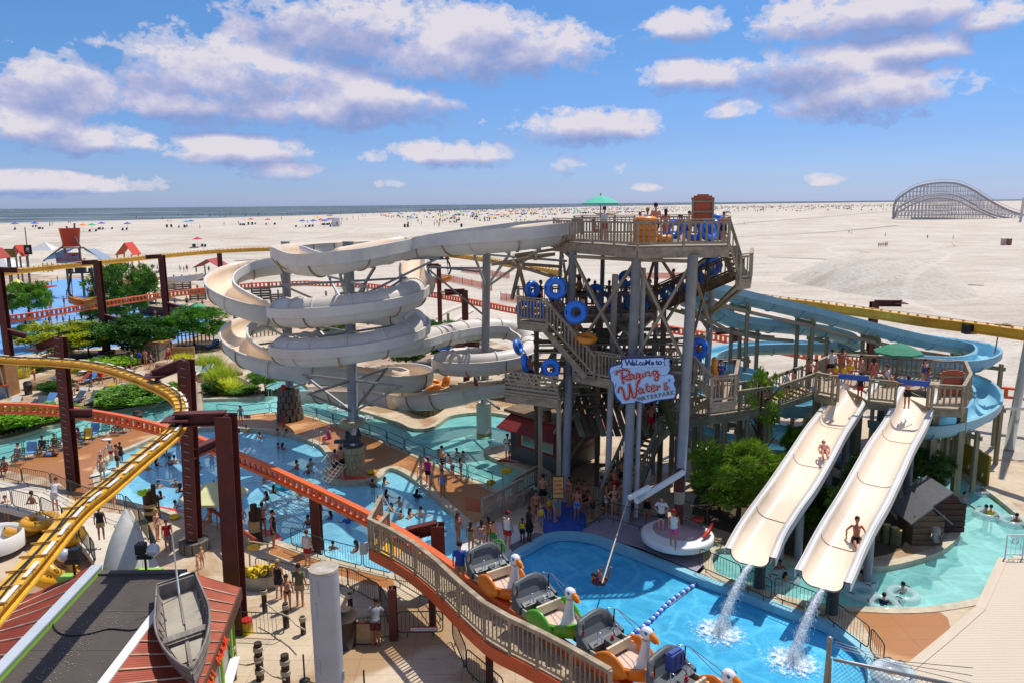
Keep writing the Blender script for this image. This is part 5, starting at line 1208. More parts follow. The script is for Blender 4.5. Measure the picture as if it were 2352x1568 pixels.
tag(mb.build('roof_debris',mat('shell_bits','9c9079',.8),bd),kind='stuff')
MB().bar(*rel(bd,[B_ + V((.05,0,.03)),C_ + V((.05,0,.03))]),.28,.08).build('ridge_strip',WHITE,bd)
PG = mat('green_fascia','8fbd4a',.6,var=.1)
pa,pb = A_ + V((-.1,.3,.22)),D_ + V((-.1,0,.22)); MB().bar(*rel(bd,[pa,pb]),.34,.07).build('parapet_cap',mat('parapet_grey','aeb6bc',.5,var=.06),bd); MB().bar(*rel(bd,[pa + V((.12,0,-.16)),pb + V((.12,0,-.16))]),.06,.26).build('green_fascia',PG,bd)
MB().bar(*rel(bd,[A_ + V((0,.1,.03)),B_ + V((0,.1,.03))]),.25,.1).build('back_curb',mat('tar_curb','55504c',.8),bd)
# corrugated panels from the ridge down to the eaves
def corr(a0,a1,b0,b1,label=None,lift=0.0):
 # a0-a1 along the ridge, b0-b1 along the eaves, waves run down the slope
 N = 26; mb = MB(); up = V((0,0,1)); vs = []
 for i in range(N + 1):
  f = i / N; h = up * (.022 * math.cos(f * math.pi * 2 * 6.5) + lift)
  vs += [a0.lerp(a1,f) + h,b0.lerp(b1,f) + h]
 mb.add(rel(bd,vs),[(2 * i,2 * i + 1,2 * i + 3,2 * i + 2) for i in range(N)],True); return mb.build('corrugated_panel',RUST,bd)
E0,E1 = G(551,1349,2.55),G(440,1640,2.55); r0,r1_ = B_ + V((.2,.05,.02)),B_.lerp(C_,.86) + V((.2,0,.02)); N = 12
for i in range(N):
 f0,f1 = i / N,(i + 1.04) / N; corr(r0.lerp(r1_,f0),r0.lerp(r1_,f1),E0.lerp(E1,f0),E0.lerp(E1,f1),lift=.012 * (i % 2))
 MB().tube(rel(bd,[r0.lerp(r1_,f1) + V((0,0,.03)),E0.lerp(E1,f1) + V((0,0,.03))]),.028,5).build('panel_lap',mat('bleached_edge','c9b39a',.7,var=.3,scale=3),bd)
L0,L1_ = pa + V((-.2,0,-.02)),pb + V((-.2,0,-.02)); F0,F1 = G(20,1392,2.5),G(-260,1640,2.5); N = 11
for i in range(N):
 f0,f1 = i / N,(i + 1.04) / N; corr(L0.lerp(L1_,f0),L0.lerp(L1_,f1),F0.lerp(F1,f0),F0.lerp(F1,f1),lift=.012 * (i % 2))
 MB().tube(rel(bd,[L0.lerp(L1_,f1) + V((0,0,.03)),F0.lerp(F1,f1) + V((0,0,.03))]),.028,5).build('panel_lap',MATS['bleached_edge'],bd)
# right wall below the eaves: pale boards with green trim
W0,W1 = G(527,1425,2.3),G(455,1640,2.3); WALLM = mat('pale_wall_board','a9a79b',.7,var=.15,scale=2,stretch=(1,1,.3))
for p,q,z0,z1,m_,nm in ((W0,W1,0,2.45,WALLM,'wall'),):
 mb = MB(); a,b = rel(bd,[p,q]); mb.add([(a.x - .1,a.y,z0),(b.x - .1,b.y,z0),(b.x - .1,b.y,z1),(a.x - .1,a.y,z1),(a.x - .2,a.y,z0),(b.x - .2,b.y,z0),(b.x - .2,b.y,z1),(a.x - .2,a.y,z1)],[(0,1,2,3),(7,6,5,4),(3,2,6,7),(0,3,7,4),(1,5,6,2)]); mb.build(nm,m_,bd)
for f in (0,.33,.66,1):
 p = W0.lerp(W1,f); stick('green_trim',*rel(bd,[V((p.x,p.y,.9)),V((p.x,p.y,2.3))]),.08,.1,PG,bd)
stick('green_trim',*rel(bd,[W0 + V((0,0,-.1)),W1 + V((0,0,-.1))]),.08,.12,PG,bd); stick('counter',*rel(bd,[W0 + V((.1,0,-1.3)),W1 + V((.1,0,-1.3))]),.3,.06,WHITE,bd)
mb = MB(); a,b,c = rel(bd,[V((A_.x,A_.y,0)),V((B_.x + 1.6,B_.y - .1,0)),V((0,0,0))]); mb.wall([a,b],0,2.5,closed=False); mb.build('back_wall',PG,bd)
for i,ch in enumerate('OUT NOOK'):
 p = E0.lerp(E1,.80 - i * .052) + V((.09,0,-.16)); d = (E0 - E1); o = text_mesh('letter',ch,rel(bd,[p])[0],.46,mat('letter_orange','d2481c',.5),bd,rot=(R(62),0,math.atan2(d.y,d.x)),extrude=.03,offset=.012)
stick('letter_board',*rel(bd,[E0.lerp(E1,.0) + V((.04,0,-.18)),E1 + V((.04,0,-.18))]),.05,.42,mat('brown_board','5c3a2c',.7,var=.2),bd)
MB().tube(rel(bd,smooth([G(x,y,RZ + .03) for x,y in ((122,1410),(124,1440),(150,1457),(200,1455),(250,1443),(300,1446),(330,1440),(362,1462))],5)),.022,5).build('cable',BLACK,bd)
# ================================================================ boats
BW = mat('boat_grey_wood','837a72',.8,var=.28,scale=3,stretch=(4,.5,1),bump=.006,dirt='554e48',dirt_amt=.5); BF = mat('boat_floor_ply','a39b8a',.8,var=.15,scale=1.5,dirt='7b7263',dirt_amt=.4)
def hullpts(L,W,D,N=16,K=6,inset=0.0):
 vs = []
 for i in range(N + 1):
  s = i / N; w = (W / 2 - inset) * (min(1,.76 + .6 * s) if s < .4 else 1 - ((s - .4) / .6) ** 2.2 * .97); y = (s - .5) * (L - inset * 2)
  sh = D * (1 + .35 * s * s); kz = .0 + .25 * D * max(0,s - .75) * 4 * (s - .75) * 4 / 1
  for k in range(K + 1):
   a = k / K; vs.append((-w * (1 - .22 * a * a) if True else 0,y,sh - (sh - kz) * a))
  for k in range(K,-1,-1):
   a = k / K; vs.append((w * (1 - .22 * a * a),y,sh - (sh - kz) * a))
 return vs,2 * (K + 1)
def rowboat(name,label,m,L=4.8,W=1.5,D=.5,inside=True):
 o = thing(name,label,'boat'); vs,M = hullpts(L,W,D); N = 16; mb = MB(); mb.add(vs,[(i * M + k,(i + 1) * M + k,(i + 1) * M + k + 1,i * M + k + 1) for i in range(N) for k in range(M - 1)] + [tuple(range(M))],True); mb.build('hull',m,o)
 rim = [V(vs[i * M]) for i in range(N + 1)] + [V(vs[i * M + M - 1]) for i in range(N,-1,-1)]
 MB().tube(rim,.035,6,closed=True).build('gunwale',m,o)
 for z in (.35,.7):
  for sd in (0,1):
   ix = [i * M + (int(z * 6) if sd == 0 else M - 1 - int(z * 6)) for i in range(N + 1)]; MB().tube([V(vs[k]) * 1.0 + V(((-.012 if sd == 0 else .012),0,0)) for k in ix],.014,4).build('plank_seam',m,o)
 if inside:
  iv,M = hullpts(L,W,D,inset=.05); mb = MB(); iv = [(x,y,max(z,.14)) for x,y,z in iv]; mb.add(iv,[(i * M + k + 1,(i + 1) * M + k + 1,(i + 1) * M + k,i * M + k) for i in range(N) for k in range(M - 1)],False); mb.build('inner_hull',BW,o)
  for i in range(-2,4):
   MB().tube([(-W * .44 * (1 - .04 * i * i),i * .42,.52),(-W * .38 * (1 - .05 * i * i),i * .42,.16)],.02,4).build('frame_rib',BW,o); MB().tube([(W * .44 * (1 - .04 * i * i),i * .42,.52),(W * .38 * (1 - .05 * i * i),i * .42,.16)],.02,4).build('frame_rib',BW,o)
  for y,w in ((-1.45,1.0),(-.55,1.22),(.95,1.0)): pass
  for x0,x1,y0,y1 in ((-.5,-.02,-2.0,.3),(.02,.5,-2.0,.3),(-.45,-.02,.62,1.5),(.02,.45,.62,1.5)): MB().box(((x0 + x1) / 2,(y0 + y1) / 2,.17),(x1 - x0,y1 - y0,.03)).build('floor_board',BF,o)
  MB().box((0,.45,.36),(1.3,.26,.05)).build('thwart',BW,o); MB().box((0,-2.28,.34),(1.05,.06,.5)).build('transom',BW,o)
  MB().bar((0,.6,.2),(0,1.9,.24),.1,.05).bar((0,-.3,.2),(0,-2.2,.2),.06,.04).build('keelson',BW,o)
 return o
rb = rowboat('rowboat','weathered grey rowboat with a mast pole lying on the rusty roof',BW,5.2,1.5,.5)
ps,pb2 = G(413,1375,3.35),G(438,1545,3.1); dd = pb2 - ps; rb.location = (ps + pb2) / 2 + V((.05,0,-.08)); rb.rotation_euler = (R(-4),R(7),math.atan2(dd.y,dd.x) - math.pi / 2)
MB().tube([(0,-2.0,.3),(-.1,-2.1,1.3),(-.25,-2.2,2.6)],[.03,.025,.015],6).build('mast',WHITE,rb)
wb = rowboat('rowboat','upturned white peeling boat propped bow up behind the flat roof',mat('peeling_white','bdbab0',.8,var=.15,scale=2,dirt='8fa5a5',dirt_amt=.5),4.6,1.5,.55,inside=False)
wp = G(245,1330,3.2); wb.location = (wp.x,wp.y + .9,2.9); wb.rotation_euler = (R(-62),R(180),R(12))
# silver ball lamps on the roof edge
for x,y,lab in ((147,1280,'left silver ball lamp head beside the upturned boat'),(352,1268,'right silver ball lamp head on the green box')):
 p = G(x,y,3.9); o = thing('ball_floodlight',lab,'lamp',p,group='silver ball lamps'); sx_ = 1 if x < 200 else -1
 MB().ball((0,0,.1),.22,14).build('silver_ball',mat('silver_ball','b9bdc2',.25,.3),o); MB().prism([(sx_ * .25,-.15),(sx_ * .55,-.15),(sx_ * .55,.15),(sx_ * .25,.15)],-.02,.34).build('lamp_box',BLACK,o); MB().box((sx_ * .3,0,-.15),(.5,.2,.12)).box((sx_ * .3,0,-.4),(.06,.06,.45)).build('bracket',BLACK,o)
 b0 = thing('green_box',('left' if x < 200 else 'right') + ' lime green plant box under a silver lamp head','box',p + V((sx_ * .3,0,-1.15))); MB().box((0,0,.25),(1.0,.4,.5)).build('box',PG,b0); MB().box((.2,-.205,.3),(.2,.01,.2)).build('pale_patch',mat('pale_blue_patch','8cb6bf',.6),b0)
# ================================================================ people
def V3(*a): return V(a)
def ell_tube(mb,pts,rx,ry,n=10):
 pts = [V(p) for p in pts]; vs = []
 for i,p in enumerate(pts):
  t_ = (pts[min(i + 1,len(pts) - 1)] - pts[max(0,i - 1)]).normalized(); r = V((1,0,0)); r = (r - t_ * r.dot(t_)).normalized(); u = t_.cross(r)
  vs += [p + r * rx[i] * math.cos(2 * math.pi * k / n) + u * ry[i] * math.sin(2 * math.pi * k / n) for k in range(n)]
 fs = [(i * n + k,i * n + (k + 1) % n,(i + 1) * n + (k + 1) % n,(i + 1) * n + k) for i in range(len(pts) - 1) for k in range(n)]
 fs += [tuple(range(n))[::-1],tuple((len(pts) - 1) * n + k for k in range(n))]; return mb.add(vs,fs,True)
def pose(kind):
 J = dict(pel=(0,0,.94),bel=(0,-.01,1.08),che=(0,0,1.28),nek=(0,.01,1.45),hd=(0,-.01,1.61))
 for s,n in ((1,'L'),(-1,'R')):
  J['sh' + n] = (s * .17,.01,1.39); J['el' + n] = (s * .235,.02,1.12); J['wr' + n] = (s * .25,-.05,.88); J['hp' + n] = (s * .085,0,.9); J['kn' + n] = (s * .10,-.015,.49); J['an' + n] = (s * .105,.02,.08)
 def arms(el,wr,n='LR'):
  for k in n: s = 1 if k == 'L' else -1; J['el' + k] = (s * el[0],el[1],el[2]); J['wr' + k] = (s * wr[0],wr[1],wr[2])
 if kind == 'hips': arms((.36,.05,1.17),(.19,-.08,1.0))
 elif kind == 'walk':
  J['knL'] = (.09,-.16,.52); J['anL'] = (.09,-.26,.10); J['knR'] = (-.09,.05,.50); J['anR'] = (-.09,.28,.13); J['elL'] = (.23,.12,1.14); J['wrL'] = (.24,.1,.9); J['elR'] = (-.23,-.06,1.13); J['wrR'] = (-.22,-.26,.98)
 elif kind == 'armup': J['elR'] = (-.30,-.05,1.52); J['wrR'] = (-.18,-.08,1.74)
 elif kind == 'fold': arms((.26,-.06,1.15),(.02,-.24,1.16))
 elif kind == 'swim': arms((.36,-.12,1.20),(.50,-.30,1.15))
 elif kind == 'wave': arms((.42,-.05,1.36),(.62,-.12,1.42))
 elif kind == 'lean':
  for k in ('bel','che','nek','hd'): p = J[k]; J[k] = (p[0],p[1] - (p[2] - .94) * .45,p[2] - .04)
  for k in 'LR': s = 1 if k == 'L' else -1; J['sh' + k] = (s * .17,-.2,1.34); J['el' + k] = (s * .26,-.35,1.13); J['wr' + k] = (s * .2,-.55,1.08)
 elif kind in ('sit','ride','sitw'):
  dz = -.48 if kind != 'ride' else -.83
  for k in J: p = J[k]; J[k] = (p[0],p[1],p[2] + dz)
  if kind == 'ride':
   for k in ('bel','che','nek','hd','shL','shR'): p = J[k]; J[k] = (p[0],p[1] + (p[2] - .1) * .35,p[2])
   for k in 'LR': s = 1 if k == 'L' else -1; J['kn' + k] = (s * .12,-.42,.20); J['an' + k] = (s * .09,-.80,.08); J['el' + k] = (s * .33,.22,.30); J['wr' + k] = (s * .36,0,.12)
  else:
   for k in 'LR': s = 1 if k == 'L' else -1; J['kn' + k] = (s * .13,-.42,.47); J['an' + k] = (s * .12,-.44,.06); J['el' + k] = (s * .26,-.03,.66); J['wr' + k] = (s * .14,-.26,.55)
 elif kind == 'lie':
  for k in J: x,y,z = J[k]; J[k] = (x,(z - .94),.12 + (.06 if k == 'hd' else 0))
 elif kind == 'slide_lie':
  for k in J: x,y,z = J[k]; J[k] = (x,(z - .94) * .97,.13 + max(0,z - 1.1) * .22)
  J['elL'] = (.24,.14,.12); J['wrL'] = (.22,-.1,.1); J['elR'] = (-.24,.14,.12); J['wrR'] = (-.22,-.1,.1)
 elif kind == 'hang':                                # curled on a swing rope, legs up
  J.update(pel=(0,0,0),bel=(-.12,-.03,.02),che=(-.30,-.02,.10),nek=(-.42,-.05,.22),hd=(-.40,-.10,.38),shL=(-.28,.16,.18),shR=(-.28,-.16,.18),elL=(-.16,.10,.42),wrL=(-.02,.02,.66),elR=(-.14,-.14,.42),wrR=(-.0,-.03,.72),hpL=(.05,.09,.02),hpR=(.05,-.09,.02),knL=(.30,.16,.20),knR=(.0,-.26,.34),anL=(.38,.18,.60),anR=(-.18,-.24,.66))
 return {k: V(v) for k,v in J.items()}
def body_mesh(kind,fem=False):
 J = pose(kind); mb = MB(); f = .9 if fem else 1.0
 lower = J['pel'] - (J['bel'] - J['pel']).normalized() * .06
 ell_tube(mb,[lower,J['pel'],J['bel'],J['che'],(J['che'] + J['nek']) / 2 * 1.0,J['nek'] - (J['nek'] - J['che']).normalized() * .03],[.12,.155 if fem else .15,.125 * f + .005,.155 * f,.15 * f,.06],[.09,.105,.095,.11,.085,.055])
 mb.tube([J['che'].lerp(J['nek'],.7),J['nek'],J['hd'] - (J['hd'] - J['nek']) * .3],[.06,.05,.052],8)
 d = (J['hd'] - J['nek']).normalized(); mb.ball(J['hd'] + d * .03,.095,12,(.88,1.02,1.2))
 fwd = V((0,-1,0)) if abs(d.z) > .5 else V((0,0,1))
 mb.ball(J['hd'] + fwd * .05 - d * .055,.055,8,(.9,.9,.9)); mb.tube([J['hd'] + fwd * .09 + d * .03,J['hd'] + fwd * .115 - d * .01],[.008,.017],6)
 if fem:
  for s in (-1,1): mb.ball(J['che'] + V((s * .065,0,0)) + fwd * .085,.06,8)
 for n in 'LR':
  s = 1 if n == 'L' else -1; sh,el,wr = J['sh' + n],J['el' + n],J['wr' + n]
  mb.tube([J['che'].lerp(sh,.55),sh,sh.lerp(el,.35),el,el.lerp(wr,.35),wr],[.07 * f,.062 * f,.050 * f,.037 * f,.040 * f,.025 * f],8)
  t_ = (wr - el).normalized(); q = t_.cross(V((0,1,0)) if abs(t_.y) < .9 else V((1,0,0))).normalized(); e2 = t_.cross(q)
  mb.tube([wr,wr + t_ * .05,wr + t_ * .085],[.024,.036,.030],8)
  for k in range(4):
   o_ = e2 * (k - 1.5) * .019; L = (.062,.072,.068,.052)[k]; a = wr + t_ * .075 + o_; mb.tube([a,a + t_ * L * .55 + o_ * .15,a + t_ * L + q * s * .012],[.0105,.0095,.008],6)
  mb.tube([wr + t_ * .02 - e2 * .025,wr + t_ * .055 - e2 * .050,wr + t_ * .085 - e2 * .055],[.013,.012,.009],6)
  mb.ball(J['hd'] + V((s * .085,.01,0)),.022,6,(.5,1,1.3)) if abs(d.z) > .5 else None
  hp,kn,an = J['hp' + n],J['kn' + n],J['an' + n]
  mb.tube([hp + (hp - kn).normalized() * .02,hp.lerp(kn,.3),hp.lerp(kn,.75),kn,kn.lerp(an,.3),an],[.095,.086,.06,.053,.055,.034],10)
  td = (an - kn).normalized(); fd = fwd - td * fwd.dot(td); fd = fd.normalized() if fd.length > .2 else V((0,-1,0)) if abs(td.y) < .8 else V((0,0,1))
  mb.tube([an + td * .035 - fd * .05,an + td * .05,an + td * .05 + fd * .10,an + td * .055 + fd * .17],[.035,.042,.036,.022],8)
 me = mb.mesh('body',SKIN); o = bpy.data.objects.new('tmp',me); COL.objects.link(o)
 r = o.modifiers.new('r','REMESH'); r.mode = 'VOXEL'; r.voxel_size = .0135; sm = o.modifiers.new('s','SMOOTH'); sm.iterations = 2; sm.factor = .4
 dc = o.modifiers.new('d','DECIMATE'); dc.ratio = .16
 dg = bpy.context.evaluated_depsgraph_get(); m2 = bpy.data.meshes.new_from_object(o.evaluated_get(dg)); bpy.data.objects.remove(o)
 m2.name = 'body'; m2.materials.clear(); m2.materials.append(SKIN); m2.polygons.foreach_set('use_smooth',[True] * len(m2.polygons)); return m2
SKIN = mat('skin','c08060',.5,var=.06,scale=6,obj_color=True); CLOTH = mat('cloth','ffffff',.75,var=.16,scale=9,obj_color=True,bump=.004)
def garments(kind,fem):
 J = pose(kind); g = {}; up = (J['bel'] - J['pel']).normalized(); d = (J['hd'] - J['nek']).normalized(); f = .93 if fem else 1.0
 def legs(mb,fr,w):
  for n in 'LR': hp,kn = J['hp' + n],J['kn' + n]; mb.tube([hp,hp.lerp(kn,fr * .5),hp.lerp(kn,fr)],[.104,.10 + w * .5,.085 + w],10)
 mb = MB(); ell_tube(mb,[J['pel'] - up * .09,J['pel'] - up * .02,J['pel'] + up * .07],[.135,.168,.152],[.115,.125,.112]); legs(mb,.62,.02); g['S'] = mb
 mb = MB(); ell_tube(mb,[J['pel'] - up * .10,J['pel'],J['pel'] + up * .03],[.09,.166,.155],[.10,.120,.112]); g['K'] = mb          # briefs
 mb = MB(); ell_tube(mb,[J['che'] - up * .05,J['che'] + up * .03],[.155 * f,.160 * f],[.125,.120]); [mb.tube([J['che'] + V((s * .08,-.02,0)) ,J['che'].lerp(J['nek'],.8) + V((s * .07,0,.0))],.018,5) for s in (-1,1)]; g['B'] = mb
 mb = MB(); ell_tube(mb,[J['pel'] - up * .10,J['pel'],J['bel'],J['che'],J['che'] + up * .06],[.09,.164,.135,.160 * f,.155 * f],[.10,.118,.105,.126,.11]); [mb.tube([J['che'] + V((s * .09,0,.03)),J['che'].lerp(J['nek'],.85) + V((s * .08,0,0))],.02,5) for s in (-1,1)]; g['O'] = mb
 mb = MB(); ell_tube(mb,[J['pel'] - up * .04,J['pel'] + up * .05,J['bel'],J['che'],J['che'].lerp(J['nek'],.55),J['nek'] - d * .03],[.18,.172,.155,.178,.17,.08],[.135,.128,.12,.132,.105,.07])
 tk = MB(); tk.v,tk.f,tk.sm,tk.mi = list(mb.v),list(mb.f),list(mb.sm),list(mb.mi); g['A'] = tk                                  # sleeveless
 for n in 'LR': sh,el = J['sh' + n],J['el' + n]; mb.tube([J['che'].lerp(sh,.6),sh,sh.lerp(el,.62)],[.085,.08,.066],9)
 g['T'] = mb
 mb = MB(); ell_tube(mb,[J['bel'] - up * .06,J['bel'] + up * .05,J['che'],J['che'].lerp(J['nek'],.5),J['che'].lerp(J['nek'],.62)],[.18,.185,.195,.18,.15],[.15,.155,.165,.13,.12]);
 for z in (.0,.1): pass
 g['V'] = mb
 mb = MB(); ell_tube(mb,[J['pel'] - V((0,0,.42)),J['pel'] - up * .05,J['bel'],J['che'],J['che'].lerp(J['nek'],.7)],[.22,.19,.155,.178,.14],[.18,.15,.125,.135,.10]) if kind not in ('sit','sitw','ride') else (ell_tube(mb,[J['pel'] - up * .08,J['pel'],J['bel'],J['che'],J['nek']],[.2,.2,.18,.19,.1],[.17,.16,.14,.15,.08]),legs(mb,.95,.03)); g['D'] = mb
 hc = J['hd'] + d * .035; bk = V((0,.018,0)) if abs(d.z) > .5 else V((0,0,-.02))
 mb = MB().ball(hc + bk + d * .022,.103,10,(.92,1.0,1.08)); g['h'] = mb
 mb = MB().ball(hc + bk + d * .022,.106,10,(.94,1.04,1.1)); mb.tube([J['hd'] + bk * 3.2,J['nek'] + bk * 4 + d * .02,J['che'].lerp(J['nek'],.45) + bk * 5.5],[.085,.075,.03],8); g['l'] = mb
 mb = MB().lathe([(0,.115),(.05,.108),(.09,.075),(.106,.02),(.104,.0)],hc + d * .015 + bk * .3,12); fw = V((0,-1,0)); mb.box(hc + V((0,-.12,.02)),(.13,.1,.015)); g['C'] = mb
 mb = MB();
 for s in (-1,1): mb.ball(J['hd'] + V((s * .034,-.088,.025)),.011,5)
 mb.box(J['hd'] + V((0,-.095,-.06)),(.045,.012,.01)); g['e'] = mb
 return g
PM = {}
GNAME = {'S': 'swim_shorts','K': 'swim_briefs','B': 'bikini_top','O': 'swimsuit','A': 'tank_top','T': 'shirt','V': 'life_vest','D': 'robe','h': 'hair','l': 'long_hair','C': 'cap','e': 'face_features'}
CL = {'black': '16161a','white': 'd6d4d0','red': 'b01c20','blue': '22499a','navy': '161c3c','pink': 'd04c86','magenta': 'b8246e','yellow': 'd9b616','green': '2f8a3c','lime': '86c22e','turquoise': '2c9aa8','grey': '84868a','brown': '6a4a32','khaki': '9a8765','orange': 'd06a1c','purple': '5e3a8a','striped': '9c5a55','checked': '6a84b8','patterned': '8a7c86','olive': '5a5a3c','maroon': '5a1a24','tan': 'b59878'}
HAIR = {'b': '17120f','n': '2c1c12','y': 'b08a4e','r': '6a3418','g': '8a8580'}
SK = ['c88a68','b47250','9a5c3e','d39a7c','a9694a','4c2a1c']
people = []; rp = random.Random(11)
def person(x,y,z,kind,wear,label,h=1.72,rz=0,sk=None,hair='b',Y=None,group=None,fem=None):
 fem = ('l' in wear) if fem is None else fem
 key = (kind,fem)
 if key not in PM:
  PM[key] = {'body': body_mesh(kind,fem)};
  for k,g in garments(kind,fem).items(): PM[key][k] = g.mesh(GNAME[k],SKIN if k in '' else CLOTH)
 p = at(x,Y,z) if Y else G(x,y,z); s = h / 1.76
 if kind == 'swim': p = G(x,y,-.22 + z); p.z -= (1.22 + rp.uniform(-.08,.06)) * s
 o = link('person',PM[key]['body'],None,p); o.scale = (s * (1.0 if h > 1.45 else 1.04),) * 2 + (s,); o.rotation_euler.z = R(rz)
 sk_ = rp.choice((0,0,1,1,2,3,4)) if sk is None else sk; o.color = (*hexc(SK[sk_]),1)
 hl = 'l' if 'l' in wear.split() else 'h'; toks = [w for w in wear.split() if w not in ('l','bald')]
 if 'bald' not in wear:
  c = link(GNAME[hl],PM[key][hl],o); c.color = (*hexc(HAIR[hair]),1)
 c = link('face_features',PM[key]['e'],o); c.color = (*hexc('2a1a16'),1)
 for tkn in toks:
  k,col = tkn.split(':'); c = link(GNAME[k],PM[key][k],o); c.color = (*hexc(CL[col]),1)
 tag(o,label,'person',group); people.append((o,x)); return o
# swimmers in the main pool
W1 = [(383,1047,'T:grey'),(360,1068,'O:navy l'),(340,1078,''),(391,1066,'O:black l'),(401,1064,''),(459,1014,''),(486,1050,'S:navy'),(458,1076,'O:purple l'),(548,994,'B:pink l'),(566,991,'V:yellow'),(408,1021,''),(365,1119,'B:white l'),(369,1145,'O:black l'),(404,1116,'bald'),(415,1128,'O:navy l'),(403,1168,''),(551,1139,'S:black'),(638,999,''),(659,1001,'B:red l'),(639,1028,''),(650,1032,'B:pink l'),(714,1067,'O:black l'),(708,1085,'O:black'),(682,1076,''),(607,1106,''),(629,1130,'B:black l'),(612,1147,'O:black l'),(686,1135,'V:yellow'),(736,1180,'B:white l'),(759,1190,'O:blue l'),(856,1117,'T:brown'),(884,1112,'O:white l'),(888,1142,'O:navy l'),(918,1157,''),(871,1157,'O:black l'),(958,1142,'T:black l'),(899,1172,'l B:black'),(942,1187,'B:green l'),(967,1186,''),(921,1190,''),(799,1200,'T:blue'),(708,1203,'O:black l'),(765,1259,'S:white'),(818,1263,'O:red l'),(597,1006,'')]
sw = sorted(W1,key=lambda t_: t_[0])
ORD = ['first','second','third','fourth','fifth','sixth','seventh','eighth','ninth','tenth'] + [f'{n}th' for n in range(11,90)]
for n in (21,31,41,51,61,71): ORD[n - 1] = f'{n}st'
for n in (22,32,42,52,62,72): ORD[n - 1] = f'{n}nd'
for n in (23,33,43,53,63,73): ORD[n - 1] = f'{n}rd'
DESC = {'T:grey': 'in a grey shirt','V:yellow': 'in a yellow life vest','bald': 'with a bald head','T:brown': 'in a brown top','T:black l': 'in a black top','T:blue': 'in a blue top','O:black': 'in black','': 'bare shouldered and dark haired'}
def desc(w):
 if w in DESC: return DESC[w]
 for tk_ in w.split():
  if ':' in tk_:
   k,c = tk_.split(':'); return 'in ' + c + {'O': ' swimsuit','B': ' bikini','S': ' trunks','T': ' shirt','A': ' tank top','V': ' vest','D': ' robe','C': ' cap','K': ' briefs'}[k]
 return 'with long dark hair'
for i,(x,y,w) in enumerate(sw):
 person(x,y,0,'swim',w,f'swimmer {desc(w)}, {ORD[i]} from the left in the main pool',h=rp.uniform(1.35,1.75),rz=rp.uniform(-180,180),group='swimmers in the main pool')
for i,(x,y,w) in enumerate(sorted([(1008,1048,''),(1049,1043,'V:yellow'),(1064,1052,'')])): person(x,y,0,'swim',w,f'swimmer {desc(w)}, {ORD[i]} from the left in the river beside the walkway',h=1.5,rz=60 * i,group='swimmers in the river')
for i,(x,y,w) in enumerate(sorted([(2139,1080,''),(2179,1097,'T:red'),(2214,1146,''),(2196,1143,'l'),(2264,1176,''),(2275,1181,'V:yellow'),(2334,1199,''),(1979,1330,'S:black'),(2073,1358,'S:navy'),(2029,1384,'T:navy'),(1803,1338,'l'),(1790,1310,'')])):
 person(x,y,.0,'swim',w,f'swimmer {desc(w)}, {ORD[i]} from the left in the right river',h=1.55,rz=50 * i,group='swimmers in the right river')
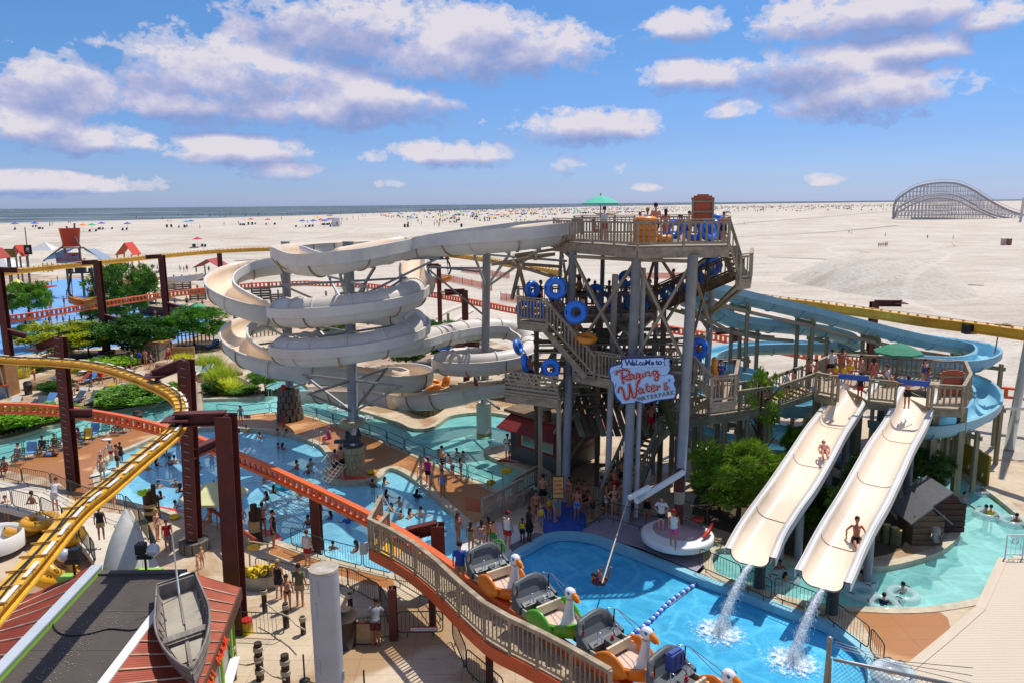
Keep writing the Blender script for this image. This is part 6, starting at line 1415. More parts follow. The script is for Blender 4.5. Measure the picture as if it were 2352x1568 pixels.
# people placed one by one: x, y, z, pose, wear, label, height, turn
PL_ = [
 (664,967,0,'fold','A:white S:white C:red','lifeguard in white with a red rescue tube before the dark stone foot',1.75,20),
 (772,1097,0,'stand','S:black','man in black trunks nearest the edge of the red mat at the stone drum',1.75,170),(786,1090,0,'fold','S:black','man in black trunks behind another at the stone drum',1.75,200),
 (984,1112,0,'stand','T:magenta S:black C:pink','person in a magenta shirt and pink cap by the river railing',1.65,160),(1016,1088,0,'fold','S:black','bare chested man holding a white towel behind the blue swimsuit woman',1.75,100),
 (1040,1096,0,'lean','S:patterned','boy in patterned trunks at the river railing',1.45,-120),(1059,1101,0,'stand','O:blue l','girl in blue swimsuit holding the river railing',1.35,100),(1017,1142,0,'stand','O:checked l','woman in a blue patterned swimsuit standing on the wet walkway',1.62,5),
 (1166,1055,0,'fold','A:white S:white C:red','lifeguard in white holding a red tube on the river island',1.68,-20),(554,973,0,'stand','O:turquoise l','girl in turquoise swimsuit standing by the small red sign',1.4,20),
 (256,1057,0,'stand','A:white S:red','boy in white tank top and red shorts by the pool rail',1.3,160),(279,1062,0,'stand','S:navy','dark skinned boy walking at the left pool edge',1.35,160,5),(271,1078,.0,'stand','S:black','bare backed boy behind the yellow track at the pool edge',1.6,140),
 (237,1104,0,'stand','S:tan l','person with light brown hair half hidden behind the yellow track',1.6,40,3,'r'),(128,1172,2.0,'lean','T:white S:white','boy in white shirt leaning on the raised walkway rail',1.55,180,3,'r'),
 (262,1166,.6,'walk','S:khaki A:red','person carrying a red towel on the raised walkway',1.75,190),(234,1238,1.0,'stand','A:black S:khaki','woman with a black shoulder bag at the walkway bend',1.6,200,2),(387,1263,0,'stand','T:red S:patterned','boy in a red shirt with a dripping leg by the stone drum',1.5,30,2),
 (363,1240,0,'stand','K:white l','blonde woman half hidden behind the curved barrier',1.6,90,3,'y'),(465,1304,0,'stand','K:orange','small blond child standing on the tan deck',1.0,60,3,'y'),(456,1325,0,'stand','K:tan','fair child beside the blond child near the rusty roof',1.05,-60,3,'y'),
 (19,1202,0,'walk','K:pink','child walking under the raised walkway at far left',1.5,30),(80,1200,0,'walk','S:navy','person in navy shorts half hidden under the walkway',1.7,150),
 (630,1255,0,'stand','A:black S:black','heavy man in black tank top and shorts at the pool edge',1.82,95),(606,1232,0,'armup','K:navy','person with one arm raised behind the wooden post',1.75,180),
 (642,1373,0,'stand','A:black S:navy l','blonde woman in a black top and denim shorts beside the tub',1.68,170,3,'y'),(690,1390,0,'stand','T:olive S:khaki','man in an olive shirt carrying a toddler beside the grey column',1.8,175),(662,1400,0,'stand','B:blue K:black l','girl in a blue bikini top and black shorts in front of the olive man',1.5,30),
 (708,1299,0,'stand','A:white S:red','red haired lifeguard in white behind the short maroon post',1.7,160,3,'r'),(864,1482,0,'lean','T:grey S:maroon','man in a grey shirt leaning over the barrier',1.75,180),(1058,1352,2.3,'stand','T:blue S:khaki','ride operator in a blue shirt and khaki trousers on the station deck',1.8,172),
 (1082,1266,0,'stand','K:green B:black l','girl in a green bikini in the line on the white deck',1.45,170),(1107,1263,0,'stand','K:checked B:white l','long haired girl in a pale bikini second in the white deck line',1.5,175),(1123,1256,0,'stand','K:lime l','girl in lime briefs at the back of the white deck line',1.55,190),(1134,1259,0,'stand','S:green','boy in green trunks holding a green float on the white deck',1.4,170),
 (1166,1259,0,'stand','A:white S:red C:red','lifeguard in white and red shorts at the plunge pool corner',1.85,150),(1053,1250,0,'stand','l','woman with dark hair mostly hidden behind the blue shirt man',1.6,60),
 (1216,1242,0,'stand','D:black','person all in black beside the child in a yellow vest',1.75,120,5),(1200,1244,0,'stand','V:yellow S:navy','child in a yellow vest next to the person in black',1.2,160,5),(1242,1214,0,'stand','V:yellow S:patterned','child in a yellow vest and patterned trunks before the blue floor',1.25,20,3,'y'),
 (1247,1165,0,'stand','S:black','big bare backed man at the foot of the small ramp',1.85,170),(1231,1197,0,'stand','B:maroon K:black l','woman in a maroon bikini top on the blue floor edge',1.65,10),(1262,1190,0,'stand','V:yellow K:red','child in a yellow and red vest in the middle of the blue floor group',1.2,30),(1275,1196,0,'stand','O:turquoise l','girl in a patterned turquoise swimsuit on the blue floor',1.5,60),(1283,1177,0,'hips','O:grey l','woman in a striped grey swimsuit on the blue floor',1.62,40),
 (1307,1161,0,'stand','B:red K:red','person in a red bikini beside the tower column',1.6,-60),(1325,1192,0,'stand','S:checked','boy in checked blue trunks in the queue',1.7,160),(1328,1168,0,'fold','K:pink l','woman in pink in the second row of the queue',1.62,20),(1343,1176,0,'fold','S:black','bare chested man with folded arms in the queue',1.7,10,2),(1361,1190,0,'lean','S:black','boy in black and white trunks leaning on the queue barrier',1.6,-70),
 (1381,1152,0,'stand','A:purple','child in a purple top at the stair foot',1.45,120),(1392,1176,0,'stand','S:white','boy in black and white shorts beside the barrier',1.6,90),(1402,1166,0,'stand','S:brown','bare chested boy behind the woman with crossed hands',1.6,30),(1410,1184,0,'hips','B:pink K:tan l','woman in a pink bikini top with raised hands in the queue',1.65,10,3,'y'),(1437,1178,0,'hips','S:navy','tall bare chested man with hands on hips in the queue',1.92,0,0),
 (1450,1192,0,'stand','S:black','boy in black trunks under the white pipes',1.55,120),(1486,1194,0,'stand','S:black','man in black trunks by the barrier behind the white pipes',1.75,150),(1518,1216,.8,'hips','T:white S:black','boy in a white shirt and dark shorts on the round platform',1.62,-20,3,'r'),(1546,1256,.8,'walk','A:white S:pink C:red','lifeguard with a pole on the round white platform',1.75,-10),
 (1399,1120,0,'stand','S:red','man in red shorts on the lowest queue stairs',1.7,160)]
for e in PL_:
 x,y,z,kd,w,lab,h,rz = e[:8]; person(x,y,z,kd,w,lab,h,rz,sk=e[8] if len(e) > 8 else None,hair=e[9] if len(e) > 9 else 'n')
# people on the tower, by distance
PT = [(1386,38.9,ZT,'wave','A:white S:red','lifeguard in white tank top under the green umbrella on the tower',1.75,150),(1363,44,ZT,'sit','S:red','rider sitting in a tube at the slide start on the tower',1.5,120),(1466,38.4,ZT,'stand','S:orange','boy in orange trunks on the top deck',1.45,30),(1483,37.4,ZT,'fold','T:white S:white C:khaki','woman in a white shirt and khaki cap on the top deck',1.68,-30),(1501,37.2,ZT,'stand','S:navy','tall bare backed man on the tower top deck',1.9,190),(1524,37.4,ZT,'stand','B:tan K:tan l','girl with a long ponytail on the tower top deck',1.6,170),(1555,39.4,ZT,'stand','S:blue','boy with only his head above the top deck tubes',1.3,100),(1577,37.2,ZT,'stand','S:black','boy beside the terracotta board on the top deck',1.5,60),(1655,37.2,ZT,'stand','S:black','boy at the right corner of the top deck',1.45,0),(1700,36.5,12.0,'lean','T:maroon S:black','boy in a maroon shirt at the top stair landing',1.4,-90),
 (1220,40.2,9.6,'stand','B:brown l','girl with long dark hair at the middle deck corner',1.5,30),(1236,40.6,9.6,'stand','A:black l','girl in black with long hair on the middle deck corner',1.55,170),(1242,42.6,9.6,'stand','T:navy','boy in a navy shirt at the back of the middle deck',1.7,100),(1264,42.3,9.6,'stand','S:purple','light haired boy on the middle deck behind a blue tube',1.65,100),(1297,42.6,9.6,'stand','S:navy','broad bare backed man on the middle deck',1.85,170),(1329,43,9.6,'stand','S:black','bare backed man left of two on the middle deck',1.8,190),(1341,42.6,9.6,'lean','S:black','bare backed man bending on the middle deck',1.8,120),(1330,43.9,10.1,'stand','K:tan','boy seen high behind the tower column',1.7,0),(1366,43,9.6,'stand','S:blue','dark haired boy behind the tower brace',1.6,0),(1399,43,9.6,'stand','B:navy l','girl with curly hair on the middle deck',1.6,0),(1437,43,9.6,'fold','S:blue','boy facing out in the middle of the middle deck',1.65,0),(1480,42.8,9.6,'stand','T:purple','child in a purple top near the middle deck stairs',1.6,30),(1492,42.4,9.7,'stand','S:black','bent boy near the middle deck stairs',1.6,60),(1508,42.2,9.9,'stand','S:black','boy at the foot of the upper tower stairs',1.5,-60),(1545,40.9,10.4,'stand','S:blue','bare chested rider on the upper tower stairs',1.6,-90),
 (1270,38.6,9.0,'stand','S:patterned','rider in patterned trunks carrying the higher blue ring down the stairs',1.75,180),(1322,37.8,8.2,'lean','S:yellow','rider with an arm through the lower blue ring on the stairs',1.7,150),(1352,37.4,7.5,'stand','S:black','rider under the orange ring on the stairs',1.7,170),(1543,36.5,7.2,'stand','S:black','bare chested boy right of the welcome sign',1.55,0),(1661,35.5,6.5,'stand','T:blue','person in a blue shirt with a hat on the right stair landing',1.65,0),(1608,36.5,7.2,'stand','S:black','boy holding a blue ring above the right landing',1.7,20),(1218,38.2,6.2,'stand','S:navy','bare chested man on the side balcony',1.7,20),(1272,37.4,6.2,'stand','S:blue','boy with a blue ring on the side balcony',1.5,0),
 (1756,40.7,4.6,'stand','S:black','bare backed man left of two on the walkway',1.8,180),(1770,40.9,4.6,'stand','S:navy','bare backed man right of two on the walkway',1.75,160),(1817,41,4.85,'stand','T:white S:black','boy in a white shirt on the slide platform stairs',1.5,120),(1832,41.2,4.95,'stand','B:pink K:red l','girl in a pink top on the slide platform stairs',1.5,-100),(1868,41.2,5.2,'hips','S:black','big bare chested man at the top of the platform stairs',1.85,10),(1884,42,5.2,'stand','S:navy','bare chested boy at the top of the platform stairs',1.6,60),
 (1919,44,5.2,'stand','T:white S:navy','person in a white shirt and navy shorts at the platform corner',1.75,180),(1909,44.5,5.2,'stand','S:black','boy at the far corner of the slide platform',1.4,100),(1930,42.3,5.2,'stand','V:yellow S:pink','leftmost of the three children in yellow vests on the platform',1.3,20),(1948,42,5.2,'stand','V:yellow K:navy','middle of the three children in yellow vests on the platform',1.35,10),(1964,42.4,5.2,'stand','V:yellow K:red','rightmost of the three children in yellow vests on the platform',1.45,0,3,'y'),(1945,45,5.2,'stand','B:white l','woman in a patterned swimsuit at the back of the platform',1.65,20),(1988,42.6,5.2,'stand','B:turquoise K:turquoise l','woman in a light blue bikini on the slide platform',1.68,30),(1990,39.8,4.95,'stand','T:black S:red','boy in black and white top and red trunks at the left slide mouth',1.55,180),(2018,42,5.2,'stand','B:pink K:pink l','woman in a pink bikini between the two slides',1.65,160),(2050,42,5.2,'sit','A:white S:grey C:maroon','seated lifeguard in white and a maroon cap on the platform',1.7,10),(2102,38.0,4.98,'wave','S:black','big bare chested man at the right slide mouth with arms spread',1.72,180,0),(2137,41.5,5.2,'stand','O:blue l','taller girl in a blue swimsuit behind the right slide',1.65,0),(2147,40.5,5.2,'fold','O:checked l','smaller girl in a flowered swimsuit behind the right slide',1.4,0),
 (1502,39.2,3.3,'stand','S:red','bald sunburnt man high on the queue stairs',1.8,175),(1508,39.5,3.6,'stand','S:black','dark haired boy ahead of the sunburnt man on the stairs',1.6,170),(1463,38.3,2.1,'lean','S:black','bare backed boy in the middle of the queue stairs',1.7,200),(1457,38,1.7,'stand','S:navy','boy in navy trunks in the middle of the queue stairs',1.65,190),(1436,37.5,1.0,'stand','S:black','boy in black trunks low on the queue stairs',1.6,170),(1421,37.1,.6,'lean','S:red','boy in red trunks low on the queue stairs',1.7,200)]
for e in PT:
 x,Y,z,kd,w,lab,h,rz = e[:8]; person(x,0,z,kd,w,lab,h,rz,Y=Y,sk=e[8] if len(e) > 8 else None,hair=e[9] if len(e) > 9 else 'n')
# sliders, swinger, sitters
def on(px,py,z,kd,w,lab,h=1.7,rz=0,tilt=0,**k):
 o = person(px,py,z,kd,w,lab,h,rz,**k); o.rotation_euler.x = R(tilt); return o
on(1893,1040,3.98,'slide_lie','O:striped','woman in a red and white striped swimsuit lying on the left slide',1.72,-18,9,hair='r',sk=1)
on(1966,1240,2.32,'ride','S:black','man in black shorts sitting up on the right slide',1.8,-14,14,sk=1)
SWG = G(1383,1338,1.0); h_ = person(1383,1338,1.0,'hang','S:maroon T:maroon','boy in maroon trunks curled up on the end of the swing rope',1.6,0)
SIT = [(45,1058,'K:pink A:white','woman in pink on the far left lounge chair'),(100,1040,'T:black S:black','person in black on a chair by the river'),(128,1035,'A:lime S:magenta','woman in a lime top and pink shorts on a chair'),(182,1020,'B:turquoise K:turquoise l','woman in a pale suit beside the towel chair'),(271,992,'O:black l','woman in a black swimsuit on a chair by the trash can'),(14,1092,'S:red','person lying back at the far left barrier'),(757,1018,'D:pink C:pink','child in a pink hooded robe sitting on the pool edge'),
 (180,905,'S:navy','fair boy sitting on the edge of the planting bed'),(212,896,'S:grey','person bent over on a lounger in the middle')]
SIT += [(458,1206,'S:black','bare backed man sitting under the pale olive umbrella'),(484,1214,'B:black K:black l','woman in a black bikini sitting under the pale olive umbrella'),(556,1212,'O:checked l','woman in a patterned suit beside the red pole')]
for x,y,w,lab in SIT: person(x,y,-.05,'sit',w,lab,1.65,rp.uniform(-50,10))
# middle-left deck crowd
MID = [(232,880,'S:red','boy in red trunks among the loungers'),(266,885,'T:maroon S:khaki','man in a maroon shirt carrying a bag among the loungers'),(278,878,'K:tan','bare legged person behind the maroon shirt man'),(60,868,'A:grey l','woman in a grey top holding a child by the hand'),(80,872,'V:yellow','child in a yellow vest held by the hand'),(160,862,'A:black S:black','person in black by the left maroon post'),(305,845,'T:grey','man in a grey cap near the wooden gate hut'),(322,842,'T:blue','man in a blue shirt and pale cap by the hut'),(335,838,'S:tan','bare backed man beside the blue shirt man'),(348,846,'O:navy l','girl in navy near the gate hut'),(388,830,'S:red','heavy bare chested man right of the gate hut'),(396,822,'K:black B:striped l','woman in striped top right of the gate hut'),(294,880,'S:white','walking person in white trunks by the planting'),(305,878,'S:navy','walking person in navy trunks by the planting'),(441,903,'V:yellow S:red','child in a yellow vest on the wooden footbridge'),(452,885,'K:red','child climbing behind the footbridge'),(700,884,'S:navy','person half hidden behind the lower slide'),(25,905,'K:red','person at the far left lounge area')]
for x,y,w,lab in MID: person(x,y,0,rp.choice(('stand','walk','fold')),w,lab,1.3 if 'child' in lab else 1.7,rp.uniform(-180,180))
# splash-area crowd
FAR = [(111,660,'O:black'),(119,655,'l'),(118,680,'S:red A:white'),(133,645,''),(188,735,'T:magenta S:navy'),(209,733,'S:black'),(222,732,'O:black l'),(244,731,'S:red'),(252,722,'O:blue l'),(268,722,'A:white S:black'),(286,720,'T:white S:navy'),(298,718,'S:red'),(310,724,'S:navy'),(304,706,'B:red K:orange l'),(150,722,'T:orange'),(162,748,'S:patterned'),(173,748,'S:red'),(146,740,'S:blue'),(132,738,'O:pink l'),(114,742,'S:black'),(52,744,'O:navy l'),(60,752,'O:black l'),(73,748,''),(80,750,'O:lime'),(30,728,'T:blue'),(54,776,'O:blue l'),(10,780,'T:navy'),(148,700,'T:red'),(155,683,'S:tan'),(467,720,'T:navy'),(466,705,'O:striped l'),(414,620,'T:white S:navy'),(423,622,'T:navy S:grey'),(430,620,'T:red S:navy'),(480,622,'T:navy S:navy'),(245,588,'S:navy'),(272,588,'S:red'),(430,700,'S:navy'),(402,698,'S:brown'),(320,706,'l'),(350,620,'O:red l'),(362,618,'S:blue'),(205,655,'S:maroon'),(68,712,'S:white'),(5,735,'S:black')]
fr2 = random.Random(31)
for _ in range(24): FAR.append((round(fr2.uniform(60,470)),round(fr2.uniform(700,770)),fr2.choice(('S:red','O:black l','T:white S:navy','B:pink l','S:blue','O:purple l','V:yellow','S:green'))))
FAR = sorted(FAR)
for i,(x,y,w) in enumerate(FAR): person(x,y + 4,0,rp.choice(('stand','walk','fold','stand')),w,f'visitor {desc(w)}, {ORD[i]} from the left of the splash area crowd',rp.uniform(1.25,1.8),rp.uniform(-180,180),group='visitors around the splash area')
# rope of the swing
o = thing('swing_rope','long thin rope hanging from the white pipes to the swinging boy','rope',G(1383,1338,1.6)); MB().tube([V((0,0,0)),P(1443,1143,33) - o.location],.028,6).build('rope',MATS['rope'],o)
# ================================================================ barriers and railings on the decks
def barrier_mesh(L,H=1.0,n=None,r=.022):
 mb = MB(); R_ = .14; z0,z1 = .18,H; pts = []
 for cx,cz,a0 in ((L - R_,z1 - R_,0),(R_,z1 - R_,90),(R_,z0 + R_,180),(L - R_,z0 + R_,270)):
  for k in range(4): a = R(a0 + 30 * k); pts.append(V((cx + R_ * math.cos(a),0,cz + R_ * math.sin(a))))
 mb.tube(pts,r,6,closed=True)
 for x in (.35,L - .35): mb.tube([(x,0,z0),(x,0,0)],r,6)
 bars = MB()
 for i in range(1,int(L / .15)): x = i * .15; bars.tube([(x,0,z0),(x,0,z1)],.009,4)
 return mb,bars
BCACHE = {}
def barriers(pxs,z,label,m=None,L=2.1,H=1.0,group=None,two=False):
 m = m or GREENB; path = smooth([G(*q,z) if len(q) == 2 else G(*q) for q in pxs],6); pts = resample(path,L + .08)
 names = ['first','second','third','fourth','fifth','sixth','seventh','eighth','ninth','tenth','eleventh','twelfth','thirteenth','fourteenth','fifteenth','sixteenth']
 for i,(a,b) in enumerate(zip(pts,pts[1:])):
  ln = (b - a).length
  if ln < .8: continue
  key = (m.name,round(ln,1),H)
  if key not in BCACHE:
   f,bars = barrier_mesh(ln - .1,H); BCACHE[key] = (f.mesh('frame',m),bars.mesh('bars',m))
  f,bars = BCACHE[key]; o = link('barrier',f,None,a); d = b - a; o.rotation_euler = (0,-math.atan2(d.z,V((d.x,d.y,0)).length),math.atan2(d.y,d.x))
  tag(o,f'{names[min(i, 15)]} panel of {label}','barrier',group or label)
  if two: link('mid_rail',MB().tube([(.05,0,H * .55),(ln - .15,0,H * .55)],.02,6).mesh('mid_rail',m),o)
  else: tag(link('bars',bars,o),kind='stuff')
barriers([(0,1100),(45,1113),(108,1122),(165,1146),(228,1172),(290,1180),(335,1232),(362,1290)],.9,'the far barrier row on the raised walkway')
barriers([(-40,1155),(40,1170),(100,1186),(150,1212),(190,1250),(222,1300)],1.2,'the near barrier row on the raised walkway')
barriers([(670,1258),(738,1282),(788,1297),(843,1310),(902,1325)],0,'the barrier row at the near edge of the main pool')
barriers([(590,1330),(660,1345),(722,1352),(772,1346),(832,1368),(872,1392),(895,1440)],0,'the curved barrier row behind the big grey column')
barriers([(528,1460),(590,1462),(640,1466),(700,1466)],0,'the barrier row in front of the rope posts')
barriers([(808,1478),(902,1470)],0,'the barrier the grey shirt man leans on'); barriers([(914,1462),(1024,1460)],0,'the gate barrier with a small red sign',L=2.6)
barriers([(1040,1470),(1078,1560),(1120,1600),(1180,1640)],0,'the barrier row below the station deck')
barriers([(908,1340),(950,1362),(990,1394),(1020,1440)],0,'the barrier row under the station edge')
barriers([(1606,1308),(1690,1346),(1700,1350),(1775,1388)],.05,'the barrier row between the plunge pool and the left slide'); barriers([(1778,1378),(1850,1402),(1920,1440),(1985,1488),(2030,1545)],.05,'the barrier row curving right of the plunge pool')
barriers([(1395,1196),(1450,1210),(1500,1225)],.4,'the queue barrier row under the white pipes'); barriers([(1216,1196),(1250,1160),(1290,1140),(1340,1128)],0,'the barrier row left of the blue floor'); barriers([(1330,1215),(1390,1196)],0,'the queue barrier beside the blue floor')
barriers([(1560,1190),(1610,1195),(1636,1235)],.9,'the rounded barriers on the round platform'); barriers([(1245,1130),(1330,1150),(1400,1160)],0,'the queue barrier row at the column feet')
barriers([(-30,1070),(28,1056),(125,1027),(200,1005),(300,979)],0,'the railing behind the river side chairs',m=GREENB,H=1.0,two=True)
barriers([(500,955),(545,960),(590,953),(640,951),(700,955),(753,972),(800,987),(853,1005),(888,1020),(923,1036),(958,1050),(998,1068),(1033,1083),(1073,1100),(1115,1118),(1150,1128)],0,'the dark railing along the river walkway',two=True,H=.95)
barriers([(355,965),(395,935)],0,'the railing left of the small footbridge'); barriers([(432,928),(468,930)],0,'the railing at the footbridge end')
# raised walkway slab
far_ = smooth([G(*q) for q in [(-80,1092,.95),(0,1100,.9),(45,1113,.9),(108,1122,.9),(165,1146,.8),(228,1172,.7),(290,1184,.5),(335,1232,.3),(362,1292,.1),(380,1330,.05)]],4)
near_ = smooth([G(*q) for q in [(-80,1150,1.2),(0,1162,1.2),(40,1172,1.2),(100,1190,1.1),(150,1216,1.0),(190,1254,.8),(215,1290,.6),(228,1320,.4),(240,1350,.2),(250,1380,.1)]],4)
mb = MB(); n = min(len(far_),len(near_)); vs = []
for a,b in zip(far_,near_): vs += [a,b,a - V((0,0,.25)),b - V((0,0,.3))]
mb.add(vs,[f for i in range(n - 1) for f in ((4 * i,4 * i + 1,4 * i + 5,4 * i + 4),(4 * i + 1,4 * i + 3,4 * i + 7,4 * i + 5),(4 * i + 2,4 * i + 6,4 * i + 7,4 * i + 3),(4 * i,4 * i + 4,4 * i + 6,4 * i + 2))]); o = mb.build('raised_walkway',mat('pale_concrete','c2b8a8',.8,var=.08,scale=1,dirt='a49684',dirt_amt=.4)); tag(o,'curved pale concrete walkway raised above the deck at lower left','walkway')
# white deck; sunken ramp's shadow painted as a dark patch by the plunge pool
overlay('white_deck',[(1052,1262),(1100,1195),(1160,1200),(1222,1212),(1236,1238),(1180,1275),(1110,1290)],mat('white_deck_paint','c9c7c4',.6,var=.06),.006,0)
overlay('ramp_shade_patch',[(1180,1278),(1236,1242),(1262,1228),(1228,1222),(1170,1252)],mat('ramp_shade_purple','6a5f6a',.7,var=.1),.009,0)
# big stairs / ramp by the river with wooden rails
rp_ = thing('wooden_ramp','small wooden ramp with rails and a red panel at the river corner','ramp',G(1110,1200)); ra,rb_,rc_,rd_ = G(1108,1205),G(1202,1160),G(1225,1135),G(1125,1175)
deck(rp_,[ra,rb_,rc_,rd_],.45,WOODL,name='floor'); railing(rp_,[ra + V((0,0,.3)),rb_ + V((0,0,.5))],1.0,.18,WOODL); railing(rp_,[G(1180,1142,.5),G(1238,1108,.4),G(1262,1128,.4)],1.0,.18,WOODL)
MB().bar((0,-.1,.9),(-.9,.35,.9),.06,.7).build('red_panel',TERRA,rp_)
# river island and its log edge
STUMP = mat('log_pile','6d6a4c',.85,var=.3,scale=2,dirt='37361f',dirt_amt=.6); STOP = mat('log_top','b59a66',.8,var=.2)
def logs(pxs,r=.16,h=.55,label='',z=0,m=None):
 path = resample(smooth([G(x,y,z) for x,y in pxs],5),r * 2.02); o = thing('log_edging',label,'log wall',path[0])
 k1 = MB().tube([(0,0,0),(0,0,1)],r,8,cap=False).mesh('log',m or STUMP); k2 = MB().tube([(0,0,.97),(0,0,1.0)],r * .98,8).mesh('log_top',STOP)
 for i,p in enumerate(path[:290]):
  c = link('log',k1,o,p - path[0] - V((0,0,.2))); c.scale.z = h + .2 + .08 * math.sin(i * 2.3); d = link('log_top',k2,c)
logs([(700,866),(760,884),(825,905),(888,925),(940,942),(975,955),(1000,950),(1030,930),(1070,918),(1130,912),(1220,925)],.17,1.5,'green grey log retaining wall behind the river under the slides'); logs([(1176,1036),(1215,1052),(1260,1070),(1300,1090)],.15,.5,'short log edging in front of the concession shack'); logs([(588,905),(630,902),(655,905)],.14,.35,'pale log edging at the bend of the river')
logs([(1225,965),(1228,1000),(1205,1012),(1180,1020)],.13,.3,'log stumps along the river corner by the shack'); logs([(0,1008),(110,975),(230,944),(340,930),(430,915)],.07,.22,'low log border between the planting beds and the river')
logs([(1930,1150),(1990,1225),(2060,1250)],.18,.8,'log retaining wall below the right slide')
# ---------------------------------------------------------------- round platform with the rope swing gantry
rpf = thing('round_platform','round white rimmed platform above the plunge pool with a pinkish floor','platform',G(1556,1222,.8)); c0 = rpf.location
MB().lathe([(0,-.0),(1.55,0),(1.62,-.05),(1.62,-.3),(1.5,-.38),(0,-.38)],(0,0,0),40).build('slab',WHITE,rpf); MB().lathe([(0,.012),(1.2,.012),(1.2,.0)],(.15,.35,0),32).build('pink_floor',mat('pink_floor','a98f92',.7,var=.1),rpf)
MB().tube([(0,.3,-.9),(0,.3,-.3)],1.1,20).build('base_drum',mat('teal_wall','2f4a4c',.6,var=.2),rpf)
MB().lathe([(.22,0),(.3,.05),(.3,.14),(.22,.16)],(1.05,.6,.3),14).build('red_tub',mat('red_plastic','b02a20',.4),rpf)
tb = thing('rescue_tube','red rescue tube leaning on the round platform edge','float',c0 + V((1.25,-.55,.15))); MB().tube([(-.3,-.3,0),(0,0,.12),(.3,.45,.3)],[.07,.1,.07],8).build('tube',MATS['red_plastic'],tb)
bx = G(1430,1212,.4); blk = thing('concrete_block','dark teal concrete wall block between the plunge pool and the queue','wall',bx); MB().prism(rel(blk,[V((p.x,p.y,0)) for p in (G(1330,1222),G(1470,1262),G(1605,1318),G(1650,1270),G(1560,1190),G(1395,1170))]),-.4,.0).build('wall',MATS['teal_wall'],blk); MB().prism(rel(blk,[V((p.x,p.y,0)) for p in (G(1336,1219),G(1470,1258),G(1600,1312),G(1646,1268),G(1560,1193),G(1397,1173))]),0,.02).build('floor',mat('lilac_floor','8d8390',.7,var=.12),blk)
gy = thing('swing_gantry','rust brown post wrapped in rope holding two white pipes over the pool','gantry',G(1556,1238,.0)); pt = P(1568,1082,gy.location.y)
MB().tube([(0,0,0),(.05,0,pt.z + .1)],.2,14).build('post',mat('rust_pole','5a2c22',.8,var=.25,scale=2),gy)
tip1,tip2 = P(1455,1135,gy.location.y - 2.6),P(1446,1138,gy.location.y - 3.2)
MB().tube(rel(gy,[pt + V((0,-.1,0)),P(1462,1149,gy.location.y - 2.6)]),.14,14).build('white_pipe',WHITE,gy); MB().tube(rel(gy,[P(1490,1118,gy.location.y - 2.3),P(1446,1142,gy.location.y - 3.0)]),.12,14).build('white_pipe',WHITE,gy)
for i in range(7):
 z = pt.z * .55 + i * .085; MB().tube([(.215 * math.cos(a * .52) + .03,.215 * math.sin(a * .52),z + .01 * a / 6) for a in range(13)],.035,5).build('rope_wrap',MATS['rope'],gy)
# lane rope with floats
fl0,fl1 = G(1618,1328,-.3),G(1440,1462,-.3); ln = thing('lane_rope','diagonal rope of blue and white float balls across the plunge pool','float line',fl0); FB = mat('float_blue','2f63c8',.35); n = 34
mA = MB().ball((0,0,0),.10,8).mesh('float_ball',FB); mB = MB().ball((0,0,0),.085,8).mesh('float_ball',WHITE)
for i in range(n): link('float_ball',mA if i % 2 else mB,ln,(fl1 - fl0) * (i / n) + V((.04 * math.sin(i * .3),.12 * math.sin(i * .15),.03)))
MB().tube([(0,0,0),fl1 - fl0],.015,5).build('rope',MATS['rope'],ln)
# ---------------------------------------------------------------- inner tubes and rafts
TUB = {}
def ring(p,R_,r_,m,label,tilt=0,rz=0,cat='inner tube',group=None,name='inner_tube'):
 k = (round(R_,2),round(r_,2),m.name)
 if k not in TUB:
  mb = MB(); N,K = 28,12; vs = [((R_ + r_ * math.cos(2 * math.pi * j / K)) * math.cos(2 * math.pi * i / N),(R_ + r_ * math.cos(2 * math.pi * j / K)) * math.sin(2 * math.pi * i / N),r_ * math.sin(2 * math.pi * j / K)) for i in range(N) for j in range(K)]
  mb.add(vs,[(i * K + j,(i + 1) % N * K + j,(i + 1) % N * K + (j + 1) % K,i * K + (j + 1) % K) for i in range(N) for j in range(K)],True); TUB[k] = mb.mesh('ring',m)
  hb = MB(); [hb.tube([((R_ + r_ * .5) * math.cos(a) - .12 * math.sin(a) * s,(R_ + r_ * .5) * math.sin(a) + .12 * math.cos(a) * s,r_ * (.85 + .25 * (1 - s * s))) for s in (-1,-.5,0,.5,1)],.02,5) for a in (0,)]; TUB[k,'h'] = hb.mesh('handle',BLACK)
 o = link(name,TUB[k],None,p); o.rotation_euler = (tilt,0,rz); tag(o,label,cat,group)
 for q in (0,math.pi): h2 = link('handle',TUB[k,'h'],o); h2.rotation_euler.z = q
 return o
TBL = mat('tube_blue_vinyl','2c78dc',.35,var=.06,coat=.3); TOR = mat('tube_orange_vinyl','e0861a',.35,var=.08,coat=.3); TYE = mat('tube_yellow_vinyl','d99b1a',.35,var=.15,coat=.3,dirt='2f3a72',dirt_amt=.6,scale=.9)
TCL = mat('clear_tube_vinyl','d5dfe0',.12,var=.04,alpha=.38,coat=.5); TCY = mat('tube_cyan_vinyl','29a0b8',.35,var=.08)
up_ = R(80)
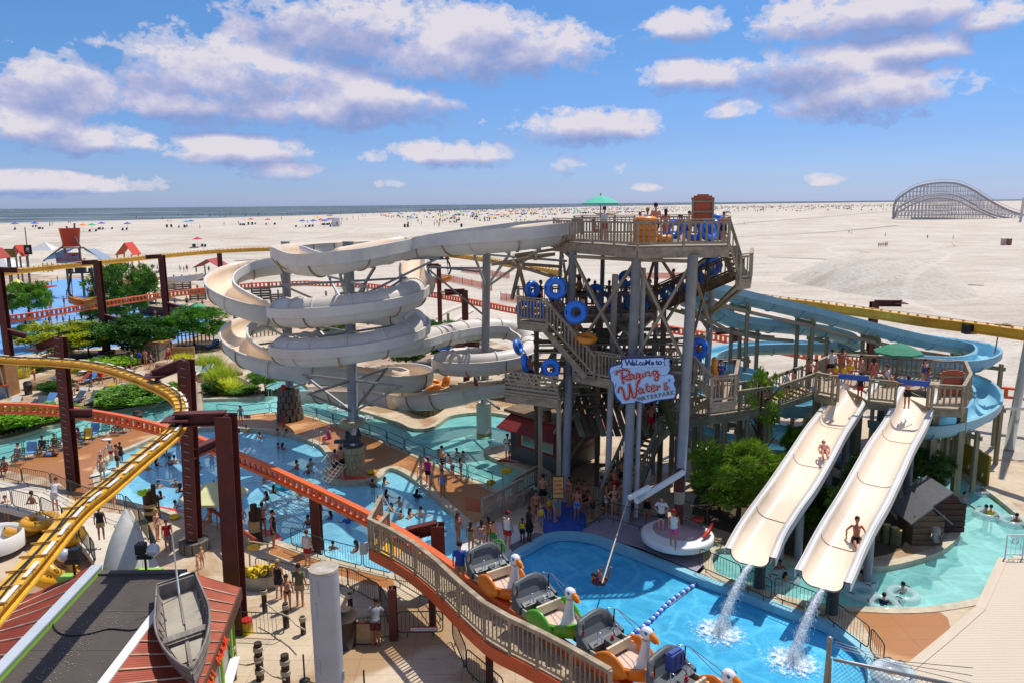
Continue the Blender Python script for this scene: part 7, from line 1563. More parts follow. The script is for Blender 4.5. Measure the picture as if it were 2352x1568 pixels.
ring(P(1276,663,38.0),.40,.19,TBL,'upper of the two big blue rings carried down the tower stairs',R(84)); ring(P(1323,718,37.0),.40,.19,TBL,'lower of the two big blue rings carried down the tower stairs',R(80)); ring(P(1223,665,40),.32,.16,TBL,'blue ring at the left corner of the middle deck',R(80),R(40)); ring(P(1348,777,36.6),.36,.16,TOR,'orange ring carried flat down the stairs',R(12)); ring(P(1265,846,37.2),.34,.16,TBL,'blue ring on the side balcony',R(80)); ring(P(1206,833,38),.34,.15,TBL,'blue ring under the arm of the balcony man',R(80),R(80)); ring(P(1604,800,36.2),.36,.17,TBL,'blue ring above the right stair landing',R(75),R(-30)); ring(P(1642,842,35.2),.34,.15,TOR,'orange ring on the right stair landing',R(85),R(75)); ring(P(1440,640,42.5),.34,.16,TBL,'blue ring on the middle deck behind the tower columns',R(60)); ring(P(1368,672,41.8),.34,.16,TBL,'blue ring by the pump pipe on the middle deck',R(70)); ring(P(1020,791,52),.36,.17,TBL,'blue ring above the small coil',R(70)); ring(P(1190,797,47),.36,.17,TBL,'blue ring right of the small coil',R(70),R(70)); ring(P(617,815,52),.36,.17,TOR,'orange ring behind the left slide loops',R(70))
for i in range(4): ring(at(1478,35.8,ZT + .2 + i * .30),.40,.18,TOR,f'orange tube, {("bottom", "second", "third", "top")[i]} of the stack on the tower top deck',0,i,group='orange tubes stacked on the top deck')
for i,(x,Y,z) in enumerate([(1588,38.5,.5),(1620,38,.5),(1640,39.5,.55),(1612,41,.6),(1636,40.5,.75),(1543,41,.5),(1515,37.2,.2)]): ring(at(x,Y,ZT + z),.40,.18,TBL if i < 6 else TOR,f'tube on the top deck heap near the terracotta board, {ORD[i]} of the heap',R(70) if i < 6 else 0,R(i * 40),group='tubes heaped on the top deck')
for i in range(7): ring(at(1515 + i * 20,41.8 - i * .4,10.3 + i * .33),.36,.16,TBL,f'blue ring carried on the upper tower stairs, {ORD[i]} from the bottom',R(78),R(20),group='blue rings on the upper stairs')
for i,(x,Y,z) in enumerate([(1206,40,10.0),(1232,39.7,9.95),(1452,41.6,10.1),(1476,41.6,10.1),(1430,42,10.2),(1386,42,10.2)]): ring(at(x,Y,z),.36,.16,TBL,f'blue ring behind the middle deck rail, {ORD[i]} one',R(80),0,group='blue rings on the middle deck')
for i,(x,y,z,m_) in enumerate([(84,1196,.25,0),(88,1196,.6,0),(92,1196,.95,0),(150,1232,.25,0),(154,1232,.62,0),(150,1232,1.0,0),(52,1212,.25,0),(54,1212,.6,0),(140,1300,.25,0),(78,1328,.9,0)]): ring(G(x,y,z),.62,.24,TYE,f'yellow and blue double tube, {ORD[i]} of the stacks by the raised walkway',0 if i < 8 else R(40),i,group='yellow tube stacks')
for i,(x,y) in enumerate([(985,885),(1000,880),(1012,892),(972,893),(990,898),(1025,875)]): ring(G(x,y,.3 + .25 * (i % 3)),.5,.2,TOR if i % 3 else TBL,f'tube in the heap under the small coil, {ORD[i]} one',R(15 * i),i,group='tubes heaped under the coil')
for i,(x,y) in enumerate([(768,938),(783,941),(840,962),(835,960),(1014,1050),(1056,1050)]): ring(G(x,y,-.15),.45,.16,TCL,f'clear tube floating in the river, {ORD[i]} from the left',0,i,group='clear tubes in the river')
for i,(x,y) in enumerate([(1800,1328),(1770,1340),(1979,1332),(2029,1388),(2073,1366),(2138,1080),(2168,1094),(2250,1127),(2268,1180),(2325,1197),(1975,1360)]): ring(G(x,y,-.12),.5,.17,TCL,f'clear tube in the right river, {ORD[i]} one',0,i,group='clear tubes in the right river')
for i in range(4): ring(G(2052,1545,.2 + .3 * i),.5,.17,TCL,f'clear tube, {("bottom", "second", "third", "top")[i]} of the stack beside the chain link fence',0,i * .7,group='clear tubes stacked by the fence')
ring(G(658,1114,-.15),.5,.15,TCY,'cyan tube under a swimmer in the main pool',0,0); ring(G(470,1145,.0),.5,.15,TCY,'cyan tube beside the green umbrella',0,0); ring(G(1655,965,.25),.75,.3,WHITE,'white round pipe collar on the sand behind the queue walkway',0,0,name='pipe_collar',cat='pipe collar')
# ---------------------------------------------------------------- umbrellas
def umbrella(p,r,h,m,label,pole=WOOD,tilt=0,group=None,name='umbrella',n=8):
 o = thing(name,label,'umbrella',p,group=group); o.rotation_euler = (tilt,0,random.random())
 MB().tube([(0,0,0),(0,0,h + .1)],.03,6).build('pole',pole,o); mb = MB(); vs = [(0,0,h)] + [(r * f * math.cos(2 * math.pi * i / n),r * f * math.sin(2 * math.pi * i / n),h - r * .40 * f ** 1.3) for f in (.5,1) for i in range(n)] + [(r * 1.0 * math.cos(2 * math.pi * i / n),r * math.sin(2 * math.pi * i / n),h - r * .47) for i in range(n)]
 mb.add(vs,[(0,1 + i,1 + (i + 1) % n) for i in range(n)] + [(1 + k * n + i,1 + (k + 1) * n + i,1 + (k + 1) * n + (i + 1) % n,1 + k * n + (i + 1) % n) for k in (0,1) for i in range(n)]); mb.build('canopy',m,o)
 return o
UG = mat('umbrella_pale_green','d2d09a',.8,var=.08,scale=2); umbrella(G(500,1215),1.55,2.45,UG,'pale olive umbrella shading the chairs by the main pool'); umbrella(at(1377,40,ZT),1.0,2.3,mat('umbrella_mint','57b89b',.8,var=.06),'mint green umbrella on the tower top deck'); umbrella(at(2072,43.5,pf),1.35,2.2,mat('umbrella_dark_green','2f7a5c',.8,var=.08),'dark green umbrella behind the twin slides')
# ---------------------------------------------------------------- chairs and loungers
def chair_proto():
 o = thing('deck_chair','x','chair',(0,0,0)); CF = mat('chair_frame','3e4a4a',.5,.2,var=.1)
 for s in (-1,1): MB().tube([(s * .28,-.3,0),(s * .28,-.28,.38),(s * .28,.2,.36),(s * .28,.42,.95)],.016,5).tube([(s * .28,.3,0),(s * .28,.1,.38)],.016,5).tube([(s * .3,-.25,.58),(s * .3,.28,.6)],.018,5).build('side_frame',CF,o)
 for i in range(5): stick('seat_strap',(-.28,-.22 + i * .09,.385),(.28,-.22 + i * .09,.385),.06,.015,CF,o)
 for i in range(6): f = (i + .5) / 6; stick('back_strap',(-.28,.2 + .22 * f,.38 + .56 * f),(.28,.2 + .22 * f,.38 + .56 * f),.015,.06,CF,o)
 return o
ch0 = chair_proto(); used0 = False
CHS = [(0,1092,30),(45,1066,20),(72,1052,15),(100,1046,15),(128,1040,10),(150,1032,10),(183,1026,5),(200,1018,5),(215,1006,0),(240,1000,0),(271,998,-5),(287,992,-5)]
TW = [mat('towel_blue','5a86b8',.9,var=.2),mat('towel_red','b04028',.9,var=.15),mat('towel_pink','c890a8',.9,var=.2),mat('towel_white','c9c6c0',.9,var=.1),mat('towel_purple','7a5a94',.9,var=.2),mat('towel_yellow','c8a838',.9,var=.2)]
for i,(x,y,rz) in enumerate(CHS):
 lab = f'strap chair, {ORD[i]} from the left along the river railing'
 if i == 0: ch0.location = G(x,y); ch0.rotation_euler.z = R(rz); ch0['label'] = lab; ch0['group'] = 'strap chairs along the river'; c_ = ch0
 else: c_ = dup(ch0,G(x,y),R(rz),lab,'strap chairs along the river')
 if i in (2,5,7,8,11):
  t_ = thing('towel',('blue','red','pink','white','lilac','yellow')[(0,3,5,0,2)[(2,5,7,8,11).index(i)] % 6 if i != 11 else 1] + f' towel draped over the {ORD[i]} river side chair','towel',G(x,y)); t_.rotation_euler.z = R(rz)
  mb = MB(); w = .26; pr = [(-.24,.41),(.18,.41),(.41,.97),(.46,.97),(.44,.6)]; vs = [(s * (w + .02 * math.sin(k)),a,b + .012) for k,(a,b) in enumerate(pr) for s in (-1,1)]; mb.add(vs,[(2 * k,2 * k + 1,2 * k + 3,2 * k + 2) for k in range(4)]); mb.build('cloth',TW[(0,3,5,0,1)[(2,5,7,8,11).index(i)]],t_)
lo0 = thing('lounger','x','lounger',(0,0,0)); CF = MATS['chair_frame']
for s in (-1,1): MB().tube([(s * .33,-.9,.32),(s * .33,.25,.34),(s * .33,.85,.85)],.02,5).build('rail',CF,lo0)
for x,y in ((-.33,-.8),(.33,-.8),(-.33,.2),(.33,.2)): MB().tube([(x,y,0),(x,y,.33)],.02,5).build('leg',CF,lo0)
MB().add([(-.33,-.9,.34),(.33,-.9,.34),(.33,.25,.36),(-.33,.25,.36),(-.33,.85,.87),(.33,.85,.87)],[(0,1,2,3),(3,2,5,4)]).build('sling',mat('sling_dark','45525a',.8,var=.2),lo0)
LO = [(186,880,1),(206,878,0),(222,870,4),(246,868,1),(200,858,3),(212,852,0),(280,900,2),(300,898,1),(316,896,0),(250,908,5),(240,915,9),(262,918,9),(185,918,3),(175,925,9),(215,924,9),(30,940,3),(60,945,9),(90,938,9),(110,932,0),(450,865,3),(462,862,0),(474,860,3),(436,850,0),(340,885,2),(355,880,9),(130,872,9),(232,850,3),(25,955,5),(500,790,3),(485,800,0),(620,845,1),(640,852,3),(225,840,0)]
for i,(x,y,tw_) in enumerate(sorted(LO)):
 lab = f'lounge chair, {ORD[i]} from the left on the sun terrace'; rz = R(rp.uniform(-40,20))
 if i == 0: c_ = lo0; c_.location = G(x,y); c_.rotation_euler.z = rz; c_['label'] = lab; c_['group'] = 'lounge chairs on the sun terrace'
 else: c_ = dup(lo0,G(x,y),rz,lab,'lounge chairs on the sun terrace')
 if tw_ < 6:
  t_ = thing('towel',f'{("blue", "red", "pink", "white", "purple", "yellow")[tw_]} towel on the {ORD[i]} sun terrace lounger','towel',G(x,y),rz); MB().add([(-.36,-.6,.37),(.36,-.6,.37),(.36,.25,.39),(-.36,.25,.39),(-.36,.86,.91),(.36,.86,.91),(-.36,.9,.5),(.36,.9,.5)],[(0,1,2,3),(3,2,5,4),(4,5,7,6)]).build('cloth',TW[tw_],t_)
# ---------------------------------------------------------------- small deck things
def simple(name,label,cat,p,parts,rz=0,group=None):
 o = thing(name,label,cat,p,rz,group)
 for nm,mb,m_ in parts: mb.build(nm,m_,o)
 return o
TB = mat('trash_brown','3b3028',.6,var=.15)
def bin_(x,y,label,s=1.0,z=0): simple('trash_can',label,'trash can',G(x,y,z),[('body',MB().tube([(0,0,0),(0,0,.85 * s)],[.28 * s,.33 * s],8),TB),('lid',MB().tube([(0,0,.86 * s),(0,0,1.05 * s),(0,0,1.15 * s)],[.35 * s,.33 * s,.2 * s],8),TB)])
bin_(66,905,'dark trash can in front of the planting stones at far left'); bin_(318,978,'dark trash can at the end of the river side chairs'); bin_(795,1482,'brown trash can right of the big grey column',1.25); bin_(498,875,'dark trash can by the ornamental grass')
vest = mat('vest_yellow','d8b81e',.6,var=.15)
tubp = [(math.cos(a) * (.95 if 1 else 0),math.sin(a) * .55) for a in [i * math.pi / 10 for i in range(20)]]
o = thing('galvanised_tub','grey oval metal tub filled with yellow life vests','tub',G(598,1345)); mb = MB(); vs = [(x * f,y * f,z) for f,z in ((.85,0),(1,.62),(1.03,.64),(.97,.62),(.83,.05)) for x,y in tubp]; mb.add(vs,[(k * 20 + i,k * 20 + (i + 1) % 20,(k + 1) * 20 + (i + 1) % 20,(k + 1) * 20 + i) for k in range(4) for i in range(20)] + [tuple(80 + i for i in range(20))]); mb.build('body',GALV,o)
for i in range(9):
 v = thing('life_vest',f'yellow life vest in the metal tub, {ORD[i]} of the pile','life vest',G(598,1345) + V((rp.uniform(-.6,.6),rp.uniform(-.3,.3),.5 + .04 * i)),rp.random() * 3,'life vests in the tub'); MB().ball((0,0,0),.24,7,(1,.6,.45)).tube([(-.15,.1,.1),(-.2,0,.22),(-.1,-.12,.12)],.06,6).build('foam',vest,v)
for x,y,z,lab in ((402,1191,0,'yellow life vest lying on the tan deck by the posts'),(853,1087,0,'yellow life vest lying at the stone drum'),(1128,1112,0,'yellow life vest hanging at the river corner')): v = thing('life_vest',lab,'life vest',G(x,y,z)); MB().ball((0,0,.12),.28,7,(1,.8,.42)).tube([(-.2,.1,.15),(0,-.1,.25),(.2,.1,.15)],.07,6).build('foam',vest,v)
DPO = mat('dark_post_wood','3a2a22',.8,var=.3,scale=3)
def rpost(x,y,h,r,lab,z=0,m=DPO,wraps=(.75,.4),group=None):
 o = thing('mooring_post',lab,'post',G(x,y,z),group=group); MB().tube([(0,0,0),(0,0,h)],r,12).build('pile',m,o)
 for w in wraps:
  for k in range(3): MB().tube([(r * 1.12 * math.cos(a * .785),r * 1.12 * math.sin(a * .785),h * w + k * .055) for a in range(8)],.028,5,closed=True).build('rope_wrap',MATS['rope'],o)
for i,(x,y,h,lab) in enumerate([(535,1560,1.3,'rope wrapped dark post left of three beside the rusty roof building'),(598,1560,1.35,'rope wrapped dark post in the middle of three at the bottom'),(660,1600,1.5,'rope wrapped dark post right of three near the grey column'),(609,1405,1.0,'pale post of the rope fence behind the barrier row'),(659,1440,1.0,'dark post of the rope fence next to the big column'),(697,1455,.7,'short dark post left of the big column'),(805,1400,.7,'short brown post behind the trash can')]): rpost(x,y,h,.13 if i < 3 else .1,lab,wraps=(.8,.55,.2) if i < 3 else (.8,))
for a,b,lab in (((535,1520),(598,1520),'rope between the two left dark posts'),((598,1530),(655,1560),'thick plank rail between the middle and right dark posts'),((612,1385),(662,1415),'rope from the pale post to the dark post'),((660,1412),(700,1445),'rope sloping down towards the big column')):
 p,q = G(*a,.8),G(*b,.8); o = thing('rope_rail',lab,'rope',p); MB().tube([V((0,0,0)),(q - p) / 2 - V((0,0,.1)),q - p],.03,6).build('rope',MATS['rope'],o)
bnd = mat('tan_band','a58e66',.8,var=.15)
o = thing('post_cluster','cluster of dark posts with tan bands and a lime fish sign at the pool','post',G(347,1192)); [MB().tube([(x,y,0),(x,y,h)],r,10).build('pile',DPO,o) for x,y,h,r in ((0,0,1.55,.24),(.28,-.05,1.9,.11),(-.2,.1,1.45,.16),(.24,.2,1.2,.15))]; [MB().tube([(0.05,0,z),(.05,0,z + .16)],.34,12).build('band',bnd,o) for z in (.35,.7)]
MB().ball((-.22,-.2,1.5),.26,8,(1,.25,.7)).ball((-.02,-.2,1.62),.14,6,(1,.3,.8)).build('fish_sign',mat('lime_sign','8cbf2c',.5),o)
o = thing('post_cluster','wrapped brown post cluster beside the red pool mat','post',G(588,1245)); [MB().tube([(x,y,0),(x,y,h)],r,10).build('pile',DPO,o) for x,y,h,r in ((0,0,1.9,.16),(.2,0,1.7,.13),(-.15,.1,1.5,.14))]; MB().tube([(0,0,.6),(0,0,1.1)],.3,12).build('band',bnd,o)
MB().tube(rel(o,[G(480,1165,1.2),G(588,1240,1.5)]),.09,10).build('red_pole',mat('red_pipe','9a3a24',.5),o)
o = thing('paddle_rack','wooden pole frame hung with two yellow oval discs by the tub','rack',G(618,1345)); [MB().tube(q,.035,6).build('pole',mat('pale_pole','b39a70',.7),o) for q in ([(-.75,0,0),(-.7,0,2.1)],[(.1,0,0),(.05,0,1.9)],[(-.75,0,2.0),(.1,0,1.85)])]; [MB().ball((x,-.05,z),.28,8,(1,.12,.5)).build('oval_disc',mat('disc_yellow','c8a23a',.6),o) for x,z in ((-.5,1.75),)]
for x,y,c,lab in ((568,1452,'c8a018','yellow cooler with red lid behind the barrier below the maroon post'),): simple('cooler',lab,'cooler',G(x,y),[('body',MB().tube([(0,0,0),(0,0,.45)],.2,12),mat('cooler_yellow',c)),('lid',MB().tube([(0,0,.46),(0,0,.54)],.21,12),MATS['red_plastic'])])
simple('board_stand','tan board standing under the grey shirt man','board',G(838,1478),[('panel',MB().box((0,0,.42),(.85,.08,.78)),mat('tan_panel','a48a60',.7,var=.2,dirt='3b2c1a',dirt_amt=.7)),('frame',MB().box((0,.01,.83),(.9,.1,.05)).box((0,.01,.02),(.9,.1,.05)),MAROON)])
simple('red_gate_sign','small red rimmed white sign hanging on the gate barrier','sign',G(974,1440,.45),[('plate',MB().box((0,-.1,0),(1.0,.03,.18)),MATS['red_plastic']),('face',MB().box((0,-.12,0),(.94,.012,.12)),WHITE)]); text_mesh('lettering','AUTHORIZED PERSONNEL ONLY',G(974,1440,.45) + V((0,-.13,0)),.055,BLACK,None,extrude=.001,label='tiny black lettering on the red rimmed gate sign',cat='lettering')
for x,y,lab in ((700,1562,'black belt post left of the grey column at the bottom'),(838,1600,'black belt post right of the grey column')): simple('belt_post',lab,'post',G(x,y),[('pole',MB().tube([(0,0,0),(0,0,.95)],.03,8),BLACK),('foot',MB().lathe([(0,.06),(.05,.06),(.18,.02),(.18,0)],(0,0,0),14),BLACK)])
o = thing('belt','black retractable belt stretched behind the grey column','belt',G(700,1562,.9)); MB().bar((0,0,0),G(838,1600,.9) - o.location,.01,.05).build('strap',BLACK,o)
simple('no_entry_sign','small red and white sign on the river railing','sign',G(568,955,.75),[('plate',MB().box((0,-.06,0),(.5,.03,.3)),mat('sign_pink','b98a84')),('red_disc',MB().ball((0,-.09,0),.1,8,(1,.2,1)),MATS['red_plastic'])])
sgn = thing('caution_sign','yellow plank sign on the left tower column warning of deep water','sign',G(1288,1130,1.6) + V((-.15,-.35,.4))); MB().box((0,0,0),(.5,.05,1.05)).build('plank',mat('caution_tan','c69a4c',.6,var=.1),sgn); MB().box((0,.03,0),(.58,.04,1.15)).build('backing',DPO,sgn)
for i,w in enumerate(('CAUTION','DEEP','WATER','AHEAD')): text_mesh('lettering',w,(0,-.03,.33 - i * .21),.15 if i else .12,mat('sign_red','b3202c'),sgn,extrude=.003,offset=.004)
simple('oval_sign','yellow oval sign on a thin post at the river corner','sign',G(1155,1128),[('post',MB().tube([(0,0,0),(0,0,1.9)],.025,6),mat('yellow_post','c8a018')),('oval',MB().ball((.22,-.03,1.2),.3,8,(1,.1,.6)),mat('oval_yellow','d8b41c',.5)),('arm',MB().tube([(-.5,0,2.0),(.9,0,1.7)],.02,6),GALV)])
BIRD = mat('gull_white','c9c9c6',.8,var=.1); simple('seagull','white and grey gull sitting on the railing by the maroon arm','bird',G(493,950,1.0),[('body',MB().ball((0,0,.12),.1,8,(1.7,.8,.8)).ball((-.16,0,.2),.055,6),BIRD),('wing',MB().ball((.06,-.05,.14),.08,6,(2,.3,.7)),mat('gull_grey','77797c',.8)),('beak',MB().tube([(-.2,0,.2),(-.27,0,.19)],[.015,.004],5),mat('beak_yellow','c89a2a'))])
simple('rescue_tube','red rescue tube held by the lifeguard at the stone foot','float',G(657,967,.55),[('tube',MB().tube([(-.1,-.25,-.35),(-.1,-.25,.1),(-.05,-.25,.6)],[.08,.1,.06],8),MATS['red_plastic'])]); simple('rescue_tube','red rescue tube held by the island lifeguard','float',G(1164,1055,.95),[('tube',MB().tube([(-.55,-.25,.02),(0,-.28,.06),(.55,-.22,-.05)],[.06,.1,.06],8),MATS['red_plastic'])]); simple('green_float','green leaf shaped float held by the boy on the white deck','float',G(1146,1258,.9),[('foam',MB().ball((0,0,0),.4,8,(.75,.15,1.1)),mat('float_green','4f9a2c'))])
simple('towel','crumpled white towel on the wet deck by the chairs','towel',G(245,1010),[('cloth',MB().ball((0,0,.04),.3,8,(1.3,.8,.25)),TW[3])]); simple('bag','blue and maroon bag on the wet deck by the chairs','bag',G(114,1047),[('body',MB().ball((0,0,.12),.26,8,(1.6,.7,.5)),TW[0]),('flap',MB().ball((.3,0,.15),.2,7,(1.5,.7,.6)),MAROON)])
for a,b,lab in (((723,1016),(738,1022),'pool ladder at the far side of the main pool'),((962,1106),(990,1122),'pool ladder where the walkway widens'),((232,1070),(246,1058),'pool handrail at the left edge')):
 o = thing('pool_ladder',lab,'ladder',G(*a)); d = G(*b) - G(*a);
 for k in (0,1): q = d * k; MB().tube(smooth([q + V((.1,.45,0)),q + V((.1,.4,.8)),q + V((0,0,.9)),q + V((-.05,-.3,.3)),q + V((-.05,-.35,-.5))],4),.022,6).build('rail',CH,o)
 for z in (.1,-.15,-.4): MB().tube([V((-.05,-.34,z)),d + V((-.05,-.34,z))],.02,6).build('step',CH,o)
# cargo net rising from the pool to the stone drum, with its ropes
net = thing('cargo_net','sagging white rope net stretched from the pool to the stone drum','net',G(600,1180,.4)); NR_ = mat('net_rope','b8b2a0',.8,var=.1); a0,a1,b0,b1 = G(588,1170,.5),G(640,1195,.5),G(775,1012,1.5) + V((0,-2.0,0)),G(802,1050,1.6) + V((.1,-1.2,0)); n = 26; m5 = 5; gr = [[a0.lerp(b0,i / n).lerp(a1.lerp(b1,i / n),j / m5) - V((0,0,.5 * math.sin(math.pi * i / n) + .25 * math.sin(math.pi * j / m5))) for j in range(m5 + 1)] for i in range(n + 1)]
mb = MB(); [mb.tube(rel(net,[gr[i][j] for i in range(n + 1)]),.028 if j in (0,m5) else .014,4) for j in range(m5 + 1)]; [mb.tube(rel(net,gr[i]),.014,4) for i in range(n + 1)]; mb.build('rope_mesh',NR_,net)
for a,b,lab in (((360,1100),(460,1112),'white lane rope left of the green umbrella'),((560,1110),(690,1095),'white lane rope across the main pool')): o = thing('lane_rope',lab,'rope',G(*a,.1)); MB().tube([V((0,0,0)),G(*b,.1) - o.location],.03,5).build('rope',NR_,o)
for w,x,y,s in (('NO DIVING',650,1247,.5),('NO DIVING',900,1095,.001),('4.25 FT',2098,1404,.35),('4.25 FT',735,1263,.4)):
 if s > .01: o = text_mesh('deck_lettering',w,G(x,y,.018),s,BLACK,None,rot=(0,0,R(-18 if x < 1000 else 4)),extrude=.002); tag(o,f'black stencilled {w} on the deck ' + ('beside the right river' if x > 1000 else 'at the near pool edge' if x < 700 else 'by the near barriers'),'lettering')
# boardwalk at the lower right, chain link fence, white rail
bw = thing('boardwalk','pale plank boardwalk at the lower right corner','boardwalk',G(2300,1500)); bp_ = [G(2303,1285),G(2250,1400),G(2170,1470),G(2060,1560),G(1980,1680),G(2300,1900),G(2900,1700),G(2700,1200)]
boards(bw,[V((p.x,p.y,0)) for p in bp_],.035,.16,1,mat('boardwalk_plank','c4b59f',.8,var=.06,scale=3,dirt='b09c80',dirt_amt=.3),.005)
for a,b in zip(bp_[:4],bp_[1:5]): stick('edge_board',*rel(bw,[a + V((.02,0,.05)),b + V((.02,0,.05))]),.34,.09,MATS['boardwalk_plank'],bw)
o = thing('white_rail','white metal railing with rings at the right edge of the boardwalk','railing',G(2308,1284)); d = G(2440,1284) - o.location
for k in (0,.3,.6,.9): MB().tube([d * k,d * k + V((0,0,1.15))],.035,6).build('post',WHITE,o)
for z in (.25,1.15): MB().tube([V((0,0,z)),d + V((0,0,z))],.03,6).build('rail',WHITE,o)
for k in range(12): MB().tube([d * (k / 12) + V((0,0,.25)),d * (k / 12) + V((0,0,1.15))],.01,5).build('bar',WHITE,o)
for k in (.15,.45,.75): MB().tube([d * k + V((.13 * math.cos(a * .6),0,.85 + .13 * math.sin(a * .6))) for a in range(10)],.015,5,closed=True).build('ring',GALV,o)
fp = P(1906,1470,9.5); fo = thing('chain_link_fence','galvanised chain link fence with barbed wire in the lower right foreground','fence',V((fp.x,fp.y,0))); zt = fp.z; e1 = P(2230,1580,8.2) - fo.location; top1 = P(1915,1513,9.5) - fo.location
MB().tube([(-.12,0,zt - 5),(0,0,zt)],.032,10).ball((0,0,zt + .02),.045,8).build('post',GALV,fo); MB().tube([(.12,0,zt - 3),(.02,0,zt - .25)],.025,8).build('brace_pipe',GALV,fo)
MB().tube([top1,top1.lerp(e1,1)],.026,8).build('top_rail',GALV,fo)
mb = MB(); dx = e1 - top1
for i in range(-30,40):
 for s in (1,-1):
  a = top1 + dx * (i / 26); b = a + dx * (s * 12 / 26) + V((0,0,-.85)); f0 = 0
  if a.x < top1.x - .01 or b.x < top1.x - .01:
   if s < 0 and a.x > top1.x: t_ = (a.x - top1.x) / (a.x - b.x); b = a.lerp(b,t_)
   elif s > 0 and b.x > top1.x: t_ = (top1.x - a.x) / (b.x - a.x); a = a.lerp(b,t_)
   else: continue
  mb.tube([a,b],.0028,3,cap=False)
tag(mb.build('wire_mesh',GALV,fo),kind='stuff')
for k in (.22,.12,.02): MB().tube([top1 + V((0,0,.18 - .0 + k * .4)),top1 + dx * .5 + V((0,0,.1 + k * .3)),e1 + V((0,0,.05 + k))],.005,4).build('barbed_wire',GALV,fo)
# huts and yellow wall by the right river
for (x,y,w,d_,h,m_,rm,lab) in ((2128,1252,1.4,1.4,1.15,WOODD,'grey','dark wooden hut with a grey roof below the right slide'),(2172,1222,1.7,1.7,1.3,mat('red_brown_boards','4a3028',.8,var=.25,scale=2),'grey','brown board hut with a grey pitched roof by the right river')):
 o = thing('pump_hut',lab,'hut',G(x,y)); MB().box((0,d_ / 2,h / 2),(w,d_,h)).build('wall',m_,o); a = w / 2 + .25
 for s in (-1,1): mb = MB(); mb.add([(0,-.3,h + .75),(s * a,-.3,h - .05),(s * a,d_ + .3,h - .05),(0,d_ + .3,h + .75),(0,-.3,h + .83),(s * a,-.3,h + .03),(s * a,d_ + .3,h + .03),(0,d_ + .3,h + .83)],[(0,1,2,3),(7,6,5,4),(0,4,5,1),(2,6,7,3),(1,5,6,2)]); mb.build('roof_side',mat('grey_roof_board','67676a',.7,var=.15,scale=2,stretch=(6,1,1)),o)
 mb = MB(); mb.add([(-w / 2,-.01,h),(w / 2,-.01,h),(0,-.01,h + .7)],[(0,1,2)]); mb.build('gable',m_,o)
 for k in range(5): stick('wall_board',(-w / 2,-.03,.15 + k * .3),(w / 2,-.03,.15 + k * .3),.03,.24,m_,o)
MB().tube([(0,0,0)] and rel(o,[G(2150,1235,.1),G(2150,1235,.9),G(2150,1215,1.1)]),.2,10).build('grey_pipe',GALV,o)
yw = thing('yellow_wall','olive yellow curved wall with square holes behind the right river','wall',G(2190,1065)); YW = mat('olive_yellow_wall','8c7a1a',.6,var=.12)
wp_ = smooth([G(2165,1066,0),G(2205,1078,0),G(2240,1098,0),G(2268,1116,0)],4);
for a,b in zip(wp_,wp_[1:]): mb = MB(); mb.bar(*rel(yw,[a + V((0,0,.85)),b + V((0,0,.85))]),.12,1.7); mb.build('panel',YW,yw)
for k in (1,4,6,8,10): p = wp_[k]; MB().box(rel(yw,[p + V((0,-.12,1.15 if k % 2 else .5))])[0],(.22,.1,.22),.4).build('square_inset',WHITE,yw)
# surfboard and left kiosk
simple('surfboard','white surfboard with a green stripe lying at the left pool edge','board',G(247,1080,.12),[('board',MB().ball((0,0,0),1.0,10,(.33,1.15,.05)),WHITE),('stripe',MB().ball((0,0,.03),.9,8,(.06,1.1,.04)),mat('stripe_green','7ab04c'))],R(-28))
ks = thing('snack_kiosk','blue and tan corrugated kiosk cut off by the left edge','kiosk',G(0,912)); MB().box((-.6,.8,1.6),(2.6,1.6,3.2)).build('wall',mat('tan_boards','9a6d42',.7,var=.2,scale=2),ks); MB().box((.2,-.05,.5),(1.3,.1,1.0)).build('corrugated_front',mat('blue_grey_metal','7d93a0',.4,.4,var=.15,stretch=(10,1,1)),ks); MB().box((.1,-.25,1.1),(1.7,.6,.08)).build('counter',MATS['red_pipe'],ks); MB().box((-.1,-.1,2.9),(1.3,.1,.5)).build('sign_panel',mat('brown_sign','3b2418',.6),ks)
stick('roof_pole',(-1.6,-.6,2.2),(.6,-.4,2.5),.1,.1,WOOD,ks); stick('roof_pole',(.7,-.2,0),(.4,-.4,3.6),.1,.1,WOOD,ks)
lamp = thing('light_pole','pale tapering light pole at the right edge of the picture','pole',G(2318,1030)); MB().tube([(0,0,0),(.9,0,14.5)],[.3,.14],12).build('shaft',mat('pale_pole_paint','b5b4a6',.5,var=.06),lamp); MB().tube([(-5.4,-1,3.0),(1.5,-1,2.9)],.12,8).build('cross_pipe',WHITE,lamp)
simple('white_ride_rim','white moulded rim of a round ride cut off by the left edge','ride',G(-15,1262,.2),[('rim',MB().lathe([(.9,.1),(1.2,.8),(1.28,.8),(1.3,.1)],(0,0,0),30),WO),('bowl',MB().lathe([(0,.2),(.9,.25),(1.15,.7)],(0,0,0),30),WO)])
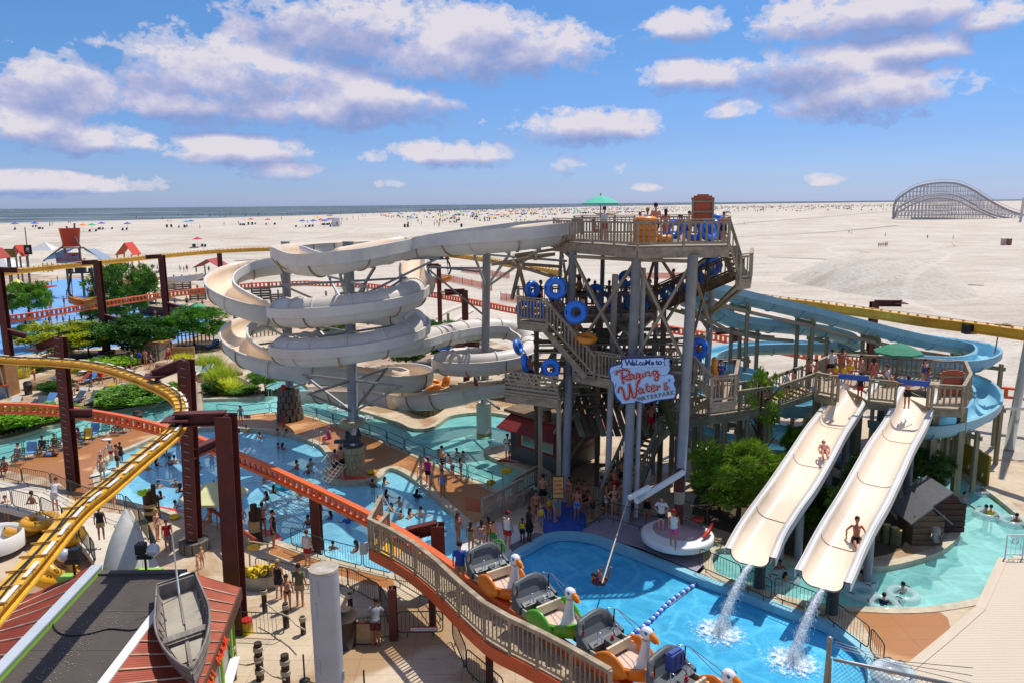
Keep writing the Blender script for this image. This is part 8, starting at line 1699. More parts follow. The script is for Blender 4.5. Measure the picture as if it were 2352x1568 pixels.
# ================================================================ plants
def leafmat(name):
 m = bpy.data.materials.new(name); m.use_nodes = True; t = NT(m.node_tree); b = m.node_tree.nodes['Principled BSDF']; oi = t.n('ShaderNodeObjectInfo'); o = t.n('ShaderNodeTexCoord').outputs['Object']
 f = t.ramp(t.noise(o,1.6,3,.7),[(.3,(1.25,1.2,.7)),(.7,(2.8,2.3,1.1))]); c = t.mix(1.0,oi.outputs['Color'],f,'MULTIPLY'); t.l(c,b.inputs['Base Color']); b.inputs['Roughness'].default_value = .7
 tr_ = t.n('ShaderNodeBsdfTranslucent'); t.l(c,tr_.inputs[0]); mx = t.n('ShaderNodeMixShader'); mx.inputs[0].default_value = .3; t.l(b.outputs[0],mx.inputs[1]); t.l(tr_.outputs[0],mx.inputs[2]); t.l(mx.outputs[0],m.node_tree.nodes['Material Output'].inputs[0]); return m
LEAF = leafmat('foliage'); BARK = mat('bark','4d3c2e',.9,var=.3,scale=4)
def crown(seed,clumps,per,rad,leaf,flat=.75,tuft=False):
 r = random.Random(seed); vs = []; fs = []
 for c in range(clumps):
  while True:
   p = V((r.uniform(-1,1),r.uniform(-1,1),r.uniform(-1,1)))
   if .35 < p.length < 1: break
  p.z *= flat; cr = rad * r.uniform(.6,1.2)
  for k in range(per):
   d = V((r.gauss(0,1),r.gauss(0,1),r.gauss(.2,.8))).normalized(); q = p + d * cr * r.uniform(.35,1)
   t_ = (d + V((r.gauss(0,.4),r.gauss(0,.4),r.gauss(.3,.4)))).normalized(); s = t_.cross(V((r.gauss(0,1),r.gauss(0,1),r.gauss(0,1)))).normalized(); L = leaf * r.uniform(.6,1.5); w = L * (.16 if tuft else .5)
   i = len(vs); vs += [q - s * w,q + t_ * L * .5 + s * w * .2,q + t_ * L,q + s * w]; fs += [(i,i + 1,i + 2),(i,i + 2,i + 3)]
 me = bpy.data.meshes.new('crown'); me.from_pydata([tuple(v) for v in vs],[],fs); me.materials.append(LEAF); return me
CR = {'pine': crown(1,60,150,.19,.12,.85,True),'pine2': crown(5,52,150,.20,.13,.8,True),'round': crown(2,85,140,.25,.07,.8),'bush': crown(3,80,110,.28,.09,.6),'sparse': crown(4,30,100,.17,.12,1.0,True)}
def tree(x,y,r,h,kind,col,label,z0=.8,name='pine_tree',cat='tree',ry=None,Y=None):
 p = G(x,y) if Y is None else at(x,Y,0); o = thing(name,label,cat,p); c = link('crown',CR[kind],o,(0,0,(h + z0) / 2)); c.scale = (r,ry or r,(h - z0) / 2 * 1.05); c.rotation_euler.z = (x * 7 % 6); c.color = (*hexc(col),1); c['kind'] = 'stuff'
 mb = MB(); rr = random.Random(x); n_ = 3 if z0 > .5 else 2
 if h > 1.2:
  mb.tube(smooth([V((0,0,-.1)),V((rr.uniform(-.2,.2),0,h * .35)),V((rr.uniform(-.3,.3),0,h * .85))],4),[.13 * h / 4 * (1 - .08 * i) for i in range(9)],7)
  for k in range(6): a = k * 1.1; mb.tube([V((0,0,h * (.25 + .09 * k))),V((math.cos(a) * r * .5,math.sin(a) * r * .5,h * (.38 + .08 * k))),V((math.cos(a) * r * .8,math.sin(a) * r * .8,h * (.45 + .08 * k)))],[.05,.035,.015],5)
  mb.build('trunk',BARK,o)
 return o
G1,G2,G3,G4 = '3d6a24','56802a','24471c','7f9a34'
for a in [(1692,1205,2.7,4.5,'pine2','5d7d2a','bright green pine growing between the tower and the left wide slide'),(1775,1190,1.1,3.4,'pine2','577f28','smaller green pine against the left wide slide'),(1652,1180,1.5,3.4,'pine2','4a7026','green pine right behind the swing post'),(1738,1120,1.2,6.8,'sparse','5c8030','tall thin pine rising in front of the blue slides',3.4),(1925,1255,1.1,3.0,'round','28451c','dark tree in the gap between the wide slides'),(1850,1250,.8,2.0,'pine2','3a5c22','dark shrub under the left wide slide'),(1978,1190,.9,3.4,'round','223d1a','dark tree behind the right wide slide'),(1822,1118,.8,3.6,'pine','4e7428','pine top beside the left slide and blue flume',1.6),(2120,1150,1.4,3.0,'pine2','2f4f20','dark pine beside the right river hut'),
   (68,735,3.4,5.6,'pine','4f7a2c','green pine at the far left splash area'),(290,735,4.4,8.6,'pine2','42692a','tall pine beside the second maroon post'),(335,668,2.8,5.2,'sparse','47702c','small pine on the sand behind the splash area'),(245,755,3.0,4.2,'pine','355c26','dark pine under the hanging galleon'),(308,822,3.9,4.6,'round','2a5420','round dark green tree by the gate hut'),(150,826,4.3,4.0,'pine2','7f8f2c','yellow green pine behind the near yellow track'),(205,818,2.8,3.4,'round','4c6f28','green tree joining the yellow green pine'),(448,800,3.6,4.8,'pine','3f7326','bright pine between the third post and the slide loops'),(70,800,2.2,2.8,'round','46702a','tree at the far left under the orange track'),
   (1005,838,2.9,4.4,'round','35602a','green tree behind the small coil'),(1060,820,2.4,3.8,'pine','52782e','pine behind the small coil on the right'),(930,850,2.2,3.4,'round','3a6428','green tree under the covered coil'),(770,810,2.4,3.6,'pine','4c7430','green tree seen through the coil supports'),(610,905,1.3,2.2,'round','49742c','shrub behind the dark stone foot')]: tree(*a,**({'ry': 1.2} if a[0] in (1692,1775) else {}))
for a in [(250,845,2.6,1.3,'bush','6a8f2c','low yellow green shrub bed behind the loungers'),(130,900,1.4,1.2,'bush','2f5a22','dark low shrub behind the left post'),(325,925,3.1,1.6,'bush','4a762a','long green hedge beside the river behind the tracks'),(380,918,1.8,1.3,'bush','3d6828','right end of the river hedge by the post'),(275,935,1.6,1.1,'bush','6c9230','pale shrub left end of the river hedge'),(40,985,2.6,1.9,'bush','5f8a2c','green bush above the river at far left'),(-30,995,2.2,1.8,'bush','4a742a','bush cut off by the left edge above the river'),(140,960,1.6,1.2,'bush','587f2c','green shrub beside the left maroon post'),(493,905,1.0,1.25,'round','27521e','round clipped dark green shrub by the river'),(555,902,1.4,.7,'bush','5a8030','yellow green ground plants along the river'),(80,852,1.2,1.1,'bush','4c702a','shrub near the kiosk at far left')]: tree(*a,z0=.05,name='shrub',cat='shrub')
def grass(x,y,r,h,col,label,n=700):
 rr = random.Random(x + 3); vs = []; fs = []
 for i in range(n):
  a = rr.uniform(0,6.28); q = r * rr.random() ** .6; b = V((math.cos(a) * q,math.sin(a) * q * .7,0)); l = h * rr.uniform(.5,1.1); d = V((rr.gauss(0,.35),rr.gauss(0,.35),1)).normalized(); s = V((rr.gauss(0,1),rr.gauss(0,1),0)).normalized() * .025; k = len(vs)
  vs += [b - s,b + s,b + d * l * .6 + s * .8,b + d * l * .6 - s * .8,b + d * l + V((d.x * l * .35,d.y * l * .35,-.06))]; fs += [(k,k + 1,k + 2,k + 3),(k + 3,k + 2,k + 4)]
 me = bpy.data.meshes.new('blades'); me.from_pydata([tuple(v) for v in vs],[],fs); me.materials.append(LEAF); o = link('ornamental_grass',me,None,G(x,y),kind=None,label=label,cat='grass'); o.color = (*hexc(col),1); return o
for a in [(478,852,1.3,1.9,'7f9638','tall yellow green grass left of the slide loop',1000),(508,880,1.3,2.0,'869c40','arching ornamental grass behind the clipped shrub',900),(524,902,.9,1.5,'a8b648','arching grass at the river edge',800),(45,866,.9,1.1,'9a9c38','yellow grass tuft near the kiosk'),(182,852,1.1,1.0,'98a03c','yellow grass tuft behind the loungers'),(420,828,.9,.9,'a0a83c','grass tuft right of the gate hut'),(800,692,1.2,1.2,'8b9a4a','sparse grass on the sand behind the coil')]: grass(*a)
overlay('planting_soil',[(-200,1035),(0,1003),(90,975),(180,951),(280,932),(400,912),(410,900),(330,895),(240,915),(120,950),(60,955),(-200,975)],mat('dark_soil','4d3f2c',.95,var=.3,scale=3),.008,3); overlay('planting_soil',[(440,905),(560,906),(600,900),(560,870),(500,850),(450,830),(430,850),(455,880)],MATS['dark_soil'],.008,3); overlay('planting_soil',[(90,838),(240,852),(420,815),(520,800),(480,780),(300,800),(120,810)],MATS['dark_soil'],.008,3); overlay('planting_soil',[(1590,1180),(1700,1230),(1850,1285),(2000,1280),(2080,1240),(2000,1130),(1850,1080),(1650,1090)],MATS['dark_soil'],.008,3)
rk = mat('rock_tan','8a6c50',.85,var=.25,scale=1.5,bump=.02)
for i,(x,y,r) in enumerate([(85,892,.9),(105,886,.8),(120,888,.7),(375,845,.7),(520,862,.8),(498,845,.6),(545,860,.5),(1770,1262,.5),(1690,1248,.5)]):
 mb = MB().ball((0,0,.2),r,9,(1.2,.8,.55)); mb.v = [tuple(V(v) * (1 + .22 * noise.noise(V(v) * 1.7 + V((i,0,0))))) for v in mb.v]; tag(mb.build('boulder',rk,None,G(x,y)),f'tan boulder in the planting beds, {ORD[i]} from the start of the bed row','rock','tan boulders in the planting beds')
# ================================================================ splash area play structures
ORP = mat('play_orange','c8431f',.5,var=.06); YP = mat('play_yellow','d8a520',.5); TARP = mat('white_tent','c9c9c6',.8,var=.05)
bt = thing('bucket_tower','tall play tower with a big orange dumping bucket and a camp sign','play tower',G(166,680)); by = bt.location.y; q = lambda x,y,dy=0: P(x,y,by + dy) - bt.location
mb = MB(); b0,b1 = q(164,567),q(164,525); rt,rb2 = (q(186,525) - q(142,525)).length / 2,(q(181,567) - q(148,567)).length / 2; mb.lathe([(0,b0.z),(rb2,b0.z),(rt,b1.z),(rt * 1.06,b1.z + .05),(rt * .95,b1.z),(rt * .9,b1.z - .5),(0,b1.z - .5)],(b0.x,0,0),20); mb.build('bucket',ORP,bt)
for a,b in (((142,570),(164,528)),((186,570),(162,528)),((100,600),(142,568)),((235,598),(190,568)),((138,570),(192,570)),((164,540),(152,520)),((171,525),(171,513))): stick('beam',q(*a,-.8),q(*b,-.8),.22,.22,mat('grey_brown_beam','6f6259',.8,var=.2),bt)
for x in (148,182):
 for dy in (-.8,2): stick('post',q(x,569,dy),V((q(x,569,dy).x,dy,0)),.3,.3,MATS['grey_brown_beam'],bt)
MB().prism([(q(136,590).x,-1.1),(q(189,590).x,-1.1),(q(189,590).x,-1.0),(q(136,590).x,-1.0)],q(160,604).z,q(160,580).z).build('sign_board',mat('sign_grey_blue','6f8496',.6,var=.1),bt)
for w,yy,s in (('CAMP',586,1.0),('KID-TASTROPHE',597,.72)): text_mesh('lettering',w,q(163,yy,-1.15),s,ORP,bt,extrude=.02,offset=.01)
for s,x in ((-1,118),(1,212)): mb = MB(); a,b = q(142 if s < 0 else 190,574,-1.5),q(100 if s < 0 else 235,598,-1.5); mb.add([a,b,b + V((0,4,0)),a + V((0,4,0))],[(0,1,2,3)]); mb.build('slatted_roof',mat('blue_grey_roof','7f90a0',.5,var=.2,stretch=(6,1,1)),bt)
def hutroof(x0,x1,yt_,yb_,yg,m_,pm,label,name='play_roof'):
 b = G((x0 + x1) / 2,yg); o = thing(name,label,'play hut',b); Yb = b.y; A,B,T = P(x0,yb_,Yb) - b,P(x1,yb_,Yb) - b,P((x0 + x1) / 2,yt_,Yb) - b; w = abs(B.x - A.x) * .5
 for s,e in ((0,A),(1,B)): mb = MB(); mb.add([V((T.x,-w,T.z)),V((e.x,-w,e.z)),V((e.x,w,e.z)),V((T.x,w,T.z)),V((T.x,-w,T.z - .12)),V((e.x,-w,e.z - .12)),V((e.x,w,e.z - .12)),V((T.x,w,T.z - .12))],[(0,1,2,3),(7,6,5,4),(0,4,5,1),(1,5,6,2)]); mb.build('roof_side',m_,o)
 for s in (.8,-.8):
  for e in (A,B): stick('post',V((e.x * .82,w * s,0)),V((e.x * .82,w * s,e.z)),.22,.22,pm,o)
 stick('cross_rail',V((A.x * .8,-w * .8,A.z * .3)),V((B.x * .8,-w * .8,A.z * .3)),.12,.3,pm,o); MB().box((T.x,0,A.z * .25),(abs(B.x - A.x) * .8,w * 1.6,.15)).build('floor',pm,o)
hutroof(275,315,557,584,668,ORP,YP,'orange peaked play roof on yellow posts behind the tall pine'); hutroof(455,517,594,612,640,mat('red_shingle','a03a2c',.7,var=.15),MATS['grey_brown_beam'],'red shingled lookout roof near the farthest maroon post'); hutroof(28,58,563,588,680,ORP,MATS['grey_brown_beam'],'orange roofed play turret at far left'); hutroof(-30,12,570,592,690,MATS['red_shingle'],MATS['grey_brown_beam'],'red roof cut off by the left edge')
fg = thing('pirate_flag','black pirate flag with skull and crossed bones at far left','flag',G(64,680)); t_ = P(64,574,fg.location.y) - fg.location; stick('pole',(0.7,.1,0),V((.9,.1,t_.z + 4)),.12,.12,MATS['grey_brown_beam'],fg); MB().box(t_,(1.4,.05,1.7)).build('cloth',BLACK,fg); MB().ball(t_ + V((0,-.06,.15)),.26,6,(1,.2,1)).bar(t_ + V((-.4,-.06,-.5)),t_ + V((.4,-.06,-.05)),.1,.04).bar(t_ + V((.4,-.07,-.5)),t_ + V((-.4,-.07,-.05)),.1,.04).build('emblem',WHITE,fg)
cs = thing('camp_sign','brown board reading Boot Camp at the far left edge','sign',G(20,685)); t_ = P(20,582,cs.location.y) - cs.location; MB().box(t_,(2.2,.08,1.5)).build('board',mat('mustard_board','7a6432',.7,var=.2),cs); [text_mesh('lettering',w,t_ + V((0,-.06,.3 - .6 * i)),.55,YP,cs,extrude=.01) for i,w in enumerate(('BOOT','CAMP'))]
for x0,x1,y0,y1,c,lab in ((62,142,556,582,TARP,'white tent roof on the sand behind the pirate flag'),(-30,40,586,612,TARP,'white shade canopy at the left edge'),(10,66,640,676,mat('tent_yellow','d8cf7a',.7,var=.1),'yellow and white tent at far left'),(780,860,640,660,mat('pale_sheet','a5a5a0',.7,var=.1),'pale tarp roof on the sand behind the coil')):
 b = G((x0 + x1) / 2,y1 + 14); a,c2_,tt = P(x0,y1,b.y) - b,P(x1,y1,b.y) - b,P((x0 + x1) / 2,y0,b.y) - b; o = thing('tent',lab,'tent',b); w = 3.5; mb = MB(); mb.add([a + V((0,-w,0)),c2_ + V((0,-w,0)),c2_ + V((0,w,0)),a + V((0,w,0)),tt],[(0,1,4),(1,2,4),(2,3,4),(3,0,4)]); mb.build('roof',c,o); [stick('pole',V((e.x,s * w,0)),V((e.x,s * w,e.z)),.12,.12,WHITE,o) for e in (a,c2_) for s in (-1,1)]
# pirate ship, cream play slide, gate hut, kids' odds and ends
sp = rowboat('play_ship','weathered maroon and grey play ship hull at the splash area',mat('ship_hull','6b4a40',.8,var=.3,scale=1,dirt='8a8072',dirt_amt=.5),9,3,1.3,inside=False); sp.location = G(362,722); sp.rotation_euler.z = R(60); MB().tube([(0,0,0),(0,.3,6)],.12,8).build('mast',MATS['grey_brown_beam'],sp); MB().prism([(-1.2,-3.8),(1.2,-3.8),(1.3,1.5),(-1.3,1.5)],1.2,1.3).build('ship_deck',WOODL,sp); [MB().tube([(0,.3,5.6),(s * 1.4,y,1.5)],.04,4).build('rigging',MATS['rope'],sp) for s in (-1,1) for y in (-3,0,2)]
b2_ = rowboat('small_rowboat','small green and cream rowboat on the blue splash floor',mat('boat_green','7d9c8c',.7,var=.1),5.4,1.7,.6,inside=False); b2_.location = G(208,765); b2_.rotation_euler.z = R(82)
ps_ = thing('play_slide','cream play slide running down from the ship to the splash floor','water slide',G(400,690)); chute(ps_,smooth([G(462,640,3.4),G(430,648,3.0),G(390,652,2.2),G(362,668,1.2),G(340,690,.5)],6),.8,.3,None,CREAM,SLIDEW,rib=0)
for i,(x,y,c,s) in enumerate([(420,668,'6d675c',3),(385,672,'7a7264',2.4),(455,690,'6d675c',2.6),(350,760,'8f8a70',1.4),(600,690,'55504a',3),(640,700,'6a655a',2.4),(25,700,'b5ae98',3),(110,625,'8a6a52',2.2),(560,735,'7c7060',2.6),(535,700,'6a6256',2.2)]):
 o = thing('climbing_frame',f'weathered plank play frame, {ORD[i]} of the frames around the splash area','play frame',G(x,y),group='weathered play frames'); m_ = mat('frame_' + c,c,.85,var=.25)
 for k in range(5): stick('plank',(-s / 2,-.3 * s / 2,.3 + k * s * .14),(s / 2,.3 * s / 2 * (k % 2),.32 + k * s * .14),.08,s * .11,m_,o)
 for k in (-.5,0,.5): stick('post',(k * s,.1,0),(k * s,.1,s),.2,.2,m_,o)
for i,(x0,y0,x1,y1,c,n_) in enumerate(((300,645,345,668,'e08a2a','orange'),(345,640,300,662,'d8a520','yellow'),(100,660,60,690,'c8431f','red'),(215,668,250,690,'d8a520','small yellow'))):
 a = G(x0,y0,3); o = thing('play_slide',n_ + ' chute slide in the splash area play structures','water slide',V((a.x,a.y,0))); chute(o,smooth([a,a.lerp(G(x1,y1,.4),.5) + V((0,0,.3)),G(x1,y1,.4)],5),.55,.2,None,mat('play_' + n_.replace(' ','_'),c,.4),mat('play_' + n_.replace(' ','_'),c,.4),rib=0); stick('post',(0,.6,0),(0,.6,3.4),.3,.3,YP,o); MB().box((0,1,3),(2,2,.2)).build('platform',ORP,o)
for x,y,r,c,n_ in ((20,735,1.6,'blue','blue'),(455,735,1.4,'green','green'),(90,800,1.5,'teal','teal')): umbrella(G(x,y),r,2.4,mat('shade_' + n_,{'blue': '3a6ac0','green': '4f9a6a','teal': '5aa8b0'}[c],.8),n_ + ' shade umbrella at the edge of the splash area')
gh = thing('gate_hut','grey wooden hut with an X braced door beside the round dark tree','hut',G(350,826)); MB().prism([(-1.6,.1),(1.0,-.5),(1.4,1.6),(-1.2,2.2)],0,1.75).build('wall',WOOD,gh); MB().prism([(-1.8,-.1),(1.2,-.75),(1.6,1.8),(-1.4,2.4)],1.75,1.87).build('roof',mat('ochre_roof','a07a34',.7),gh)
dr = [V((-.55,-.42,.1)),V((.85,-.72,.1)),V((.85,-.72,1.65)),V((-.55,-.42,1.65))]; [stick('door_brace',dr[a] + V((0,-.05,0)),dr[b] + V((0,-.05,0)),.06,.14,WOODL,gh) for a,b in ((0,1),(1,2),(2,3),(3,0),(0,2),(1,3))]
pw = thing('tan_wall','tan plank wall right of the gate hut','wall',G(395,822)); [MB().box((k * .42,.06 * k,.55),(.4,.15,1.1 + .05 * (k % 3))).build('plank',mat('tan_planks','a98258',.7,var=.15),pw) for k in range(-3,6)]
fb = thing('footbridge','small wooden footbridge with yellow steps over the river','bridge',G(445,930)); f4 = [G(420,962),G(468,950),G(462,885),G(432,888)]; boards(fb,[V((p.x,p.y,0)) for p in f4],.3,.3,1,WOODL,.02)
for i in range(3): MB().box(rel(fb,[G(365 + i * 5,992 - i * 7,.1 + i * .12)])[0],(1.5,.4,.1),-.6).build('yellow_step',NOSE,fb)
for i in range(26):
 x = 410 + i * 9; p = G(x,792 - i * .9);
 if i == 0: fo2 = thing('picket_fence','thin post and rail fence behind the planting beds','fence',p); pp = p
 stick('picket',*rel(fo2,[p,p + V((0,0,1.3))]),.12,.12,WOODG,fo2)
 if i: stick('rail',*rel(fo2,[pp + V((0,0,1)),p + V((0,0,1))]),.06,.08,WOODG,fo2)
 pp = p
for x,y,h in ((955,700,2.6),(1010,745,2.4),(1030,760,2.2),(1115,800,2),(880,690,2.4),(845,685,2.2),(750,700,2.2),(1195,800,3)): simple('wooden_post',f'weathered wooden post on the sand behind the coils, counted {ORD[sorted((955, 1010, 1030, 1115, 880, 845, 750, 1195)).index(x)]} from the left','post',G(x,y),[('pile',MB().tube([(0,0,0),(0,0,h)],.17,8),WOODG)],group='posts on the sand behind the coils')
# orange mesh fences on the sand
FM = mat('orange_mesh','e05a3a',.8,var=.1,alpha=.45)
for i,(a,b,lab) in enumerate((((1005,640),(1130,668),'orange mesh fence behind the galleon car'),((1060,625),(1170,640),'farther orange mesh fence behind the tower'),((1150,690),(1230,700),'orange mesh fence left of the tower'),((1640,640),(1440,640),'orange mesh fence seen through the tower stairs'))):
 p,q2_ = G(*a),G(*b); o = thing('mesh_fence',lab,'fence',p); MB().bar(V((0,0,.6)),q2_ - p + V((0,0,.6)),.03,1.2).build('netting',FM,o); [stick('stake',(q2_ - p) * (k / 6),(q2_ - p) * (k / 6) + V((0,0,1.5)),.07,.07,WOODD,o) for k in range(7)]
# ================================================================ beach
def BZ(x,y):                                        # beach surface under a photo pixel
 lo,hi = 0.0,SEA
 p = G(x,y,0)
 for _ in range(12): p = G(x,y,zb(p.x,p.y)); p.z = zb(p.x,p.y)
 return p
pr = random.Random(21); UC = {'blue': '1f50b0','red': 'b8242a','green': '3a9a6a','white': 'c9c9c6','yellow': 'd8b838','orange': 'd8752a','teal': '3a9aa8','purple': '6a4a9a'}
uc = MB(); n = 10; vs = [(0,0,2.1)] + [(1.15 * math.cos(2 * math.pi * i / n),1.15 * math.sin(2 * math.pi * i / n),1.6) for i in range(n)]; uc.add(vs,[(0,1 + i,1 + (i + 1) % n) for i in range(n)]); ucm = uc.mesh('canopy',CLOTH); upm = MB().tube([(0,0,0),(0,0,2.1)],.035,5).mesh('pole',WHITE)
gear = MB(); BUL = [(37,540,'blue'),(83,540,'blue'),(89,548,'red'),(192,533,'orange'),(213,533,'green'),(236,537,'blue'),(294,529,'blue'),(440,521,'blue'),(430,523,'teal'),(563,518,'yellow'),(577,516,'red'),(616,517,'red'),(724,507,'yellow'),(755,505,'red'),(761,504,'blue'),(697,561,'blue'),(723,560,'blue'),(739,554,'red'),(748,561,'blue'),(757,553,'blue'),(762,550,'red'),(457,592,'red'),(1945,481,'blue')]
for i in range(150):
 x = pr.choice((pr.uniform(870,1960),pr.uniform(1000,1500))); y = 489 - (x - 900) * .0125 + abs(pr.gauss(0,8)) * (1.2 if x < 1500 else .5) + (6 if x < 1500 else 1); BUL.append((x,y,pr.choice(list(UC))))
BUL.sort()
for i,(x,y,c) in enumerate(BUL):
 p = BZ(x,y); o = link('beach_umbrella',ucm,None,p); o.color = (*hexc(UC[c]),1); o.scale = (1.45,) * 3; link('pole',upm,o); tag(o,f'{c} beach umbrella, {ORD[i] if i < 59 else str(i + 1) + "th"} from the left on the sand','umbrella','beach umbrellas on the sand')
 for k in range(pr.randint(1,4)): gx,gy = p.x + pr.uniform(-3,3),p.y + pr.uniform(-2,2); gear.box((gx,gy,p.z + .25),(.6,.5,.4),pr.random()).box((gx,gy + .3,p.z + .6),(.6,.1,.6),pr.random())
o = gear.build('beach_chairs',mat('beach_gear','3f4a66',.8,var=.5,scale=.3)); tag(o,'scattered beach chairs and bags around the umbrellas','beach chairs',kind='stuff')
BP = [(115,519),(121,519),(158,514),(162,514),(119,556),(386,511),(393,511),(460,534),(548,516),(515,518),(698,510),(707,513),(718,512),(797,507),(811,503),(824,506),(839,498),(936,508),(968,517),(998,519),(1004,515),(1010,518),(1017,513),(784,518),(1008,522),(1950,537),(1956,539),(2033,544),(2018,569),(2023,569),(2028,568),(2033,568),(2037,567),(2189,551),(2130,549),(2012,485),(2025,492),(2032,492),(2028,500),(2035,500),(1709,517)]
BP.sort()
PB = PM[('stand',False)]; PW = PM[('walk',False)]
for i,(x,y) in enumerate(BP):
 p = BZ(x,y); mm = pr.choice((PB,PW)); o = link('person',mm['body'],None,p); o.rotation_euler.z = pr.uniform(0,6); o.color = (*hexc(pr.choice(SK[:5])),1); c = link('swim_shorts',mm['S'],o); cn = pr.choice(('navy','black','red','blue','white','green')); c.color = (*hexc(CL[cn]),1); c = link('hair',mm['h'],o); c.color = (*hexc(HAIR['b']),1)
 tag(o,f'distant beachgoer in {cn} shorts, {ORD[i] if i < 59 else str(i + 1) + "th"} from the left on the beach','person','distant people on the beach')
crowd = MB()
for i in range(1500):
 x = pr.uniform(950,2060); y = 487 - (x - 900) * .0125 + pr.gauss(0,3); p = BZ(x,y); crowd.cur = pr.randint(0,5); s = 1.1; crowd.add([p + V((-s,0,1.4)),p + V((s,0,1.4)),p + V((0,0,2.1))],[(0,1,2)]) if i % 3 else crowd.box(p + V((0,0,.8)),(.5,.3,1.6))
for i in range(190):
 x = pr.uniform(300,1950); y = (488 - (x - 900) * .012 + abs(pr.gauss(0,9))) if i % 2 else 505 - (x - 300) * .026 - pr.uniform(1,9)
 p = BZ(x,y); crowd.cur = 1 if i % 2 else 6; crowd.tube([p + V((-.12,0,0)),p + V((-.1,0,.9)),p + V((0,0,1.0)),p + V((0,0,1.5))],[.08,.12,.22,.26],5).tube([p + V((.14,0,0)),p + V((.1,0,.9))],[.08,.12],5).ball(p + V((0,0,1.72)),.15,5)
o = crowd.build('beach_crowd',[mat('crowd_' + k,UC.get(k,'9a6a50') if k != 'dark' else '22262a',.8) for k in ('blue','skin','white','red','teal','skin','dark')]); tag(o,'dense far crowd of bathers and umbrellas along the shoreline','crowd',kind='stuff')
for i,(x,y) in enumerate([(387,561),(397,560),(573,549),(582,549),(930,529),(937,529),(1060,522),(1184,515),(1188,515),(1978,489),(2001,487),(1740,494),(1805,491)]): o = simple('beach_barrel',f'dark rubbish barrel on the sand, {ORD[i]} from the left','barrel',BZ(x,y),[('drum',MB().tube([(0,0,0),(0,0,1.3)],.42,10),TB)],group='rubbish barrels on the beach')
p = BZ(775,560); ls = thing('beach_stand','white beach rental stand with surf posters and a grey roof','stand',p); MB().box((0,0,1.8),(3.2,2.2,3.4)).build('wall',WHITE,ls); MB().add([(-2,-1.4,3.6),(1.9,-1.4,4.2),(1.9,1.4,4.2),(-2,1.4,3.6)],[(0,1,2,3)]).build('roof',mat('grey_roof','8a8a86',.8),ls); MB().ball((.5,-1.15,1.4),.5,8,(.5,.05,1.5)).build('poster',ORP,ls)
for i,x in enumerate((2304,2317)): simple('portable_toilet',('pink' if i == 0 else 'dark maroon') + ' portable toilet on the sand at right','toilet',BZ(x,563),[('cabin',MB().box((0,0,1.1),(1.2,1.2,2.2)),mat('cabin_pink' if i == 0 else 'cabin_maroon','b89a94' if i == 0 else '7a5a58',.6)),('roof',MB().ball((0,0,2.2),.6,8,(1,1,.3)),WHITE)])
p = BZ(862 / 1 + 1176 - 0 - 0,543); suv = thing('parked_car','white car parked on the sand beyond the tower deck','car',BZ(2040 - 20 - 0,556) if False else BZ(1672,506)); MB().prism([(-2.2,-.9),(2.2,-.9),(2.2,.9),(-2.2,.9)],.4,1.05).build('body',WHITE,suv); MB().prism([(-1.9,-.8),(.9,-.8),(.9,.8),(-1.9,.8)],1.05,1.75).build('cabin',GLASS,suv); [MB().ball((x,-.85,.38),.36,8,(1,.3,1)).build('wheel',BLACK,suv) for x in (-1.4,1.4)]; MB().box((-.5,0,1.78),(2.4,1.5,.06)).build('roof',WHITE,suv)
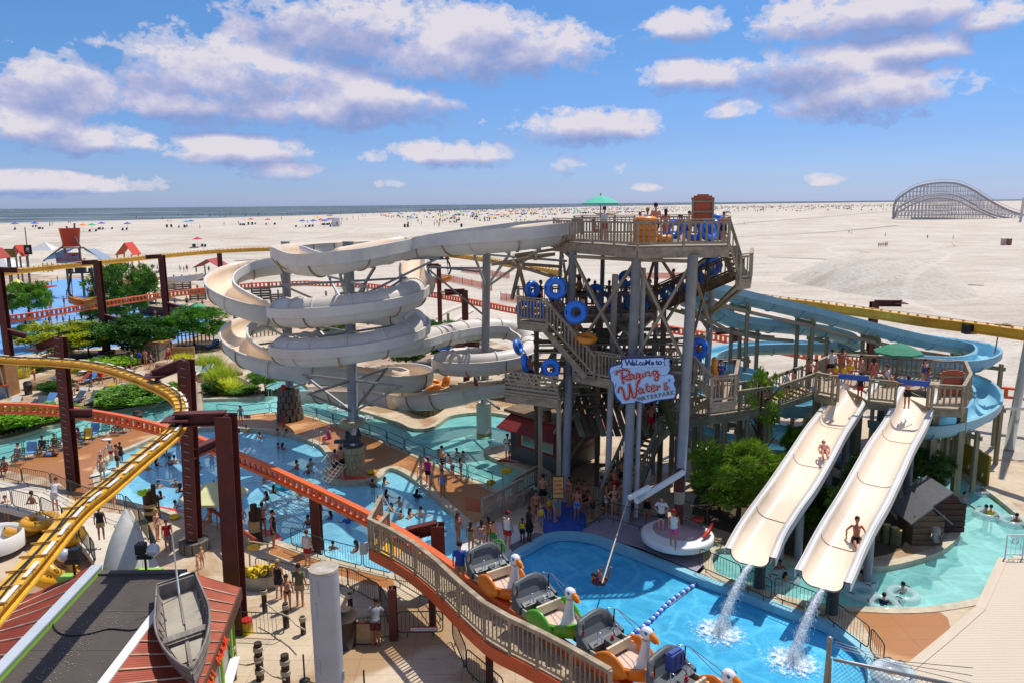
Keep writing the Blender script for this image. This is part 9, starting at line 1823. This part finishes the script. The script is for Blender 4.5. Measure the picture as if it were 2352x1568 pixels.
# wooden roller coaster, distance haze put into its pale timber colour
YC = 520.0; TOPL = [(2052,505),(2053,478),(2060,460),(2080,444),(2105,430),(2140,422),(2175,420),(2205,424),(2235,437),(2265,456),(2300,476),(2335,490),(2380,500),(2460,508)]; INL = [(2056,500),(2062,480),(2090,462),(2125,450),(2160,446),(2195,450),(2230,466),(2265,486),(2300,498),(2350,504),(2440,508)]
LOWL = [(2060,490),(2095,470),(2130,458),(2160,455),(2200,462),(2240,482),(2290,503)]
rc0 = P(2200,512,YC); rc = thing('roller_coaster','long wooden roller coaster with hazy grey lattice on the far sand','roller coaster',V((rc0.x,YC,zb(rc0.x,YC)))); RCM = mat('coaster_haze_paled_wood','c4c0c0',.9,var=.15,scale=.1); RT = mat('coaster_track','a19c9e',.8,var=.1)
def prof(L,Yd): return smooth([P(x,y,YC + Yd) for x,y in L],6)
for i,(L,Yd,rr_) in enumerate(((TOPL,0,.8),(TOPL,22,.5),(INL,-4,.7),(LOWL,-8,.6))):
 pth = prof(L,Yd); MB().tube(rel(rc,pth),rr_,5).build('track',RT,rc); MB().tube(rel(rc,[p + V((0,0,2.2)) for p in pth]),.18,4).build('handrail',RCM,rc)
for Yd,L,wd in ((0,TOPL,.34),(14,TOPL,.3),(26,TOPL,.26)):
 mb = MB(); pth = sorted([P(x,y,YC + Yd) for x,y in L],key=lambda p: p.x); x = pth[0].x + .5; z0 = zb(rc0.x,YC) - 1; prev = None
 while x < pth[-1].x:
  for a,b in zip(pth,pth[1:]):
   if a.x <= x <= b.x: zt_ = a.z + (b.z - a.z) * (x - a.x) / max(.01,b.x - a.x); break
  A = V((x,YC + Yd,z0)); mb.bar(*rel(rc,[A,V((x,YC + Yd,zt_))]),wd)
  if prev:
   z = z0 + 3
   while z < min(zt_,prev[1]): mb.bar(*rel(rc,[V((prev[0],YC + Yd,z)),V((x,YC + Yd,z))]),wd * .8); z += 3.2
   mb.bar(*rel(rc,[V((prev[0],YC + Yd,z0 + 2)),V((x,YC + Yd,min(zt_,z0 + 9)))]),wd * .6)
   if zt_ > z0 + 14: mb.bar(*rel(rc,[V((x,YC + Yd,z0 + 8)),V((prev[0],YC + Yd,min(zt_,z0 + 18)))]),wd * .6)
  prev = (x,zt_); x += 2.4
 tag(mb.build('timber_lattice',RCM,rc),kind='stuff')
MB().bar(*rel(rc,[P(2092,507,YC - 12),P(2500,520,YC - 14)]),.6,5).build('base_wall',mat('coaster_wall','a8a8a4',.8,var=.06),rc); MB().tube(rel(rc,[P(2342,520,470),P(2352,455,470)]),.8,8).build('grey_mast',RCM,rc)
